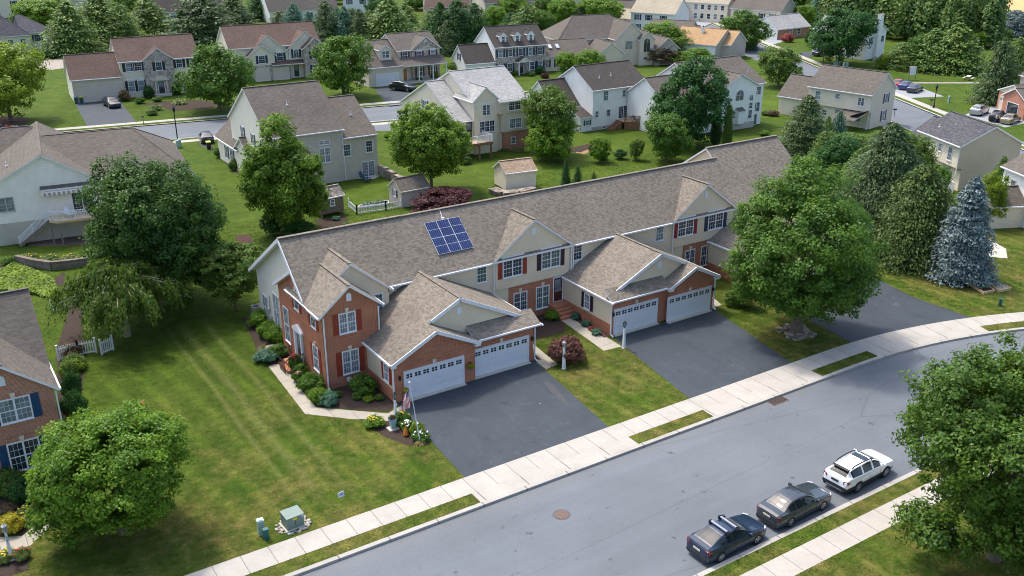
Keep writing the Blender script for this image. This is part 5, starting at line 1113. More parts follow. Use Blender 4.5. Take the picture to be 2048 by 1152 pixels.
# backyard sheds
h = House('wooden_shed', 'small weathered wooden shed with mossy shake roof on stilts', 'shed', G(643, 437), 8)
h.gab('x', 0, 2.9, 0, 2.2, 2.2, 3.1, SH_CEDAR, brick('cedar_shakes', (.17, .135, .10), (.24, .19, .145), (.09, .07, .055), .16, .16), z0=.35, rk=.15, oh=.15); h.win('-y', 1.5, 0, 1.15, .6, .75); b = h.mb('stilt', WOODG)
for x in (.12, 2.78):
    for y in (.12, 2.08): b.box((x-.08, y-.08, -.05), (x+.08, y+.08, .36), WOODG)
h.done()
h = House('garden_shed', 'grey garden shed with navy shuttered window beside white fence', 'shed', G(804, 416), 2)
h.gab('x', 0, 3.6, 0, 3.0, 1.95, 3.1, SH_TAUPE, SID_GREY, rk=.12, oh=.15, trim=CREAM_T); h.win('-x', 1.5, 0, 1.0, .6, .8, 'single', SHUT_NAVY, sw=.25, trim=WHITE); h.done()
h = House('cream_shed', 'cream shed with tan roof standing on a stone ledge', 'shed', G(1012, 384), -8)
h.gab('x', 0, 4.0, 0, 3.4, 2.3, 3.4, shingle('shingle_shed', [(0, (.25, .18, .13)), (.5, (.34, .25, .18)), (1, (.42, .32, .24))]), SID_CREAM, rk=.15, oh=.15, z0=.2); h.done()
# ------------------------------------------------------------------ foliage
def leaf_mesh(name, C, N, size, tint, mat, aspect=1.7, T=None, rng=None):
    n = len(C); rng = rng or np.random.default_rng(1)
    N = N/np.maximum(np.linalg.norm(N, axis=1, keepdims=True), 1e-6)
    if T is None:
        T = rng.normal(size=(n, 3))
    T = T-N*(T*N).sum(1, keepdims=True); T /= np.maximum(np.linalg.norm(T, axis=1, keepdims=True), 1e-6)
    B = np.cross(N, T); L = size[:, None]*.5; Wd = L/aspect
    fold = N*(L*.18)
    V = np.empty((n, 4, 3), 'f'); V[:, 0] = C-T*L; V[:, 1] = C+B*Wd-T*L*.1+fold; V[:, 2] = C+T*L; V[:, 3] = C-B*Wd-T*L*.1+fold
    me = bpy.data.meshes.new(name); me.vertices.add(n*4); me.vertices.foreach_set('co', V.ravel())
    me.loops.add(n*4); me.loops.foreach_set('vertex_index', np.arange(n*4, dtype='i'))
    me.polygons.add(n); me.polygons.foreach_set('loop_start', np.arange(0, n*4, 4, dtype='i'))
    at = me.attributes.new('tint', 'FLOAT', 'POINT'); at.data.foreach_set('value', np.repeat(np.clip(tint, 0, 1), 4).astype('f'))
    me.materials.append(mat); me.update(calc_edges=True); return me
def lobes_cloud(rng, lobes, nclump, per, lsize, crad, zmin=-1.0, shell=.5, tvar=.17, flat=.75):
    """lobes: (cx,cy,cz,rx,ry,rz). leaves sit in small clumps spread through the outer volume of every lobe."""
    w = np.array([a[3]*a[4]+a[3]*a[5]+a[4]*a[5] for a in lobes]); w = w/w.sum(); Cs, Ns, Ss, Ts = [], [], [], []
    Lb = np.array(lobes); gc = (Lb[:, :3]*w[:, None]).sum(0)
    for (cx, cy, cz, rx, ry, rz), wi in zip(lobes, w):
        k = max(4, int(nclump*wi)); d = rng.normal(size=(k, 3)); d /= np.linalg.norm(d, axis=1, keepdims=True)
        ph = rng.uniform(0, 6.28, 6); kk = rng.normal(size=(6, 3))*2.6
        f = 1+.09*sum(np.sin(d@kk[i]+ph[i]) for i in range(6))*.7
        u = shell+(1-shell)*rng.uniform(0, 1, k)**.55
        c = np.array([cx, cy, cz])+d*np.array([rx, ry, rz])*(f*u)[:, None]
        keep = (c[:, 2] > cz+zmin*rz)
        # drop clumps buried deep inside another lobe
        for (ax, ay, az, bx, by, bz) in lobes:
            if (ax, ay, az) == (cx, cy, cz): continue
            q = (((c-np.array([ax, ay, az]))/np.array([bx, by, bz]))**2).sum(1); keep &= q > .30
        c = c[keep]; d = d[keep]; k = len(c)
        if not k: continue
        nc = d/np.array([rx, ry, rz]); nc /= np.linalg.norm(nc, axis=1, keepdims=True)
        cr = crad*rng.uniform(.65, 1.4, k); tc = .5+rng.normal(0, tvar, k)
        idx = np.repeat(np.arange(k), per); m = len(idx)
        o = rng.normal(size=(m, 3)); o /= np.linalg.norm(o, axis=1, keepdims=True); o *= (rng.uniform(0, 1, m)**.45)[:, None]
        p = c[idx]+o*cr[idx][:, None]*np.array([1, 1, flat])
        n_ = nc[idx]*.55+o*.45+rng.normal(size=(m, 3))*.42+np.array([0, 0, .38])
        Cs.append(p); Ns.append(n_); Ss.append(lsize*rng.uniform(.65, 1.3, m)); Ts.append(tc[idx]+rng.normal(0, .11, m))
    return np.concatenate(Cs), np.concatenate(Ns), np.concatenate(Ss), np.concatenate(Ts)
def trunk_mesh(rng, h, r, lobes, bark, fork=.35, nl=7, thin=.35):
    b = MB(); top = (rng.normal(0, .02)*h, rng.normal(0, .02)*h, h)
    b.tube([(0, 0, -.1), (0, 0, .15*h), (top[0]*.5, top[1]*.5, .55*h), top], [r*1.35, r, r*.8, r*.35], bark, 8)
    L = [lobes[i % len(lobes)] for i in range(nl)]
    for i, lb in enumerate(L):
        z0 = h*(fork+.5*(i/max(1, nl))); c = Vector(lb[:3]); t = Vector((rng.normal(0, .45)*lb[3], rng.normal(0, .45)*lb[4], rng.normal(.15, .3)*lb[5]))
        e = c+t; s = Vector((top[0]*z0/h, top[1]*z0/h, z0)); m = s.lerp(e, .5)+Vector((0, 0, .06*h))
        b.tube([s, m, e], [r*.5, r*.32, r*.1], bark, 6)
    return b.mesh('trunk', True)
LF_MAPLE = leafm('leaf_maple', (0.036, 0.098, 0.013), (0.074, 0.168, 0.020), (0.150, 0.262, 0.028))
LF_BRIGHT = leafm('leaf_bright', (0.065, 0.143, 0.013), (0.123, 0.242, 0.018), (0.213, 0.345, 0.029), .4)
LF_LIME = leafm('leaf_lime', (0.101, 0.176, 0.014), (0.169, 0.263, 0.019), (0.270, 0.365, 0.032), .4)
LF_DEEP = leafm('leaf_deep', (0.020, 0.070, 0.018), (0.040, 0.123, 0.026), (0.079, 0.192, 0.038))
LF_OLIVE = leafm('leaf_olive', (0.053, 0.107, 0.019), (0.104, 0.183, 0.025), (0.173, 0.269, 0.042))
LF_PURPLE = leafm('leaf_purple', (.035, .009, .012), (.070, .016, .021), (.115, .032, .036), .25)
LF_BROWN = leafm('leaf_bronze', (0.068, 0.047, 0.027), (0.135, 0.101, 0.054), (0.216, 0.176, 0.081), .3)
LF_BERRY = leafm('leaf_barberry', (0.073, 0.030, 0.027), (0.179, 0.077, 0.057), (0.315, 0.156, 0.098), .25)
LF_PINE = leafm('needle_pine', (0.059, 0.123, 0.032), (0.125, 0.218, 0.045), (0.252, 0.344, 0.063), .2)
LF_FIR = leafm('needle_fir', (0.040, 0.083, 0.029), (0.085, 0.143, 0.046), (0.159, 0.224, 0.071), .15)
LF_BLUE = leafm('needle_blue', (.075, .120, .118), (.165, .225, .220), (.29, .36, .35), .12)
LF_BGREEN = leafm('needle_bluegreen', (0.039, 0.116, 0.071), (0.078, 0.184, 0.111), (0.145, 0.271, 0.166), .15)
LF_YELLOW = leafm('leaf_yellow', (0.216, 0.216, 0.014), (0.405, 0.365, 0.020), (0.608, 0.513, 0.041), .3)
LF_TUFT = leafm('grass_blade', (0.068, 0.121, 0.020), (0.135, 0.203, 0.041), (0.243, 0.297, 0.081), .3)
LF_RED = leafm('leaf_red', (0.189, 0.027, 0.027), (0.338, 0.068, 0.054), (0.486, 0.162, 0.121), .3)
FL_WHITE = plain('petal_white', (.75, .75, .72), .7, var=0); FL_YEL = plain('petal_yellow', (.7, .45, .03), .7, var=0); FL_RED = plain('petal_red', (.5, .04, .04), .7, var=0); FL_OR = plain('petal_orange', (.65, .22, .03), .7, var=0); FL_PINK = plain('petal_pink', (.6, .25, .3), .7, var=0)

def cloud_lobes(rng, R, H, zc, n=7, spread=.55, sub=.55):
    """an uneven crown: one core ellipsoid and n bulges round it"""
    L = [(0, 0, zc, R*.80, R*.80, H*.44)]
    for i in range(n):
        a = 6.283*(i+rng.uniform(-.3, .3))/n; e = rng.uniform(-.55, .75)
        L.append((math.cos(a)*R*spread*math.sqrt(1-.5*e*e), math.sin(a)*R*spread*math.sqrt(1-.5*e*e), zc+e*H*.34, R*sub*rng.uniform(.8, 1.15), R*sub*rng.uniform(.8, 1.15), H*.24*rng.uniform(.85, 1.2)))
    L.append((rng.normal(0, .1)*R, rng.normal(0, .1)*R, zc+H*.30, R*.5, R*.5, H*.2)); return L
def big_tree(name, label, base, h, R, mat, seed, nclump, per, lsize, crad, low=.12, shape='round', bark=None, group=None, n=7, spread=.55, sub=.55, tr=None, cat='tree', flat=.75, lean=(0, 0), tvar=.19, extra=()):
    rng = np.random.default_rng(seed); t = thing(name, label, cat, (*base, 0), 0, group)
    H = h*(1-low); zc = h*low+H*.5
    if shape == 'round': L = cloud_lobes(rng, R, H, zc, n, spread, sub)
    elif shape == 'spire':
        L = [(0, 0, h*.40, R*.72, R*.72, h*.32), (rng.normal(0, .1)*R, 0, h*.70, R*.42, R*.42, h*.29)]
        for i in range(n):
            a = 6.283*(i+rng.uniform(-.3, .3))/n; zz = rng.uniform(.22, .66); rr = R*(.82-.55*zz)
            L.append((math.cos(a)*rr, math.sin(a)*rr, h*zz, R*.34*rng.uniform(.8, 1.2), R*.34*rng.uniform(.8, 1.2), h*.17*rng.uniform(.8, 1.3)))
    L += list(extra)
    C, N, s_, ti = lobes_cloud(rng, L, nclump, per, lsize, crad, zmin=-.95, tvar=tvar, flat=flat)
    ok = C[:, 2] > .15; C, N, s_, ti = C[ok], N[ok], s_[ok], ti[ok]
    child('crown', leaf_mesh('crown', C, N, s_, ti, mat, rng=rng), t)
    child('trunk', trunk_mesh(rng, h*.62, tr or R*.05+.05, L, bark or BARK), t); return t
def conifer_mesh(rng, h, R, levels, br, sprays, mat, ssize, power=.85, droop=.25, low=.04, asp=2.2, top=.0, up=.0, irregular=.16, thick=.0):
    Cs, Ns, Ss, Ts, Tt = [], [], [], [], []
    for i in range(levels):
        t = (i+.5)/levels; z = h*(low+(1-low)*t); r = R*((1-t)**power*(1-top)+top*(1-t)**.3)
        k = max(3, int(br*(.35+.65*(1-t)))); a0 = rng.uniform(0, 6.28)
        for j in range(k):
            a = a0+6.283*(j+rng.uniform(-.35, .35))/k; ln = max(.12*R*.6, r*rng.uniform(1-irregular*2, 1+irregular)); tc = .5+rng.normal(0, .15)
            n = max(2, int(sprays*(.3+.7*ln/R))); u = rng.uniform(.12, 1, n)**.7
            dz = -droop*ln*u*u*1.2+up*ln*u+rng.normal(0, .03*h/levels*6, n)
            side = rng.normal(0, .17, n)*ln*u
            x = math.cos(a)*ln*u-math.sin(a)*side; y = math.sin(a)*ln*u+math.cos(a)*side
            Cs.append(np.stack([x, y, z+dz], 1)); o = np.tile([math.cos(a), math.sin(a), 0], (n, 1))
            Ns.append(o*.5+np.array([0, 0, .8])+rng.normal(size=(n, 3))*.38)
            Tt.append(o+np.stack([-math.sin(a)*side*2/max(ln, .1), math.cos(a)*side*2/max(ln, .1), -droop*1.6*u+up], 1)+rng.normal(size=(n, 3))*.3)
            Ss.append(ssize*rng.uniform(.6, 1.3, n)); Ts.append(tc+rng.normal(0, .12, n))
    n = 12; Cs.append(np.stack([rng.normal(0, .03*R, n), rng.normal(0, .03*R, n), h*rng.uniform(.93, 1.01, n)], 1)); Ns.append(rng.normal(size=(n, 3))); Tt.append(np.tile([0, 0, 1.0], (n, 1))); Ss.append(np.full(n, ssize)); Ts.append(np.full(n, .6))
    return leaf_mesh('crown', np.concatenate(Cs), np.concatenate(Ns), np.concatenate(Ss), np.concatenate(Ts), mat, asp, np.concatenate(Tt), rng)
def conifer(name, label, base, h, R, mat, seed, levels, br, sprays, ssize, group=None, cat='conifer', bark=None, **k):
    rng = np.random.default_rng(seed); t = thing(name, label, cat, (*base, 0), 0, group)
    child('crown', conifer_mesh(rng, h, R, levels, br, sprays, mat, ssize, **k), t)
    b = MB(); b.tube([(0, 0, -.1), (0, 0, h*.5), (0, 0, h*.96)], [R*.06+.05, R*.04+.03, .02], bark or BARK, 7); child('trunk', b.mesh('trunk', True), t); return t
blades()
# ---- the large trees near the camera
def B(px, py): return G(px, py)
g1 = B(1592, 664)
big_tree('street_maple', 'big round street maple with dense dark green crown beside the townhouse driveways', g1, 14.2, 5.7, LF_MAPLE, 11, 1500, 92, .24, .70, low=.025, n=10, spread=.52, sub=.54, tr=.42)
b = MB()
for i in range(46):
    a = random.uniform(0, 6.28); r = random.uniform(.7, 1.5); s_ = random.uniform(.1, .2); x, y = g1[0]+math.cos(a)*r, g1[1]+math.sin(a)*r
    b.box((x-s_, y-s_*.8, 0), (x+s_, y+s_*.8, s_), STONE_BROWN)
b.build('stone_ring', None, label='loose ring of stones around the street maple trunk', cat='stones')
big_tree('verge_maple', 'large light green maple in the bottom right corner over the near pavement', B(1988, 1118), 12.0, 5.4, leafm('leaf_verge', (0.046, 0.104, 0.013), (0.085, 0.169, 0.018), (0.147, 0.244, 0.026), .35), 12, 1500, 88, .22, .60, low=.06, n=11, spread=.62, sub=.46, tr=.3, extra=((-3.6, 2.2, 2.5, 1.3, 1.3, 1.0), (-3.9, .6, 2.6, 1.5, 1.5, 1.1)))
big_tree('lawn_maple', 'wide low spreading green tree on the front lawn, bottom left', B(246, 1066), 7.3, 4.0, LF_BRIGHT, 13, 1300, 84, .185, .50, low=.01, n=11, spread=.62, sub=.46, tr=.2, flat=.6)
big_tree('yard_maple', 'tall dense green maple in the yard behind the weeping tree', B(330, 606), 12.9, 5.2, leafm('leaf_dark_maple', (0.026, 0.073, 0.014), (0.053, 0.126, 0.020), (0.103, 0.193, 0.028)), 14, 1300, 84, .27, .74, low=.02, n=10, spread=.6, sub=.48, tr=.35)
big_tree('dogwood', 'small dark olive tree against the left end of the townhouses', B(472, 618), 6.0, 3.0, LF_OLIVE, 15, 520, 64, .22, .42, low=.15, n=7, tr=.12, flat=.45)
LF_BIRCH = leafm('leaf_birch', (0.064, 0.132, 0.016), (0.127, 0.230, 0.020), (0.211, 0.336, 0.034), .4)
big_tree('river_birch', 'tall airy light green tree behind the wooden shed', B(577, 468), 13.2, 4.6, LF_BIRCH, 16, 900, 66, .30, .62, low=.06, shape='spire', n=13, tr=.22, bark=BARK_L)
big_tree('garden_birch', 'airy light green tree standing over the grey garden shed', B(863, 384), 10.6, 4.6, LF_BIRCH, 17, 850, 66, .30, .62, low=.14, n=11, spread=.66, sub=.42, tr=.2)
# weeping tree
def weeping(base, h, R, seed):
    rng = np.random.default_rng(seed); t = thing('weeping_tree', 'weeping tree with drooping green branches between the lawn and picket fence', 'tree', (*base, 0))
    bk = MB(); bk.tube([(0, 0, -.1), (.1, 0, h*.3), (0, .1, h*.62)], [.3, .24, .16], BARK_L, 8)
    Cs, Ns, Ts, Ss, Tt = [], [], [], [], []
    for i in range(120):
        a = rng.uniform(0, 6.283); reach = R*rng.uniform(.15, 1.0)**.8; zt = h*(.98-.38*(reach/R)**1.3)*rng.uniform(.88, 1.03)
        s = Vector((0, .1, h*rng.uniform(.35, .62))); e = Vector((math.cos(a)*reach, math.sin(a)*reach, zt)); m = Vector((math.cos(a)*reach*.5, math.sin(a)*reach*.5, min(h, zt+.10*h)))
        pts = [s.lerp(m, q)*(1-q)+m.lerp(e, q)*q for q in (0, .25, .5, .75, 1)]; bk.tube(pts, [.1, .075, .055, .035, .02], BARK_L, 5)
        for j in range(22):
            q = rng.uniform(.35, 1.12); o = s.lerp(m, q)*(1-q)+m.lerp(e, q)*q; L = rng.uniform(.7, 2.2)*(.6+.5*reach/R); L = min(L, o.z-.4)
            if L < .3: continue
            n = int(15*L/1.5)+5; u = np.sort(rng.uniform(0, 1, n)); sx, sy = rng.normal(0, .16, 2)
            ox = o.x+rng.normal(0, .3)+math.cos(a)*.35*u+sx*u; oy = o.y+rng.normal(0, .3)+math.sin(a)*.35*u+sy*u
            Cs.append(np.stack([ox+rng.normal(0, .07, n), oy+rng.normal(0, .07, n), o.z+.1-L*u], 1)); out = np.array([math.cos(a), math.sin(a), .5])
            Ns.append(np.tile(out, (n, 1))+rng.normal(size=(n, 3))*.5); Tt.append(np.tile([math.cos(a)*.3, math.sin(a)*.3, -1.0], (n, 1))+rng.normal(size=(n, 3))*.35); Ss.append(.30*rng.uniform(.7, 1.2, n)); Ts.append(.5+rng.normal(0, .16)+rng.normal(0, .1, n))
    child('crown', leaf_mesh('crown', np.concatenate(Cs), np.concatenate(Ns), np.concatenate(Ss), np.concatenate(Ts), leafm('leaf_weeping', (0.042, 0.085, 0.012), (0.083, 0.153, 0.017), (0.147, 0.232, 0.033), .4), 2.3, np.concatenate(Tt), rng), t)
    child('trunk', bk.mesh('trunk', True), t)
weeping(B(255, 672), 7.0, 4.9, 21)
# conifers near
conifer('blue_spruce', 'tall silvery blue spruce on the lawn at right', B(1916, 556), 9.7, 3.0, LF_BLUE, 31, 44, 30, 64, .25, power=.6, droop=.12, up=.10, irregular=.22, asp=1.8)
conifer('hemlock', 'huge dark hemlock between the townhouse roof and slate roofed house', B(1755, 482), 12.2, 6.4, LF_FIR, 32, 56, 34, 80, .30, power=.48, droop=.3, irregular=.2)
conifer('hemlock', 'broad dark hemlock directly behind the blue spruce', B(1822, 520), 9.6, 5.6, leafm('needle_hemlock', (0.038, 0.081, 0.018), (0.090, 0.150, 0.029), (0.167, 0.234, 0.048), .15), 33, 48, 32, 72, .28, power=.5, droop=.35, irregular=.2, top=.25)
conifer('yard_fir', 'dark green bushy fir beside the long tan house', B(1605, 318), 8.6, 4.2, LF_FIR, 34, 44, 30, 56, .28, power=.5, droop=.15, irregular=.2)
conifer('small_blue_spruce', 'small blue spruce below the slate roofed house', B(1829, 345), 3.6, 1.5, LF_BLUE, 35, 14, 10, 9, .4, droop=.1, up=.1)
# ---- shared shapes for the rest, one unit high
def unit_tree(seed, n=7, nc=420, per=44, ls=.042, cr=.085, low=.01, spread=.3, sub=.26):
    rng = np.random.default_rng(seed); H = 1-low; L = cloud_lobes(rng, .5, H, low+H*.5, n, spread/.5, sub/.5)
    C, N, s_, ti = lobes_cloud(rng, L, nc, per, ls, cr, -.95); return leaf_mesh('crown', C, N, s_, ti, LF_MAPLE, rng=rng), trunk_mesh(rng, .6, .028, L, BARK, nl=5)
def unit_con(seed, **k):
    rng = np.random.default_rng(seed); b = MB(); b.tube([(0, 0, -.02), (0, 0, .95)], [.03, .006], BARK, 6)
    return conifer_mesh(rng, 1.0, .5, 34, 24, 34, LF_FIR, .045, **k), b.mesh('trunk', True)
UT = [unit_tree(40+i, 6+i) for i in range(4)]
UP_ = [unit_con(50, power=.6, droop=.2, irregular=.22), unit_con(51, power=.45, droop=.2, irregular=.3), unit_con(52, power=.42, droop=.1, top=.2, irregular=.28)]
UC = [unit_con(60, power=.35, droop=-.3, irregular=.08, top=.3), unit_con(61, power=.95, droop=.1)]
def unit_shrub(seed, nc=200, per=40, ls=.12, cr=.22, lobes=None):
    rng = np.random.default_rng(seed); L = lobes or cloud_lobes(rng, 1.0, 1.0, .5, 5, .5, .5)
    C, N, s_, ti = lobes_cloud(rng, L, nc, per, ls, cr, -1.0); ok = C[:, 2] > .02
    return leaf_mesh('foliage', C[ok], N[ok], s_[ok], ti[ok], LF_MAPLE, rng=rng)
US = [unit_shrub(70+i) for i in range(3)]; UBALL = unit_shrub(75, 700, 34, .06, .08, [(0, 0, .5, .95, .95, .47)])
def tuft_mesh(seed, n=260):
    rng = np.random.default_rng(seed); a = rng.uniform(0, 6.283, n); r = rng.uniform(.1, 1, n); z = .95*(1-(r-.35)**2*1.6)*rng.uniform(.5, 1, n)
    C = np.stack([np.cos(a)*r*.75, np.sin(a)*r*.75, np.maximum(z*.6, .08)], 1); N = np.stack([np.cos(a)*.4, np.sin(a)*.4, np.full(n, .7)], 1)+rng.normal(size=(n, 3))*.3
    T = np.stack([np.cos(a)*r, np.sin(a)*r, 1.2-r*1.6], 1); return leaf_mesh('blades', C, N, .75*rng.uniform(.7, 1.2, n), .5+rng.normal(0, .2, n), LF_TUFT, 9, T, rng)
UG = [tuft_mesh(80), tuft_mesh(81)]
def slotmat(o, m):
    s_ = o.material_slots[0]; s_.link = 'OBJECT'; s_.material = m
RNG = random.Random(5)
def tree(px, py, top, wpx, label, mat=LF_MAPLE, kind='t', name=None, v=None, bark=None, h=None, group=None):
    g = G(px, py); hh = h or height_at(g, top); wd = width_at(g, hh*.5, wpx)*(1.3 if kind == 'c' and py < 150 else 1.0)
    src = {'t': UT, 'c': UP_, 'a': UC}[kind]; cm, tm = src[(v if v is not None else RNG.randrange(len(src))) % len(src)]
    t = thing(name or {'t': 'shade_tree', 'c': 'fir_tree', 'a': 'arborvitae'}[kind], label, 'tree' if kind == 't' else 'conifer', (*g, 0), RNG.uniform(0, 6.28), group)
    t.scale = (wd, wd, hh); c = child('crown', cm, t); slotmat(c, mat); k = child('trunk', tm, t)
    if bark: slotmat(k, bark)
    return t
def shrub(px, py, r, h, label, mat=LF_MAPLE, src=None, name='shrub', cat='shrub', g=None, group=None, part='foliage'):
    g = g or G(px, py); me = src or US[RNG.randrange(3)]
    t = thing(name, label, cat, (*g, 0), RNG.uniform(0, 6.28), group); t.scale = (r, r, h); c = child(part, me, t); slotmat(c, mat); return t
def tuft(px, py, r, h, label, mat=LF_TUFT, g=None, group=None): return shrub(px, py, r, h, label, mat, UG[RNG.randrange(2)], 'ornamental_grass', 'grass clump', g, group, 'blades')
def blooms(px, py, r, h, label, leaf, petal, n=16, g=None, name='flowering_plant'):
    g = g or G(px, py); t = shrub(px, py, r, h, label, leaf, None, name, 'plant', g); b = MB()
    for i in range(n):
        a = RNG.uniform(0, 6.28); q = RNG.uniform(0, .85); z = .75+.3*(1-q*q); s_ = RNG.uniform(.07, .12)/r*.6
        b.lathe([(s_*.2, -.03), (s_, 0), (s_*.8, .05), (s_*.2, .07)], petal, 6, (math.cos(a)*q, math.sin(a)*q, z))
    child('blossom', b.mesh('blossom'), t); return t
LF = dict(m=LF_MAPLE, b=LF_BRIGHT, l=LF_LIME, d=LF_DEEP, o=LF_OLIVE, p=LF_PINE, f=LF_FIR, g=LF_BGREEN, u=LF_BLUE, r=LF_PURPLE, n=LF_BROWN)
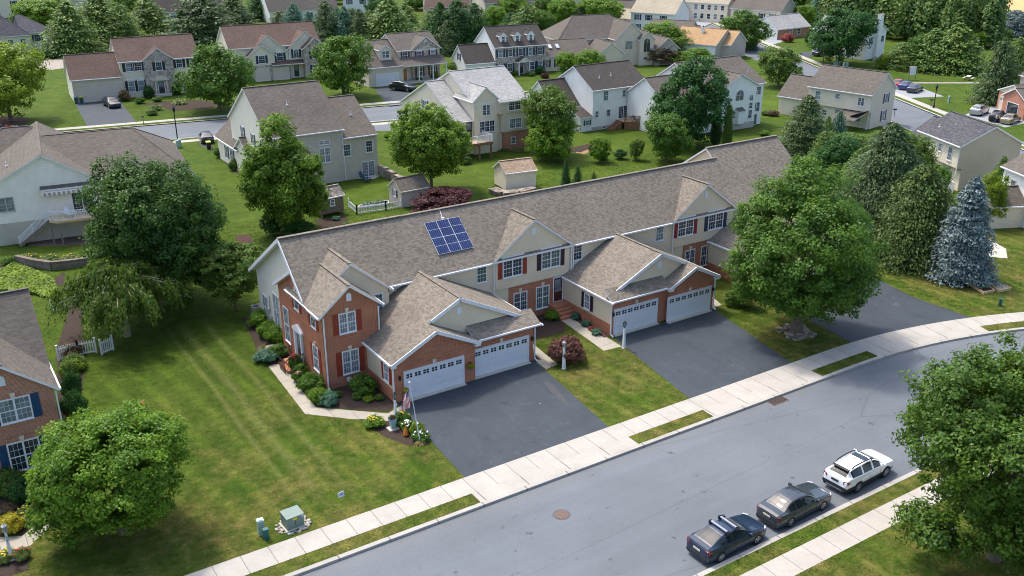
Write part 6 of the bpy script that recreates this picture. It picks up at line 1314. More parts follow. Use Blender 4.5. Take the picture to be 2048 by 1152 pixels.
for px, py, top, w_, k, m, lab in (
 (22, 242, 86, 150, 't', 'l', 'yellow green tree at the left edge below the slate hip roof'), (440, 222, 90, 140, 't', 'm', 'round green tree right of the stone fronted house'),
 (688, 192, 70, 118, 't', 'm', 'round green tree in front of the three gabled house'), (1098, 312, 172, 108, 't', 'o', 'loose olive green tree left of the white house with cedar deck'),
 (1098, 322, 226, 95, 't', 'b', 'small light tree in front of the loose olive tree'), (1372, 292, 118, 148, 't', 'd', 'big deep green tree between the white deck house and arched window house'),
 (1332, 324, 228, 92, 't', 'm', 'bushy green tree below the big deep green backyard tree'), (1678, 128, 16, 124, 't', 'd', 'large bluish green maple before the white chimney house'),
 (1556, 172, 94, 86, 't', 'o', 'airy grey green young tree by the side street'), (1488, 98, 22, 96, 't', 'm', 'round green street tree beside the orange roof'),
 (1318, 112, 44, 120, 't', 'b', 'wide green tree below the white corner house'), (1322, 128, 92, 70, 't', 'n', 'bronze brown tree beside the stone wing of the mansion'), (1348, 128, 102, 56, 't', 'l', 'yellow green bush tree right of the bronze tree'),
 (1395, 128, 96, 60, 't', 'b', 'small leafy tree behind the arched window house roof'), (1135, 155, 104, 48, 't', 'b', 'pale green garden tree left of the mansion garage gable'), (1180, 160, 100, 60, 't', 'b', 'pale green garden tree before the mansion front'), (915, 146, 122, 46, 't', 'b', 'small light tree before the white side garage'),
 (955, 90, 55, 80, 't', 'l', 'yellow green round tree behind the white dormer house'), (1200, 66, -8, 90, 't', 'b', 'tall light green tree above the mansion roof'), (1130, 64, -2, 70, 't', 'b', 'feathery grey green tree at top centre'),
 (1160, 66, 10, 52, 'c', 'f', 'narrow dark evergreen between two light trees at top centre'), (1050, 90, 12, 70, 'c', 'p', 'green cedar behind the dormer house ridge'), (1080, 88, 18, 60, 't', 'm', 'dark leafy tree right of the green cedar'), (1030, 40, -6, 70, 't', 'b', 'round light tree at the top street bend'), (1000, 30, -10, 60, 't', 'm', 'leafy tree at the top edge behind the dark roofs'),
 (1242, 38, -6, 44, 't', 'd', 'deep green tree beside the top centre grey house'), (1290, 24, 2, 40, 't', 'm', 'round clipped tree by the small grey house'), (1366, 32, -14, 56, 't', 'm', 'round street tree in front of the brick porch house'),
 (885, 428, 378, 116, 't', 'r', 'spreading purple leaved tree behind the solar panels'), (100, 70, -4, 120, 't', 'b', 'leafy light green tree beside the slate hip roof'), (148, 108, 2, 110, 'c', 'p', 'yellow green pine left of the brown roofed house'),
 (205, 88, -12, 120, 'c', 'p', 'broad pine behind the brown house ridge'), (300, 74, -6, 105, 'c', 'p', 'pine in front of the cream gabled house'), (250, 90, 8, 70, 'c', 'p', 'pine squeezed between two broad pines'), (268, 70, -20, 60, 't', 'm', 'dark leafy tree deep behind the pines'),
 (410, 98, -18, 130, 'c', 'f', 'very large dark cedar left of the three gabled house'), (470, 66, -14, 90, 'c', 'f', 'dark cedar touching the gabled house roof'), (372, 100, 20, 60, 'c', 'd', 'dark leafy cedar right of the brown ridge'),
 (590, 62, 6, 48, 'c', 'g', 'blue green spruce before the broad taupe roof'), (620, 80, 24, 36, 'c', 'g', 'small blue green spruce at the gabled house corner'), (655, 96, 2, 66, 'c', 'f', 'dark spruce in the row behind the round tree'), (692, 96, 12, 60, 'c', 'g', 'bluish spruce in the middle of the spruce row'),
 (722, 98, 18, 50, 'c', 'f', 'thin open spruce right of the bluish spruce'), (780, 96, -4, 118, 'c', 'p', 'wide yellow green pine behind the porch house'), (676, 60, 14, 40, 'c', 'g', 'spruce tip beside the small white gable'), (740, 70, 20, 44, 'c', 'p', 'young green pine left of the wide pine'),
 (882, 104, 4, 74, 'c', 'd', 'left tree of the dark cedar clump'), (915, 104, 0, 80, 'c', 'd', 'middle tree of the dark cedar clump'), (950, 100, 6, 70, 'c', 'd', 'right tree of the dark cedar clump'), (895, 108, 40, 60, 'c', 'f', 'low front tree of the dark cedar clump'), (835, 20, -12, 56, 't', 'm', 'leafy tree peeping over the dark brown roof'), (655, 8, -18, 70, 't', 'm', 'leafy tree at top left of centre between roofs'),
 (1905, 142, 46, 118, 'c', 'p', 'wide dark cedar at the right end of the park row'), (1860, 140, 56, 100, 'c', 'p', 'wide cedar in the middle of the park row'), (1800, 138, 84, 66, 'c', 'p', 'rounded low cedar at the left end of the park row'), (1835, 138, 70, 60, 't', 'm', 'green bush tree between the park cedars'), (1764, 138, 108, 26, 't', 'l', 'small lime green bush tree on the park lawn'),
 (1988, 206, 76, 100, 'c', 'f', 'massive dark cedar beside the brick garage house'), (2020, 190, 74, 90, 'c', 'p', 'green cedar at the right edge behind the massive cedar'), (2026, 72, 20, 70, 'c', 'u', 'blue grey spruce at the wood edge near the wheat field'), (1990, 78, 56, 60, 't', 'm', 'leafy bush tree at the corner of the wood'), (1942, 96, 60, 54, 't', 'b', 'leafy tree at the lawn corner of the wood'), (1630, 50, -2, 56, 'c', 'g', 'dark blue green fir by the ranch house'), (1600, 60, 10, 50, 't', 'b', 'pale leafy tree behind the taupe house'),
 (1545, 64, 32, 40, 't', 'b', 'light green tree before the taupe house windows'), (1614, 86, 64, 13, 'a', 'd', 'narrow dark arborvitae at the ranch house wall'), (1504, 98, 58, 22, 'c', 'g', 'small blue green spruce under the round street tree'),
 (1972, 452, 345, 62, 't', 'l', 'lime green tree between blue spruce and tan sunroom'), (1993, 400, 312, 52, 'c', 'p', 'yellow green conifer before the khaki gable wall'), (1690, 330, 268, 120, 't', 'o', 'olive mixed tree left of the huge hemlock'), (1790, 320, 262, 110, 't', 'o', 'olive tree between the huge hemlock and slate roof'), (1672, 300, 222, 44, 'c', 'g', 'blue green weeping cedar at the long tan house'), (1650, 300, 232, 40, 'c', 'p', 'yellow green cypress beside the bushy fir'),
 (1452, 304, 212, 22, 'a', 'o', 'right one of two tall columnar arborvitae'), (1430, 296, 214, 26, 'a', 'd', 'left one of two tall columnar arborvitae'),
 (1131, 374, 318, 26, 'c', 'd', 'slim dark conifer in the backyard behind the long ridge'), (1155, 374, 332, 24, 'c', 'd', 'shorter dark conifer right of the slim backyard conifer'), (1187, 366, 344, 16, 'c', 'o', 'tiny conifer just over the long ridge'),
 (545, 470, 432, 42, 't', 'd', 'low dark bush tree under the tall airy birch'), (598, 474, 436, 60, 't', 'd', 'dark spreading bush tree beside the wooden shed'), (1200, 324, 275, 42, 't', 'b', 'round leafy shrub tree on the rear lawn by the bare patch'), (1272, 320, 278, 30, 't', 'o', 'thin brownish shrub tree on the rear lawn'), (1240, 318, 298, 26, 't', 'd', 'small dark shrub tree between two rear lawn shrubs'),
 (1486, 612, 560, 52, 't', 'm', 'leafy shrub tree at the driveway edge beside the street maple'),
 (1672, 372, 272, 92, 't', 'd', 'dark leafy tree between the roof end and the huge hemlock'), (1705, 400, 300, 84, 'c', 'p', 'green cedar filling the gap behind the street maple'), (1812, 392, 268, 92, 't', 'o', 'olive mixed tree right of the huge hemlock'), (1858, 420, 330, 60, 't', 'm', 'leafy tree between two hemlocks and the cream rear wall'), (1640, 350, 262, 70, 'c', 'p', 'mid green cedar behind the four small arborvitae'),
 (60, 64, 2, 70, 't', 'm', 'leafy tree behind the slate hip roof ridge'), (345, 60, -20, 60, 'c', 'p', 'pine behind the cream gabled house wall'), (520, 40, -16, 60, 'c', 'd', 'dark cedar left of the white gabled house'), (560, 58, 22, 44, 'c', 'f', 'small dark spruce left of the blue green spruce'), (640, 30, -16, 46, 't', 'm', 'leafy tree above the broad taupe roof'), (705, 62, 16, 46, 'c', 'f', 'spruce tip in the gap of the spruce row'), (755, 40, -6, 50, 't', 'd', 'deep green tree left of the dark brown roof'), (812, 60, 6, 60, 'c', 'p', 'pine at the right flank of the wide pine'), (862, 66, 20, 44, 'c', 'p', 'green pine left behind the cedar clump'),
 (990, 62, 12, 56, 't', 'b', 'light tree left of the green cedar behind the ridge'), (1024, 74, 24, 48, 'c', 'd', 'dark cedar in front of the hidden roofed house'), (1100, 44, -12, 64, 't', 'm', 'leafy tree behind the feathery tree at top centre'), (1222, 56, 8, 60, 't', 'm', 'leafy tree right of the tall light green tree'), (1175, 90, 34, 60, 't', 'm', 'round tree just behind the mansion hip roof'), (1270, 60, 30, 34, 't', 'b', 'small light tree before the white corner house wing'), (1430, 26, -8, 48, 't', 'm', 'leafy tree left of the colonial house garage'), (1545, 30, -12, 64, 't', 'd', 'deep green tree behind the colonial house chimney'), (1590, 20, -24, 70, 't', 'm', 'leafy tree above the taupe house roof'), (1640, 96, 60, 30, 'a', 'd', 'slim evergreen at the ranch house corner'), (1480, 30, 0, 40, 't', 'r', 'purple leaved tree in front of the colonial house')):
    if k == 'a': tree(px, py, top, w_, lab, LF[m], 'a', v=0)
    else: tree(px, py, top, w_, lab, LF[m], k)
for i, x in enumerate((1620, 1632, 1644, 1656)): tree(x, 322-i, 276+i*2, 16, ('leftmost', 'second', 'third', 'rightmost')[i]+' of four small arborvitae in front of the bushy fir', LF_PINE, 'a', v=0, group='four small arborvitae')
# the wood at top right reads as one mass
def wood():
    rng = np.random.default_rng(99); Cs, Ns, Ss, Ts = [], [], [], []
    for i in range(330):
        px = rng.uniform(1640, 1990); py = rng.uniform(-36, 110); lim = 62+(px-1640)*.13
        if py > lim: py = rng.uniform(-36, lim)
        if px > 1930 and py < 30: continue
        x, y = G(px, py); h = rng.uniform(9, 15); R = rng.uniform(3.0, 5.2); con = rng.uniform() < .6; n = 900
        z = h*rng.uniform(.05, 1, n)**.8; t = z/h; r = R*((1-t)**.6 if con else np.sqrt(np.maximum(.03, 1-(2*t-1)**2)))*rng.uniform(.5, 1.05, n); a = rng.uniform(0, 6.283, n)
        bump = 1+.2*np.sin(a*3+t*9+i)
        Cs.append(np.stack([x+np.cos(a)*r*bump, y+np.sin(a)*r*bump, z], 1)); Ns.append(np.stack([np.cos(a), np.sin(a), np.full(n, .7)], 1)+rng.normal(size=(n, 3))*.4); Ss.append(.85*rng.uniform(.6, 1.2, n)); Ts.append(np.clip(.45+rng.normal(0, .16)+rng.normal(0, .12, n), 0, 1))
    o = bpy.data.objects.new('wood', leaf_mesh('wood', np.concatenate(Cs), np.concatenate(Ns), np.concatenate(Ss), np.concatenate(Ts), leafm('leaf_wood', (0.048, 0.110, 0.030), (0.111, 0.194, 0.041), (0.237, 0.315, 0.054), .3), 1.5, None, rng)); COL.objects.link(o); tag(o, 'dense mixed wood running along the top right of the scene', 'wood', kind='stuff')
wood()
# ------------------------------------------------------------------ garden shrubs
for px, py, r, h, m, lab in (
 (524, 652, 1.15, 1.35, LF_BRIGHT, 'light green shrub by the stucco end wall, nearest the utility meters'), (538, 672, .9, 1.2, LF_BRIGHT, 'bright round shrub under the tall stucco wall window'), (553, 684, .95, 1.25, LF_BRIGHT, 'bright leafy shrub at the corner of stucco and brick'),
 (531, 722, .95, .85, LF_BGREEN, 'blue green low juniper beside the boulder'), (557, 712, .85, .9, LF_MAPLE, 'dark green shrub right of the boulder'), (622, 778, 1.0, 1.15, LF_MAPLE, 'round green shrub below the red shuttered side window'), (641, 804, .85, 1.0, LF_BRIGHT, 'bright green shrub at the brick corner downspout'), (658, 808, .75, .85, LF_BGREEN, 'grey green shrub touching the bright corner shrub'),
 (630, 792, .7, .6, LF_OLIVE, 'low olive shrub between the round shrub and bright shrub'), (727, 786, 1.0, 1.35, LF_MAPLE, 'dense dark round shrub under the brick front window'), (715, 798, .38, .5, LF_OLIVE, 'small sparse shrub left of the dense round shrub'), (737, 802, .4, .4, LF_LIME, 'small lime green shrub in the dark mulch bed'), (758, 800, .33, .4, LF_OLIVE, 'tiny grey green shrub beside the garage brick base'), (673, 793, .4, .35, LF_MAPLE, 'little dark shrub along the brick wall foot'),
 (602, 748, .6, .8, LF_MAPLE, 'leafy shrub beside the iron step railing'), (1104, 637, .75, .7, LF_BRIGHT, 'spreading green shrub at the brick entry wall'), (1152, 638, .45, .5, LF_BGREEN, 'first grey green shrub beside the entry walk'), (1171, 652, .42, .5, LF_BGREEN, 'middle grey green shrub beside the entry walk'), (1192, 669, .42, .5, LF_BGREEN, 'grey green shrub nearest the garage downspout'), (1183, 660, .32, .3, LF_RED, 'small crimson shrub between grey green shrubs'),
 (1468, 610, .9, 1.2, LF_OLIVE, 'yellowish leafy shrub right of the second garage'), (1417, 528, .5, .8, LF_BRIGHT, 'potted style green shrub at the far unit porch'), (1749, 506, 1.25, .9, LF_BLUE, 'low dwarf blue spruce mound beside the third driveway'), (1728, 530, .5, .5, LF_LIME, 'yellow green shrub at the third driveway mulch'),
 (1203, 318, .9, .8, LF_BRIGHT, 'low leafy shrub beside the bare soil patch'), (1186, 310, .6, .6, LF_MAPLE, 'small dark shrub touching the bare soil patch'), (150, 735, .9, 1.0, LF_OLIVE, 'green shrub by the picket fence near brick house'), (146, 712, 1.0, 1.0, LF_BROWN, 'bronze shrub behind the picket fence'), (147, 745, .85, .9, LF_LIME, 'golden green shrub beside the brick house wall'), (140, 756, .7, 1.3, LF_OLIVE, 'clipped dome shrub beside the golden green shrub'),
 (148, 800, .75, 2.0, LF_DEEP, 'tall dark clipped shrub beside the brick house corner'), (152, 835, .85, 1.9, LF_DEEP, 'dark rounded shrub above the lawn maple'), (20, 985, 1.1, 1.5, LF_OLIVE, 'large olive shrub under the navy shuttered window'), (55, 1000, 1.0, 1.4, LF_DEEP, 'dark green shrub right of the large olive shrub'), (24, 1062, .75, .95, LF_YELLOW, 'golden yellow round shrub beside the curved front path'), (20, 1022, .5, .4, LF_BROWN, 'small bronze shrub behind the golden yellow shrub'),
 (440, 315, .75, 1.4, LF_MAPLE, 'conical shrub beside the walkout house side door'), (470, 340, .8, 1.4, LF_OLIVE, 'conical shrub by the walkout house corner'), (540, 150, .8, .6, LF_MAPLE, 'low shrub at the gabled house entrance'), (298, 196, 1.0, 2.2, LF_DEEP, 'dark conical shrub left of the stone entrance'), (355, 190, .9, 2.2, LF_DEEP, 'dark conical shrub right of the stone entrance'), (250, 202, 1.0, 1.8, LF_BROWN, 'bronze shrub beside the tan garage'), (280, 207, .9, 1.0, LF_MAPLE, 'low round shrub on the stone house bed'), (315, 203, .9, .8, LF_MAPLE, 'low spreading shrub before the stone steps'), (305, 230, 1.0, .8, LF_MAPLE, 'green shrub at the street edge bed'),
 (312, 220, 1.6, 1.4, LF_TUFT, 'tall grey green grass bank left part above the street'), (360, 208, 1.6, 1.3, LF_TUFT, 'tall grey green grass bank right part above the street'),
 (870, 158, .9, 1.4, LF_LIME, 'yellow green shrub at the porch house corner'), (838, 162, .7, .7, LF_MAPLE, 'low shrub along the porch front'), (1030, 150, .8, .8, LF_LIME, 'clipped yellow green shrub left of the white portico'), (1060, 152, .9, .9, LF_MAPLE, 'clipped shrub right of the white portico'), (1080, 148, 1.1, 1.5, LF_DEEP, 'dark shrub at the stone front corner'), (1090, 156, .9, .9, LF_PURPLE, 'dull purple shrub below the dark corner shrub'),
 (795, 292, 1.0, 1.0, LF_MAPLE, 'dark shrub beside the pale roof house wall'), (780, 280, .9, 1.2, LF_BRIGHT, 'light shrub at the pale roof house corner'), (930, 328, .9, 1.0, LF_MAPLE, 'shrub at the raised deck corner'), (695, 455, .7, .5, LF_OLIVE, 'low hosta clump below the wooden shed'), (672, 440, .5, .4, LF_BGREEN, 'grey green low shrub right of the wooden shed'), (735, 455, .9, .9, LF_BRIGHT, 'pale leafy shrub behind the townhouse roof edge'),
 (1545, 232, 1.0, .9, LF_BROWN, 'bronze shrub beside the long tan house garage'), (1530, 230, .7, .6, LF_MAPLE, 'small green shrub by the long tan house garage'), (1530, 272, .9, .8, LF_BRIGHT, 'low pale shrub on the lawn behind arborvitae'), (1575, 84, 1.6, 2.0, LF_RED, 'bright red leaved shrub before the ranch house'), (1345, 110, 1.2, 1.2, LF_MAPLE, 'rounded shrub beside the orange roof wing'), (1375, 38, 1.2, 1.2, LF_DEEP, 'dark shrub on the brick porch house lawn'), (1400, 42, 1.0, 1.0, LF_MAPLE, 'green shrub by the brick porch house wall'), (1890, 150, .6, .5, LF_MAPLE, 'low green tuft under the wide dark cedar'),
 (70, 120, 2.4, 2.2, LF_DEEP, 'broad dark yew hedge below the slate roofed house'), (108, 116, 2.2, 2.0, LF_DEEP, 'dark yew clump at the end of the yew hedge'), (20, 528, .8, .7, LF_MAPLE, 'dark shrub at the left edge retaining wall')):
    shrub(px, py, r, h, lab, m, UG[0] if m is LF_TUFT else None)
shrub(1138, 727, 1.55, 1.95, 'large clipped burgundy barberry ball on the lawn strip', LF_BERRY, UBALL, g=(39.0, 52.75))
for px, py, r, h, lab in ((525, 703, .5, .8, 'straw coloured grass clump near the boulder'), (840, 888, .45, .4, 'dry yellow grass clump at the flagpole bed edge'), (1052, 303, .7, .8, 'blade leaved clump in the deck hedge row'), (1033, 304, .7, .8, 'left end clump of the deck hedge row'), (1010, 302, .7, .8, 'clump under the pale roof house wall')):
    tuft(px, py, r, h, lab, leafm('blade_straw', (.22, .16, .05), (.34, .26, .10), (.46, .38, .18), .3) if 'straw' in lab or 'dry' in lab else LF_TUFT)
tuft(492, 352, 1.3, 1.1, 'fountain grass clump by the walkout house air conditioner')
for px, py, r, h, lf, pt, n, lab in ((748, 852, .75, .6, LF_BRIGHT, FL_YEL, 16, 'day lilies with yellow blooms left of the blue planter'), (806, 850, .7, .9, LF_MAPLE, FL_YEL, 7, 'leafy garden plant right of the white lamp post'), (815, 862, .5, .7, LF_BRIGHT, FL_WHITE, 22, 'white hydrangea behind the orange garden ornament'), (834, 868, .55, .8, LF_LIME, FL_WHITE, 3, 'lime leaved plant beside the flagpole'), (842, 880, .6, .6, LF_MAPLE, FL_WHITE, 16, 'white flowering plant at the flagpole foot'),
 (592, 740, .55, 1.2, LF_MAPLE, FL_RED, 22, 'red rose bush against the step railing'), (597, 762, .5, .7, LF_MAPLE, FL_PINK, 10, 'pink flowering plant below the red rose bush'), (62, 1035, .8, .7, LF_TUFT, FL_YEL, 14, 'yellow day lilies behind the curved path'), (85, 1000, .6, .7, LF_TUFT, FL_OR, 14, 'orange day lilies under the lawn maple edge'), (12, 1120, .6, .5, LF_TUFT, FL_YEL, 18, 'yellow blooms at the foot of the numbered lamp post'), (44, 1118, .5, .6, LF_TUFT, FL_RED, 10, 'red lilies in the corner bed by the path'), (376, 604, .6, .6, LF_MAPLE, FL_WHITE, 10, 'white flowering plant at the edge of the tree shade'),
 (60, 520, .9, .6, LF_TUFT, FL_YEL, 10, 'day lily row above the curved retaining wall, left part'), (100, 522, .9, .6, LF_TUFT, FL_YEL, 10, 'day lily row above the curved retaining wall, middle part'), (140, 522, .9, .6, LF_TUFT, FL_YEL, 10, 'day lily row above the curved retaining wall, right part'), (287, 821, .3, .55, LF_MAPLE, FL_RED, 14, 'dark pot of red flowers alone on the lawn')):
    blooms(px, py, r, h, lab, lf, pt, n)
GC = bpy.data.objects.new('ground_cover', None)
def ground_cover():
    rng = np.random.default_rng(3); poly = [G(0, 545), G(30, 530), G(60, 540), G(105, 560), G(115, 580), G(100, 600), G(70, 590), G(0, 582)]
    xs = [p[0] for p in poly]; ys = [p[1] for p in poly]; P = []
    while len(P) < 5200:
        x, y = rng.uniform(min(xs), max(xs)), rng.uniform(min(ys), max(ys)); ins = False; j = len(poly)-1
        for i in range(len(poly)):
            (xi, yi), (xj, yj) = poly[i], poly[j]
            if (yi > y) != (yj > y) and x < (xj-xi)*(y-yi)/(yj-yi)+xi: ins = not ins
            j = i
        if ins: P.append((x, y, rng.uniform(.05, .32)))
    P = np.array(P); n = len(P); t = .55+.3*np.sin(P[:, 0]*1.7)*np.sin(P[:, 1]*1.3)+rng.normal(0, .1, n)
    o = bpy.data.objects.new('ground_cover', leaf_mesh('ground_cover', P, np.array([0, -.2, 1.0])+rng.normal(size=(n, 3))*.4, .34*rng.uniform(.7, 1.2, n), t, LF_LIME, 1.4, None, rng)); COL.objects.link(o); tag(o, 'bright lime ground cover below the curved retaining wall', 'ground cover', kind='stuff')
bpy.data.objects.remove(GC); ground_cover()

# ------------------------------------------------------------------ walls, fences, garden things
RET = brick('retaining_block', (.15, .125, .10), (.22, .185, .15), (.07, .06, .05), .42, .2)
def wallpoly(name, pts, h, w, mat, label, cat='wall', z1=None):
    b = MB(); V = [Vector((*p, 0)) for p in pts]
    for i, (p, q) in enumerate(zip(V[:-1], V[1:])):
        d = (q-p).normalized(); o = Vector((-d.y, d.x, 0))*w; hh = h if z1 is None else h+(z1-h)*i/(len(V)-1)
        b.prism([p-o/2, q-o/2+d*.02, q+o/2+d*.02, p+o/2], (0, 0, hh-i*.003), mat)
        b.prism([p-o*.6+Vector((0, 0, hh-i*.003)), q-o*.6+Vector((0, 0, hh-i*.003)), q+o*.6+Vector((0, 0, hh-i*.003)), p+o*.6+Vector((0, 0, hh-i*.003))], (0, 0, .1), mat)
    b.build(name, None, label=label, cat=cat)
wallpoly('retaining_wall', [G(35, 527), G(70, 535), G(105, 540), G(150, 535), G(185, 530)], .75, .35, RET, 'curved brown block retaining wall in the left yard')
wallpoly('retaining_wall', [G(760, 350), G(775, 356), G(790, 362), G(808, 370), G(822, 378)], 1.2, .5, STONE_BROWN, 'stepped stone retaining wall beside the walkout basement', z1=.4)
wallpoly('stone_ledge', [G(985, 385), G(1005, 393), G(1035, 391), G(1066, 383)], .5, 1.1, STONE_BROWN, 'low stone ledge carrying the cream shed', 'wall')
def fence(name, pts, h, label, sp=.16, picket=True, cat='fence'):
    o0 = thing(name, label, cat, (*pts[0], 0)); b = MB(); pb = MB(); b.T = pb.T = Matrix.Translation((-pts[0][0], -pts[0][1], 0))
    for p, q in zip(pts[:-1], pts[1:]):
        p = Vector((*p, 0)); q = Vector((*q, 0)); L = (q-p).length; n = max(1, int(L/sp)); d = (q-p)/L
        for z in (.18, h*.82): b.beam(p+Vector((0, 0, z)), q+Vector((0, 0, z)), .045, .08, WHITE)
        for i in range(n+1):
            c = p+d*(L*i/n); b.beam(c+Vector((0, 0, .08)), c+Vector((0, 0, h if picket else h*.86)), .075 if picket else .05, .025, WHITE, tuple(Vector((-d.y, d.x, 0))))
        for c in (p, q): pb.box((c.x-.06, c.y-.06, 0), (c.x+.06, c.y+.06, h+.12), WHITE); pb.box((c.x-.08, c.y-.08, h+.12), (c.x+.08, c.y+.08, h+.16), WHITE)
    b.build('pickets', o0); pb.build('posts', o0)
fence('picket_fence', [G(105, 624), G(127, 620), G(160, 603)], 1.0, 'white picket fence behind the brick house roof')
fence('picket_fence', [G(118, 722), G(158, 712), G(193, 706)], 1.15, 'white picket fence between brick house and weeping tree')
fence('picket_fence', [G(204, 710), G(227, 700)], 1.15, 'short leaning white picket panel under the weeping tree')
fence('garden_fence', [G(698, 415), G(714, 429), G(772, 421), G(803, 415)], .95, 'low white railing round the vegetable patch by the garden shed', .18, False)
def bedbox(name, pts, h, m, soil, label):
    b = MB(); t = thing(name, label, 'raised bed', (*pts[0], 0)); b.T = Matrix.Translation((-pts[0][0], -pts[0][1], 0)); V = [Vector((*p, 0)) for p in pts]
    for p, q in zip(V, V[1:]+V[:1]): d = (q-p).normalized(); b.beam(p+Vector((0, 0, h/2))+d*.03, q+Vector((0, 0, h/2))+d*.03, .07, h, m)
    b.build('boards', t); s_ = MB(); s_.T = b.T; s_.face([v+Vector((0, 0, h*.75)) for v in V], soil); o = s_.build('soil', t)
    rng = np.random.default_rng(int(pts[0][0]*10)); n = 260; u, v = rng.uniform(.08, .92, n), rng.uniform(.15, .85, n); A = np.array([tuple(x) for x in V])-np.array([pts[0][0], pts[0][1], 0])
    P = ((1-u)*(1-v))[:, None]*A[0]+(u*(1-v))[:, None]*A[1]+(u*v)[:, None]*A[2]+((1-u)*v)[:, None]*A[3]; ok = np.sin(u*14)+rng.normal(0, .5, n) > .2; P = P[ok]; P[:, 2] = h+rng.uniform(0, .3, len(P))
    child('seedlings', leaf_mesh('seedlings', P, np.array([0, 0, 1.0])+rng.normal(size=(len(P), 3))*.6, np.full(len(P), .2), np.full(len(P), .6), LF_BGREEN, 1.6, None, rng), t)
bedbox('raised_bed', [G(1929, 566), G(1948, 563), G(1988, 584), G(1967, 589)], .25, WOODL, MULCH, 'timber raised bed of low seedlings nearer the blue spruce')
bedbox('raised_bed', [G(1962, 562), G(1980, 560), G(2021, 580), G(1998, 585)], .25, WOODL, WHEATS if 'WHEATS' in globals() else TANSTONE, 'timber raised bed with taller green plants at right')
bedbox('raised_bed', [G(716, 418), G(722, 414), G(776, 405), G(778, 410)], .3, WHITE, MULCH, 'white raised bed inside the vegetable patch railing')
# utility boxes on the verge
def prismbox(name, g, rz, label, cat, fn):
    t = thing(name, label, cat, (*g, 0), rz); fn(t); return t
GRN = plain('cabinet_green', (.16, .22, .185), .55, var=.08); TEAL = plain('cabinet_teal', (.01, .10, .095), .5); PALE = plain('pedestal_green', (.33, .47, .39), .5, var=.06); YELW = plain('warning_yellow', (.7, .55, .02), .6, var=0)
def transformer(t):
    b = MB(); b.box((-.72, -.62, 0), (.72, .62, .08), CONC); b.build('pad', t); b = MB(); b.box((-.6, -.5, .08), (.6, .5, .98), GRN); b.prism([(-.63, -.54, .98), (.63, -.54, .98), (.63, .52, 1.06), (-.63, .52, 1.06)], (0, 0, -.05), GRN); b.box((-.01, -.512, .1), (.01, -.5, .95), BLACKM); b.build('cabinet', t)
    b = MB(); b.box((-.14, -.515, .72), (.12, -.503, .88), YELW); b.build('warning_label', t); b = MB(); b.box((.44, -.515, .78), (.58, -.503, .95), WHITE); b.build('notice', t)
prismbox('transformer_box', G(586, 1050), R_(4), 'squat green utility transformer on a concrete pad', 'utility box', transformer).scale = (.84,)*3
b = MB(); gx, gy = G(586, 1050)
for i in range(110):
    a = random.uniform(0, 6.28); r = random.uniform(.68, .95); s_ = random.uniform(.04, .08); x, y = gx+math.cos(a)*r, gy+math.sin(a)*r*.92; b.box((x-s_, y-s_, 0), (x+s_, y+s_*.8, s_), SIDEW if i % 2 else TANSTONE)
b.build('gravel_ring', None, label='pale gravel spread round the green transformer pad', cat='gravel', kind='stuff')
def pedestal(t):
    b = MB(); b.box((-.2, -.17, 0), (.2, .17, 1.0), PALE); b.build('body', t); b = MB(); b.prism([(-.22, -.19, 1.0), (.22, -.19, 1.0), (.22, .19, 1.0), (-.22, .19, 1.0)], (0, 0, .08), PALE); b.box((-.16, -.13, 1.08), (.16, .13, 1.13), plain('pedestal_top', (.6, .7, .63), .5)); b.build('cap', t)
    b = MB()
    for i in range(6): b.box((-.17, -.18, .15+i*.14), (.17, -.17, .2+i*.14), GRN)
    b.build('louvres', t)
prismbox('cable_pedestal', G(523, 1068), R_(-6), 'tall pale green louvred cable pedestal on the verge lawn', 'utility box', pedestal).scale = (.88,)*3
def teal(t):
    b = MB(); b.box((-.13, -.11, 0), (.13, .11, .62), TEAL); b.build('body', t); b = MB(); b.box((-.15, -.13, .62), (.15, .13, .68), TEAL); b.build('cap', t)
prismbox('phone_pedestal', G(533, 1078), 0, 'short dark teal pedestal beside the pale cable pedestal', 'utility box', teal); prismbox('phone_pedestal', G(2000, 612), .3, 'short dark teal pedestal alone on the right lawn', 'utility box', teal)
prismbox('transformer_box', G(1876, 1080), R_(-25), 'green utility box half hidden under the verge maple', 'utility box', transformer)
for px, py, lab in ((1694, 135, 'taller pale utility pedestal under the bluish maple'), (1687, 136, 'shorter pale utility pedestal under the bluish maple'), (1897, 205, 'pale green utility pedestal near the side street lamp')): prismbox('cable_pedestal', G(px, py), 0, lab, 'utility box', pedestal)
prismbox('transformer_box', G(1673, 132), .2, 'pale utility cabinet left of two pedestals by bluish maple', 'utility box', transformer)
for px, py, lab in ((356, 296, 'pale pedestal at the foot of the left street lamp'), (360, 294, 'second pale pedestal right of the left street lamp')): prismbox('cable_pedestal', G(px, py), 0, lab, 'utility box', pedestal)
# yard sign
t = thing('yard_sign', 'small white lawn sign with blue print near the kerb', 'sign', (*G(684, 999), 0), R_(12)); b = MB(); b.tube([(-.12, 0, 0), (-.12, 0, .22)], .012, GREYM, 6); b.tube([(.12, 0, 0), (.12, 0, .22)], .012, GREYM, 6); b.build('stakes', t); b = MB(); b.prism([(-.2, 0, .18), (.2, 0, .18), (.2, .08, .46), (-.2, .08, .46)], (0, .02, 0), WHITE); b.build('board', t); b = MB(); SB = plain('sign_blue', (.25, .32, .62), .6, var=0)
b.prism([(-.13, .024-.006, .28), (.15, .024-.006, .28), (.15, .068-.006, .42), (-.13, .068-.006, .42)], (0, .004, 0), SB); b.build('print', t)
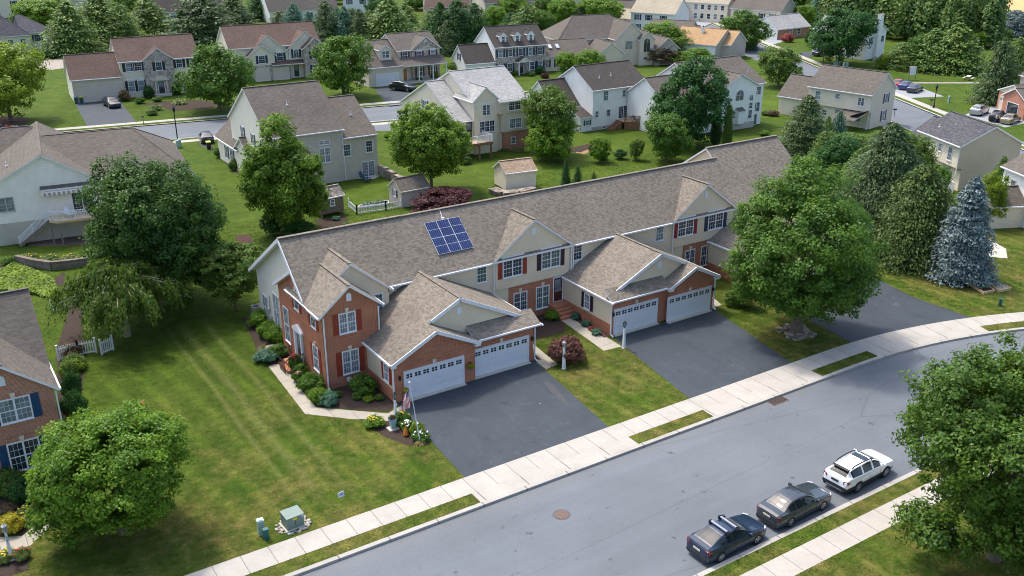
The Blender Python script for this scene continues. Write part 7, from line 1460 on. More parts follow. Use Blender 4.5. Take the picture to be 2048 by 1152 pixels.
# lamp posts by the drives
def lamp_post(g, label, lean=0, dark_top=True, num=None, mail=False, h=1.75):
    t = thing('lamp_post', label, 'lamp post', (*g, 0), 0); b = MB(); b.prism([(-.13, -.13, 0), (.13, -.13, 0), (.13, .13, 0), (-.13, .13, 0)], (0, 0, .04), WHITE)
    for a, c, z0, z1 in ((.105, .055, .04, h),):
        q = [(-a, -a, z0), (a, -a, z0), (a, a, z0), (-a, a, z0)]; r = [(-c, -c, z1), (c, -c, z1), (c, c, z1), (-c, c, z1)]
        for i in range(4): j = (i+1) % 4; b.face([q[i], q[j], r[j], r[i]], WHITE)
        b.face(r, WHITE)
    b.build('post', t); m = BLACKM if dark_top else GREYM; b = MB(); b.lathe([(.05, h), (.05, h+.08), (.11, h+.1), (.12, h+.12)], m, 8); b.lathe([(.16, h+.42), (.06, h+.52), (.02, h+.6)], m, 8)
    for i in range(6): a = 1.047*i; b.beam((.11*math.cos(a), .11*math.sin(a), h+.1), (.15*math.cos(a), .15*math.sin(a), h+.43), .02, .02, m)
    b.build('lantern', t); b = MB(); b.lathe([(.095, h+.12), (.135, h+.42)], glassm('lamp_glass', (.25, .27, .28), (.35, .37, .38), .15), 8); b.build('lamp_glass', t)
    if num:
        for i, ch in enumerate(num):
            cu = bpy.data.curves.new('house_number', 'FONT'); cu.body = ch; cu.size = .17; cu.align_x = 'CENTER'; cu.extrude = .004; cu.materials.append(BLACKM); o_ = bpy.data.objects.new('house_number', cu); COL.objects.link(o_); bpy.context.view_layer.update(); me_ = bpy.data.meshes.new_from_object(o_.evaluated_get(bpy.context.evaluated_depsgraph_get())); bpy.data.objects.remove(o_); o = bpy.data.objects.new('house_number', me_); COL.objects.link(o); o.parent = t; o.location = (0, -.105, h-.3-i*.2); o.rotation_euler = (R_(88), 0, 0)
    return t
lamp_post((44.05, 52.1), 'white tapered lamp post with black lantern at the second driveway'); lamp_post((38.05, 51.75), 'white tapered lamp post in front of the burgundy barberry', dark_top=False); lamp_post(G(792, 846), 'white lamp post with black lantern by the blue planter'); lamp_post(G(24, 1120), 'white lamp post with house number digits in the bottom left corner', num='63', dark_top=False)
def street_lamp(g, label, h=5.2):
    t = thing('street_lamp', label, 'street lamp', (*g, 0)); b = MB(); b.lathe([(.18, 0), (.16, .5), (.09, .6), (.07, h-.6), (.1, h-.55)], BLACKM, 10); b.build('pole', t); b = MB(); b.lathe([(.1, h-.55), (.24, h-.05), (.27, h), (.12, h+.22), (.02, h+.4)], BLACKM, 8); b.build('lantern', t)
street_lamp(G(357, 293), 'black street lamp behind the awning house', 5.4); street_lamp(G(1867, 216), 'black street lamp by the far car park', 3.6); street_lamp(G(1645, 134), 'black street lamp left of the bluish maple', 3.4)
def mailbox(g, label, rz=0):
    t = thing('mailbox', label, 'mailbox', (*g, 0), rz); b = MB(); b.box((-.05, -.05, 0), (.05, .05, 1.05), WOODG); b.build('post', t); b = MB(); b.prism([(-.12, -.28, 1.05), (.12, -.28, 1.05), (.12, -.28, 1.2), (.07, -.28, 1.28), (-.07, -.28, 1.28), (-.12, -.28, 1.2)], (0, .56, 0), BLACKM); b.build('box', t)
mailbox(G(287, 247), 'black mailbox on a post by the stone house driveway'); mailbox(G(1788, 233), 'dark mailbox beside the side street', R_(60)); mailbox(G(1601, 118), 'dark mailbox at the driveway below the bluish maple', .5); mailbox(G(1861, 213), 'dark mailbox next to the car park lamp', .4); mailbox(G(1388, 54), 'dark mailbox at the far street bend', .4)
for px, py, r, lab, m in ((1123, 1029, .42, 'round rusty manhole cover in the front street', plain('rust', (.13, .085, .07), .8, var=.3, vs=9)),):
    b = MB(); x, y = G(px, py, -.12); b.lathe([(r, -.13), (r, -.115), (r*.8, -.112), (r*.78, -.116), (r*.05, -.113)], m, 24, (x, y, 0)); b.lathe([(r+.1, -.13), (r+.1, -.1255)], plain('collar', (.09, .09, .095), .9), 24, (x, y, 0)); b.build('manhole_cover', None, label=lab, cat='manhole cover')
b = MB(); x, y = 47.9, 39.75; RU = plain('rust', (.17, .10, .075)); b.box((x-.75, y-.35, -.128), (x+.75, y+.38, -.11), RU)
for i in range(11): b.box((x-.68+i*.13, y-.28, -.11), (x-.62+i*.13, y+.3, -.095), BLACKM)
b.build('storm_drain', None, label='rusty storm drain grate against the far kerb', cat='drain')
# flagpole with the drooping flag
FR, FB = plain('flag_red', (.55, .012, .03), .8, var=0), plain('flag_blue', (.02, .035, .16), .8, var=0)
fp = G(841, 888); t = thing('flagpole', 'white flagpole with drooping stars and stripes beside the driveway', 'flagpole', (*fp, 0)); b = MB(); top = (-.42, .35, 4.35); b.tube([(0, 0, 0), top], [.035, .022], WHITE, 8); b.build('pole', t); b = MB(); b.lathe([(.0, 0), (.07, .05), (.07, .1), (.0, .15)], WHITE, 8, top); b.build('finial', t)
def flag():
    b = MB(); n, mm = 13, 26; T0 = Vector(top)-Vector((0, 0, .3))
    rt = Vector((-RT[0], -RT[1], 0)); fw = Vector((FW[0], FW[1], 0)).normalized()
    def P(u, v):  # u along the hoist (0 = top), v along the drooping fly
        q = T0+rt*(.04+u*.58*(.45+.55*v)+.05*math.sin(v*5))+Vector((0, 0, -.02-v*1.35-u*.50*(1-.3*v)))+fw*(.05*math.sin(u*8+v*3)+.04*math.sin(v*9))
        return tuple(q)
    for i in range(n):
        for j in range(mm):
            u0, u1, v0, v1 = i/n, (i+1)/n, j/mm, (j+1)/mm
            m = FB if (i < 7 and v1 <= .42) else (FR if i % 2 == 0 else FL_WHITE)
            b.face([P(u0, v0), P(u1, v0), P(u1, v1), P(u0, v1)], m)
    o = b.build('flag', t); s_ = MB()
    for i in range(7):
        for j in range(6 if i % 2 == 0 else 5):
            u = (i+.5)/13; v = .03+(j+.5*(i % 2))*.065; c = Vector(P(u, v)); 
            for sg in (-1, 1): s_.lathe([(.002, -.004), (.014, 0), (.002, .004)], FL_WHITE, 5, (c.x+sg*.006, c.y+sg*.012, c.z))
    s_.build('stars', o)
flag()
# tall blue planter on its slab, ornaments, pots, boulder, railing
t = thing('planter', 'tall pale blue tapered planter on a stone slab', 'planter', (*G(786, 858), 0)); b = MB(); b.box((-.36, -.3, 0), (.36, .3, .09), CONC); b.build('slab', t); b = MB(); PB = plain('planter_blue', (.28, .43, .46), .6); q = [(-.13, -.13), (.13, -.13), (.13, .13), (-.13, .13)]; r = [(x*1.75, y*1.75) for x, y in q]
for i in range(4): j = (i+1) % 4; b.face([(*q[i], .09), (*q[j], .09), (*r[j], .85), (*r[i], .85)], PB)
b.face([(x, y, .8) for x, y in r], MULCH); b.build('pot', t)
shrub(0, 0, .2, .25, 'dry brown plant growing in the pale blue planter', LF_BROWN, g=G(786, 858)).location.z = .8
t = thing('garden_ornament', 'orange cone shaped garden ornament among the white flowers', 'ornament', (*G(812, 872), 0)); b = MB(); OR_ = plain('ornament_orange', (.55, .17, .02), .6); b.lathe([(.05, 0), (.2, .12), (.16, .3), (.06, .62), (.02, .8)], OR_, 8); b.build('body', t)
t = thing('hanging_basket', 'basket of yellow flowers on a hook by the first garage', 'flower basket', (*G(806, 812), 0)); b = MB(); b.tube([(0, 0, 0), (0, 0, 1.3), (.15, 0, 1.45), (.25, 0, 1.35)], .015, BLACKM, 6); b.build('hook', t); b = MB(); b.lathe([(.08, .8), (.2, 1.05)], WOODG, 10, (.25, 0, 0)); b.build('bowl', t); k = child('flowers', US[0], t, (.25, 0, 1.0)); k.scale = (.26, .26, .32); slotmat(k, LF_YELLOW)
t = thing('hanging_basket', 'yellow flower basket on the brick pier between garage doors', 'flower basket', (31.12, 53.55, 0)); b = MB(); b.lathe([(.08, 1.05), (.2, 1.3)], WOODG, 10); b.box((-.02, 0, 1.3), (.02, .3, 1.6), BLACKM); b.build('bowl', t); k = child('flowers', US[1], t, (0, 0, 1.25)); k.scale = (.28, .28, .3); slotmat(k, LF_YELLOW)
b = MB(); rng = np.random.default_rng(4); x, y = G(543, 702); b.lathe([(.5, 0), (.62, .12), (.55, .3), (.3, .4), (.1, .42)], TANSTONE, 9, (x, y, 0)); b.build('boulder', None, True, label='flat grey boulder among shrubs by the brick end wall', cat='boulder')
t = thing('step_railing', 'dark iron railing round the brick side entrance steps', 'railing', (20.6, 63.0, 0)); b = MB()
def irail(p, q):
    p = Vector(p); q = Vector(q); b.beam(p+Vector((0, 0, .95)), q+Vector((0, 0, .95)), .05, .05, BLACKM); n = max(2, int((q-p).length/.14))
    for i in range(n+1): c = p.lerp(q, i/n); b.box((c.x-.015, c.y-.015, c.z), (c.x+.015, c.y+.015, c.z+.95), BLACKM)
irail((1.2, -.9, .35), (.1, -.9, .35)); irail((.1, -.9, .3), (-.3, -.9, 0)); irail((-.3, -.9, 0), (-.3, .3, 0)); b.build('rails', t)
t = thing('brick_steps', 'brick steps at the side entrance of the end townhouse', 'steps', (21.0, 63.0, 0)); b = MB(); b.box((-.2, -.9, -.05), (.89, .9, .42), BRICK); b.build('landing', t); b = MB(); b.box((-.55, -.9, -.05), (-.202, .9, .22), BRICK); b.build('tread', t)
def acunit(g, label, rz=0):
    t = thing('air_conditioner', label, 'air conditioner', (*g, 0), rz); b = MB(); b.box((-.42, -.42, 0), (.42, .42, .08), CONC); b.build('pad', t); b = MB(); b.box((-.38, -.38, .08), (.38, .38, .85), GREYM)
    for i in range(9): b.box((-.385, -.39, .14+i*.075), (.385, -.38, .17+i*.075), plain('ac_shadow', (.2, .21, .22)))
    b.build('casing', t); b = MB(); b.lathe([(.3, .85), (.3, .88), (.05, .9)], BLACKM, 14); b.build('fan', t)
acunit(G(514, 630), 'beige air conditioner beside the stucco end wall'); acunit(G(500, 342), 'grey air conditioner at the walkout house corner'); acunit(G(1750, 122), 'air conditioner at the white chimney house wall')
# garden chairs, tables, bins, park sign, picnic table
def chair(g, label, m, rz, group=None):
    t = thing('garden_chair', label, 'chair', (*g, 0), rz, group); b = MB(); b.prism([(-.28, -.3, .36), (.28, -.3, .36), (.28, .3, .28), (-.28, .3, .28)], (0, 0, -.04), m); b.build('seat', t); b = MB(); b.prism([(-.28, .28, .3), (.28, .28, .3), (.24, .58, 1.0), (-.24, .58, 1.0)], (0, .03, 0), m); b.build('backrest', t)
    for s_ in (-1, 1):
        b = MB(); b.box((s_*.3-.03, -.34, 0), (s_*.3+.03, -.26, .5), m); b.build('leg', t); b = MB(); b.box((s_*.33-.05, -.38, .5), (s_*.33+.05, .38, .53), m); b.build('armrest', t)
CHB = plain('chair_blue', (.02, .06, .10), .6)
chair(G(728, 360), 'dark blue adirondack chair nearer the basement door', CHB, R_(25)); chair(G(734, 364), 'dark blue adirondack chair in front on the lawn edge', CHB, R_(40))
bins = (((G(153, 207)), TEAL, TEAL, 'dark green wheelie bin at the tan garage corner'), ((G(164, 206)), TEAL, YELW, 'green wheelie bin with yellow lid before the garage door'), (G(238, 198), BLACKM, BLACKM, 'black wheelie bin between garage and car'), (G(418, 298), BLACKM, plain('lid_lime', (.45, .65, .05)), 'dark bin with lime lid beside the walkout house drive'))
for g, m, lm, lab in bins:
    t = thing('wheelie_bin', lab, 'bin', (*g, 0), R_(-5)); b = MB(); q = [(-.24, -.26, 0), (.24, -.26, 0), (.24, .26, 0), (-.24, .26, 0)]; r = [(-.3, -.34, 1), (.3, -.34, 1), (.3, .34, 1), (-.3, .34, 1)]
    for i in range(4): j = (i+1) % 4; b.face([q[i], q[j], r[j], r[i]], m)
    b.build('body', t); b = MB(); b.prism([(-.32, -.38, 1), (.32, -.38, 1), (.32, .36, 1.05), (-.32, .36, 1.05)], (0, 0, .05), lm); b.build('lid', t)
t = thing('park_sign', 'white park notice board on two posts', 'sign', (*G(1823, 160), 0), R_(-25)); b = MB(); b.box((-.75, -.06, 0), (-.62, .06, 2.4), WOODG); b.box((.62, -.06, 0), (.75, .06, 2.4), WOODG); b.build('posts', t); b = MB(); b.box((-.62, -.05, .95), (.62, .05, 2.6), WHITE); b.build('board', t)
t = thing('picnic_table', 'pale wooden picnic table on the park lawn', 'picnic table', (*G(1936, 160), 0), R_(20)); WP = plain('picnic_wood', (.55, .48, .36), .8); b = MB(); b.box((-1, -.4, .72), (1, .4, .78), WP); b.build('tabletop', t)
for s_ in (-1, 1): b = MB(); b.box((-1, s_*.75-.14, .42), (1, s_*.75+.14, .47), WP); b.build('bench', t); b = MB(); b.beam((s_*.7, -.8, 0), (s_*.7, .35, .72), .08, .08, WOODG); b.beam((s_*.7, .8, 0), (s_*.7, -.35, .72), .08, .08, WOODG); b.box((s_*.7-.03, -.85, .36), (s_*.7+.03, .85, .42), WOODG); b.build('leg', t)
def patio_set(root, z, label):
    t = thing('patio_table', label, 'table', (*root, z)); b = MB(); b.lathe([(.5, .68), (.5, .72)], GREYM, 16); b.build('tabletop', t); b = MB(); b.lathe([(.25, 0), (.04, .05), (.04, .68)], BLACKM, 8); b.build('stand', t)
patio_set((95.2, 111.2), 1.2, 'round patio table on the angled cedar deck'); chair((94.2, 111.0), 'dark chair left of the cedar deck table', CHB, R_(80)); chair((96.3, 111.6), 'dark chair right of the cedar deck table', CHB, R_(-80))
for o in COL.objects:
    if o.name.startswith('garden_chair') and 'cedar deck table' in o.get('label', ''): o.location.z = 1.2
chair((12.9, 102.6), 'white wicker chair on the raised white railed deck', WHITE, R_(30)); COL.objects['garden_chair.004'].location.z = 2.5
# ------------------------------------------------------------------ vehicles
def paint(name, c, metal=.3): return plain(name, c, .28, metal, .5, .0, coat=.8)
CGLASS = glassm('car_glass', (.010, .014, .017), (.02, .03, .034), .03); CHROME = plain('alloy', (.5, .51, .52), .3, .8, var=0); TYRE = plain('tyre', (.012, .012, .013), .8, var=0); TAILR = plain('tail_light', (.22, .012, .015), .15, var=0, coat=.6); HEADL = plain('head_light', (.55, .58, .6), .15, var=0, coat=.6); CLAD = plain('cladding', (.02, .021, .023), .7, var=0); PLATE = plain('plate', (.55, .50, .38), .5, var=0)
PROF = {  # x, shoulder z, top z, half width at shoulder, half width of top
 'sedan': [(2.40, .55, .60, .55, .42), (2.33, .64, .70, .74, .58), (2.05, .74, .80, .85, .70), (1.55, .82, .89, .89, .74), (1.02, .88, .97, .905, .74), (.92, .89, 1.00, .905, .73), (.15, .92, 1.40, .91, .60), (-.45, .94, 1.45, .91, .585), (-.95, .95, 1.41, .91, .57), (-1.10, .955, 1.37, .905, .57), (-1.72, .965, 1.06, .89, .64), (-1.82, .965, 1.03, .885, .66), (-2.20, .95, 1.01, .84, .68), (-2.36, .88, .93, .76, .64), (-2.42, .62, .66, .66, .56)],
 'hatch': [(2.32, .55, .60, .55, .42), (2.25, .64, .70, .74, .58), (1.98, .74, .80, .85, .70), (1.5, .82, .89, .895, .74), (1.0, .88, .97, .91, .74), (.9, .89, 1.00, .91, .73), (.1, .92, 1.36, .915, .60), (-.5, .95, 1.41, .915, .585), (-.95, .97, 1.38, .915, .575), (-1.05, .975, 1.355, .912, .57), (-1.85, 1.0, 1.10, .885, .63), (-1.95, 1.0, 1.07, .875, .65), (-2.15, .98, 1.04, .84, .68), (-2.26, .86, .90, .78, .64), (-2.31, .6, .64, .70, .56)],
 'wagon': [(2.42, .62, .68, .58, .46), (2.35, .74, .80, .76, .60), (2.08, .86, .92, .87, .72), (1.6, .95, 1.02, .915, .76), (1.22, .99, 1.08, .925, .74), (1.12, 1.0, 1.12, .925, .72), (.30, 1.03, 1.53, .93, .61), (-.4, 1.06, 1.61, .93, .60), (-1.1, 1.08, 1.59, .925, .58), (-1.72, 1.11, 1.52, .905, .55), (-1.80, 1.11, 1.49, .90, .55), (-2.24, 1.10, 1.19, .86, .62), (-2.30, 1.06, 1.13, .845, .63), (-2.40, .92, .96, .80, .66), (-2.45, .6, .64, .70, .58)]}
WSPAN = {'sedan': ((.92, .15), (-1.10, -1.72), (.62, -1.42)), 'hatch': ((.9, .1), (-1.05, -1.85), (.6, -1.50)), 'wagon': ((1.12, .30), (-1.80, -2.24), (.85, -1.85))}
AXLE = {'sedan': (1.42, -1.36), 'hatch': (1.40, -1.33), 'wagon': (1.42, -1.32)}
def car_bits(kind, pm, clad=False):
    k = ('car', kind, pm.name)
    if k in CACHE: return CACHE[k]
    pr = np.array(PROF[kind]); xs = pr[:, 0]; fine = []
    for i in range(len(xs)-1):
        n = max(2, int(abs(xs[i]-xs[i+1])/.07)); fine += list(np.linspace(xs[i], xs[i+1], n, endpoint=False))
    fine.append(xs[-1]); fine = np.array(fine)
    def mono(X, Y, x):
        h = np.diff(X); d = np.diff(Y)/h; m = np.zeros(len(X)); m[1:-1] = np.where(d[:-1]*d[1:] > 0, 2*d[:-1]*d[1:]/np.where(d[:-1]+d[1:] == 0, 1, d[:-1]+d[1:]), 0); m[0], m[-1] = d[0], d[-1]
        k = np.clip(np.searchsorted(X, x)-1, 0, len(h)-1); t = (x-X[k])/h[k]
        return (2*t**3-3*t**2+1)*Y[k]+(t**3-2*t**2+t)*h[k]*m[k]+(-2*t**3+3*t**2)*Y[k+1]+(t**3-t**2)*h[k]*m[k+1]
    A = [mono(-xs, pr[:, j], -fine) for j in range(1, 5)]
    ws, rw, sw = WSPAN[kind]; zlow = .22 if kind != 'wagon' else .28
    def ring(i):
        zb, zt, wb, wt = (A[j][i] for j in range(4)); h = zb-zlow
        half = [(0, zlow), (wb*.9, zlow), (wb*.985, zlow+.06), (wb*1.0, zlow+h*.38), (wb*1.005, zlow+h*.62), (wb*.985, zb-.07), (wb*.955, zb), (wb*.955+(wt-wb*.955)*.08+.0, zb+(zt-zb)*.07)]
        u = (zt-zb)
        half += [(wt+(wb*.93-wt)*.60, zb+u*.40), (wt+(wb*.93-wt)*.25, zb+u*.72), (wt+.02, zb+u*.90), (wt*.93, zb+u*.975), (wt*.55, zt+.012), (0, zt+.02)]
        return half
    R0 = [ring(i) for i in range(len(fine))]; m = len(R0[0])
    body, gl = MB(), {'windscreen': MB(), 'rear_window': MB(), 'side_window': MB(), 'side_window_': MB()}
    def inr(x, s): return min(s) <= x <= max(s)
    posts = {'sedan': (.02, -.92), 'hatch': (-.02, -.95), 'wagon': (.06, -.88, -9)}[kind]
    for i in range(len(fine)-1):
        xm = (fine[i]+fine[i+1])/2
        for s_ in (1, -1):
            for j in range(m-1):
                p = [(fine[i], s_*R0[i][j][0], R0[i][j][1]), (fine[i+1], s_*R0[i+1][j][0], R0[i+1][j][1]), (fine[i+1], s_*R0[i+1][j+1][0], R0[i+1][j+1][1]), (fine[i], s_*R0[i][j+1][0], R0[i][j+1][1])]
                if s_ < 0: p = p[::-1]
                t = None
                if j >= 11 and inr(xm, ws): t = 'windscreen'
                elif j >= 11 and inr(xm, rw): t = 'rear_window'
                elif 7 <= j <= 9 and inr(xm, sw) and (A[1][i]-A[0][i]) > .2 and not any(abs(xm-q) < .055 for q in posts): t = 'side_window' if s_ > 0 else 'side_window_'
                mat = CLAD if (j <= 1 or (clad and j == 2)) else pm
                if t: gl[t].face(p, CGLASS)
                else: body.face(p, mat)
    f = [(fine[0], y, z) for y, z in R0[0]]+[(fine[0], -y, z) for y, z in R0[0][::-1][1:-1]]; body.face(f, CLAD); f = [(fine[-1], y, z) for y, z in R0[-1]]+[(fine[-1], -y, z) for y, z in R0[-1][::-1][1:-1]]; body.face(f[::-1], pm)
    out = {'body': body.mesh('body', True)}
    for q, b in gl.items(): out[q] = b.mesh(q.rstrip('_'), True)
    wr = .33 if kind != 'wagon' else .355
    b = MB(); b.T = Matrix.Rotation(R_(90), 4, 'X'); b.lathe([(wr*.62, -.11), (wr*.94, -.11), (wr, -.07), (wr, .07), (wr*.94, .11), (wr*.62, .11)], TYRE, 24); out['tyre'] = b.mesh('tyre', True)
    b = MB(); b.T = Matrix.Rotation(R_(90), 4, 'X'); b.lathe([(wr*.64, .06), (wr*.64, .115), (wr*.56, .118), (wr*.54, .07)], CHROME, 20); b.lathe([(wr*.54, .05), (.02, .05)], BLACKM, 20)
    for q in range(5):
        a = q*2*math.pi/5; b.beam((.03*math.cos(a), .03*math.sin(a), .1), (wr*.58*math.cos(a), wr*.58*math.sin(a), .105), .085, .03, CHROME)
    b.lathe([(.06, .08), (.05, .12), (.01, .125)], CHROME, 10); out['rim'] = b.mesh('rim')
    b = MB()   # wheel arch lip
    n = 18; ri, ro = wr+.015, wr+(.085 if clad else .045)
    for q in range(n):
        a0, a1 = math.pi*q/n, math.pi*(q+1)/n
        P = lambda r, a, y: (r*math.cos(a), y, r*math.sin(a))
        b.face([P(ri, a0, 0), P(ro, a0, 0), P(ro, a1, 0), P(ri, a1, 0)], CLAD if clad else pm); b.face([P(0, 0, -.004), P(ri, a0, -.004), P(ri, a1, -.004)], BLACKM)
        b.face([P(ro, a0, 0), P(ro, a0, -.06), P(ro, a1, -.06), P(ro, a1, 0)], CLAD if clad else pm)
    out['arch'] = b.mesh('wheel_arch'); out['wr'] = wr; out['fine'] = (fine, A); CACHE[k] = out; return out
def car(label, g, deg, kind, pm, group=None, extra=None, detail=True, scale=1, cat='car', z=0.0, clad=False, white=True):
    t = thing('parked_car', label, cat, (*g, z), R_(deg), group); t.scale = (scale,)*3; o = car_bits(kind, pm, clad); child('body', o['body'], t)
    for q in ('windscreen', 'rear_window', 'side_window', 'side_window_'): child(q.rstrip('_'), o[q], t)
    wr = o['wr']; fine, A = o['fine']
    for ax in AXLE[kind]:
        wy = float(np.interp(-ax, -fine, A[2]))
        for s_ in (1, -1):
            w_ = child('wheel', o['tyre'], t, (ax, s_*(wy-.09), wr), (0, 0, 0 if s_ < 0 else math.pi)); r_ = child('rim', o['rim'], w_)
            if detail: child('wheel_arch', o['arch'], t, (ax, s_*(wy+.012), wr-.01), (0, 0, 0 if s_ > 0 else math.pi))
    xf, xr = PROF[kind][0][0], PROF[kind][-1][0]; zr_ = PROF[kind][-3][1]
    for s_ in (1, -1):
        b = MB(); b.prism([(xf-.33, s_*.80, .62), (xf-.10, s_*.60, .60), (xf-.13, s_*.60, .74), (xf-.36, s_*.82, .78)], (.06, s_*.03, .02), HEADL); b.build('headlight', t)
        b = MB(); yo, yi = (.84, .56) if kind != 'sedan' else (.80, .60); zt = zr_-.07
        b.prism([(xr+.055, s_*yi, zt-.17), (xr+.15, s_*yo, zt-.18), (xr+.30, s_*(yo+.05), zt-.02), (xr+.15, s_*yo, zt+.03), (xr+.085, s_*yi, zt+.01)], (-.05, s_*.02, 0), TAILR); b.build('tail_light', t)
        if detail:
            b = MB(); mx = WSPAN[kind][0][0]-.28; mz = float(np.interp(-mx, -fine, A[0]))+.10; b.prism([(mx, s_*.93, mz-.07), (mx+.14, s_*.93, mz-.06), (mx+.12, s_*.93, mz+.07), (mx, s_*.93, mz+.08)], (0, s_*.17, 0), pm); b.build('mirror', t)
            for hx in (.0-.35, -1.05):
                b = MB(); hw = float(np.interp(-hx, -fine, A[2])); b.box((hx-.1, s_*hw*.995, .80), (hx+.1, s_*(hw*.995+.03), .835), CHROME if not white else pm); b.build('door_handle', t)
            b = MB()
            for hx in (.78, -.22, -1.12): hw = float(np.interp(-hx, -fine, A[2])); b.box((hx-.006, s_*(hw-.02), .35), (hx+.006, s_*(hw*1.006+.004), .86), BLACKM)
            b.build('door_seam', t)
    if detail:
        b = MB(); b.box((xr-.015, -.24, .68 if kind != 'wagon' else .80), (xr+.06, .24, .78 if kind != 'wagon' else .91), CLAD if kind == 'wagon' else PLATE); (b.build('number_plate', t))
        b = MB(); b.box((xr-.02, -.72, .30), (xr+.08, .72, .44), CLAD); b.build('rear_bumper', t); b = MB(); b.prism([(-.75, .0, 0), (-.62, 0, 0), (-.70, 0, .07)], (0, .02, 0), BLACKM); b.T = None
        o_ = b.build('aerial', t); o_.location = (0, -.01, PROF[kind][8][2]+.012)
    if extra: extra(t)
    return t
def roof_bars(t):
    for x in (-.02, -.72):
        b = MB(); b.box((x-.06, -.66, 1.47), (x+.06, .66, 1.53), CHROME); b.build('roof_bar', t); b = MB()
        for s_ in (-1, 1): b.box((x-.09, s_*.64-.05, 1.33), (x+.09, s_*.64+.07, 1.53), BLACKM)
        b.build('bar_foot', t)
def rails(t):
    for s_ in (-1, 1):
        b = MB(); b.tube([(.2, s_*.58, 1.54), (.05, s_*.58, 1.66), (-.8, s_*.57, 1.70), (-1.55, s_*.55, 1.66), (-1.68, s_*.55, 1.57)], .035, CLAD, 6); b.build('roof_rail', t)
    b = MB(); b.prism([(.05, -.44, 1.622), (.05, .44, 1.622), (-.42, .44, 1.655), (-.42, -.44, 1.655)], (0, 0, -.015), CGLASS); b.build('sunroof', t)
    b = MB(); b.prism([(-1.9, -.58, 1.57), (-1.9, .58, 1.57), (-2.08, .52, 1.545), (-2.08, -.52, 1.545)], (0, 0, -.03), CLAD); b.build('spoiler', t)
    b = MB(); b.box((-2.47, -.8, .42), (-2.36, .8, .62), CLAD); b.box((-2.475, -.55, .36), (-2.36, .55, .42), CHROME); b.build('bumper_guard', t)
P_NAVY = paint('paint_navy', (.006, .018, .045), 0); P_GREY = paint('paint_grey', (.030, .040, .050), 0); P_WHITE = paint('paint_white', (.80, .81, .82), 0); P_RED = paint('paint_red', (.35, .015, .02)); P_BLUE = paint('paint_blue', (.02, .035, .16)); P_DARK = paint('paint_dark', (.012, .016, .022)); P_SILV = paint('paint_silver', (.42, .43, .44), .6); P_GOLD = paint('paint_champagne', (.40, .33, .22), .5)
Z = -.13
car('dark navy hatchback with silver roof bars parked at the near kerb', (33.28, 29.95), 1.0, 'hatch', P_NAVY, extra=roof_bars, z=Z)
car('dark grey sedan parked between navy hatchback and white wagon', (38.75, 30.1), 2.0, 'sedan', P_GREY, z=Z)
car('white wagon with black roof rails parked at the near kerb', (44.65, 30.35), 3.5, 'wagon', P_WHITE, extra=rails, z=Z, clad=True)
car('dark people carrier parked on the stone house driveway', G(224, 213), -84, 'wagon', P_DARK, detail=False, clad=True); car('black large car on the porch house driveway', G(806, 181), -58, 'wagon', P_DARK, detail=False, scale=1.05)
car('dark car half seen beside the walkout house', G(413, 282), 80, 'hatch', P_DARK, detail=False); car('red car cut by the left picture edge behind hip roof', G(2, 266), -12, 'sedan', P_RED, detail=False)
car('bright red car in the far car park', G(1797, 173), 18, 'sedan', P_RED, detail=False); car('blue car between red and dark cars in the car park', G(1812, 177), 18, 'sedan', P_BLUE, detail=False); car('dark blue sedan nearest in the far car park', G(1829, 183), 18, 'sedan', P_NAVY, detail=False)
car('silver car on the brick garage house driveway', G(1958, 228), 14, 'wagon', P_SILV, detail=False); car('black car with open boot before the brick garage', G(1994, 240), 20, 'wagon', P_DARK, detail=False); car('champagne gold sedan at the right edge driveway', G(2020, 245), 12, 'sedan', P_GOLD, detail=False)
car('dark car tucked under the bluish street maple', G(1642, 111), 5, 'sedan', P_DARK, detail=False)
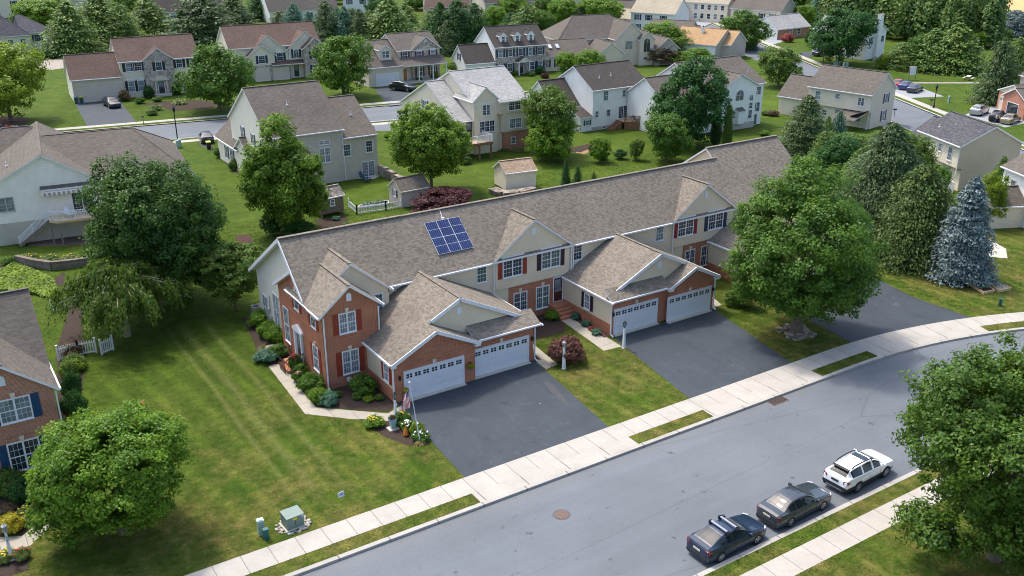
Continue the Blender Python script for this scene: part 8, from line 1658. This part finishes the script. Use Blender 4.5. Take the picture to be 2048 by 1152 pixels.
# ------------------------------------------------------------------ the person leaning over at the black car
def person():
    g = G(1990, 248); t = thing('person', 'person in white shirt and dark blue trousers leaning beside the black car', 'person', (*g, 0), R_(150))
    def skin(name, V, E, Rr, m, sub=1, parent=None):
        me = bpy.data.meshes.new(name); me.from_pydata(V, E, []); me.materials.append(m); o = bpy.data.objects.new(name, me); COL.objects.link(o); o.parent = parent or t
        s_ = o.modifiers.new('skin', 'SKIN'); s_.use_smooth_shade = True; o.modifiers.new('sub', 'SUBSURF').levels = sub; o.modifiers['sub'].render_levels = sub
        for i, r in enumerate(Rr): me.skin_vertices[0].data[i].radius = r if isinstance(r, tuple) else (r, r)
        me.skin_vertices[0].data[0].use_root = True; return o
    SK = plain('skin', (.45, .27, .19), .6, var=0); SH = plain('shirt_white', (.75, .76, .78), .8, var=0); TR = plain('trousers_blue', (.02, .045, .13), .8, var=0); HR = plain('hair_dark', (.05, .035, .025), .7, var=0)
    V = [(0, 0, .95), (0, .12, 1.15), (0, .28, 1.36), (0, .34, 1.46), (0, .40, 1.60), (.2, .27, 1.36), (.27, .42, 1.16), (.24, .62, 1.04), (.24, .70, 1.02), (-.2, .27, 1.36), (-.27, .40, 1.14), (-.26, .58, 1.0), (-.26, .66, .97), (.1, 0, .9), (.13, .03, .5), (.13, -.02, .08), (.13, .12, .03), (-.1, 0, .9), (-.13, -.08, .5), (-.14, -.2, .09), (-.14, -.07, .03)]
    E = [(0, 1), (1, 2), (2, 3), (3, 4), (2, 5), (5, 6), (6, 7), (7, 8), (2, 9), (9, 10), (10, 11), (11, 12), (0, 13), (13, 14), (14, 15), (15, 16), (0, 17), (17, 18), (18, 19), (19, 20)]
    Rr = [(.15, .11), (.15, .11), (.16, .11), .055, (.085, .10), .06, .048, .035, .04, .06, .048, .035, .04, .085, .062, .045, .04, .085, .062, .045, .04]
    body = skin('person', V, E, Rr, SK, 2)
    skin('shirt', [(0, .02, 1.0), (0, .13, 1.16), (0, .28, 1.37), (.2, .275, 1.365), (.25, .37, 1.22), (-.2, .275, 1.365), (-.25, .36, 1.2)], [(0, 1), (1, 2), (2, 3), (3, 4), (2, 5), (5, 6)], [(.165, .125), (.165, .125), (.172, .122), .075, .062, .075, .062], SH)
    skin('trousers', [(0, 0, .97), (.1, 0, .9), (.13, .03, .5), (.13, -.02, .12), (-.1, 0, .9), (-.13, -.08, .5), (-.14, -.2, .13)], [(0, 1), (1, 2), (2, 3), (0, 4), (4, 5), (5, 6)], [(.165, .125), .1, .075, .058, .1, .075, .058], TR)
    b = MB(); b.lathe([(.02, -.02), (.095, .0), (.1, .06), (.07, .115), (.01, .13)], HR, 10, (0, .395, 1.6)); b.build('hair', t, True)
    for s_ in (-1, 1):
        b = MB(); b.lathe([(.005, -.012), (.014, 0), (.005, .012)], BLACKM, 6, (s_*.035, .495, 1.62)); b.build('eye', t)
        for k in range(4):
            q = (.24 if s_ > 0 else -.26)+(k-1.5)*.02; y0, z0 = (.70, 1.02) if s_ > 0 else (.66, .97); b = MB(); b.tube([(q, y0+.01, z0), (q*1.0, y0+.05, z0-.01), (q, y0+.085-.008*abs(k-1.5), z0-.035)], [.01, .009, .007], SK, 6); b.build('finger', t)
        q = (.20 if s_ > 0 else -.22); y0, z0 = (.66, 1.02) if s_ > 0 else (.62, .97); b = MB(); b.tube([(q, y0, z0), (q-s_*.03, y0+.03, z0-.01), (q-s_*.03, y0+.06, z0-.02)], [.012, .01, .008], SK, 6); b.build('thumb', t)
person()
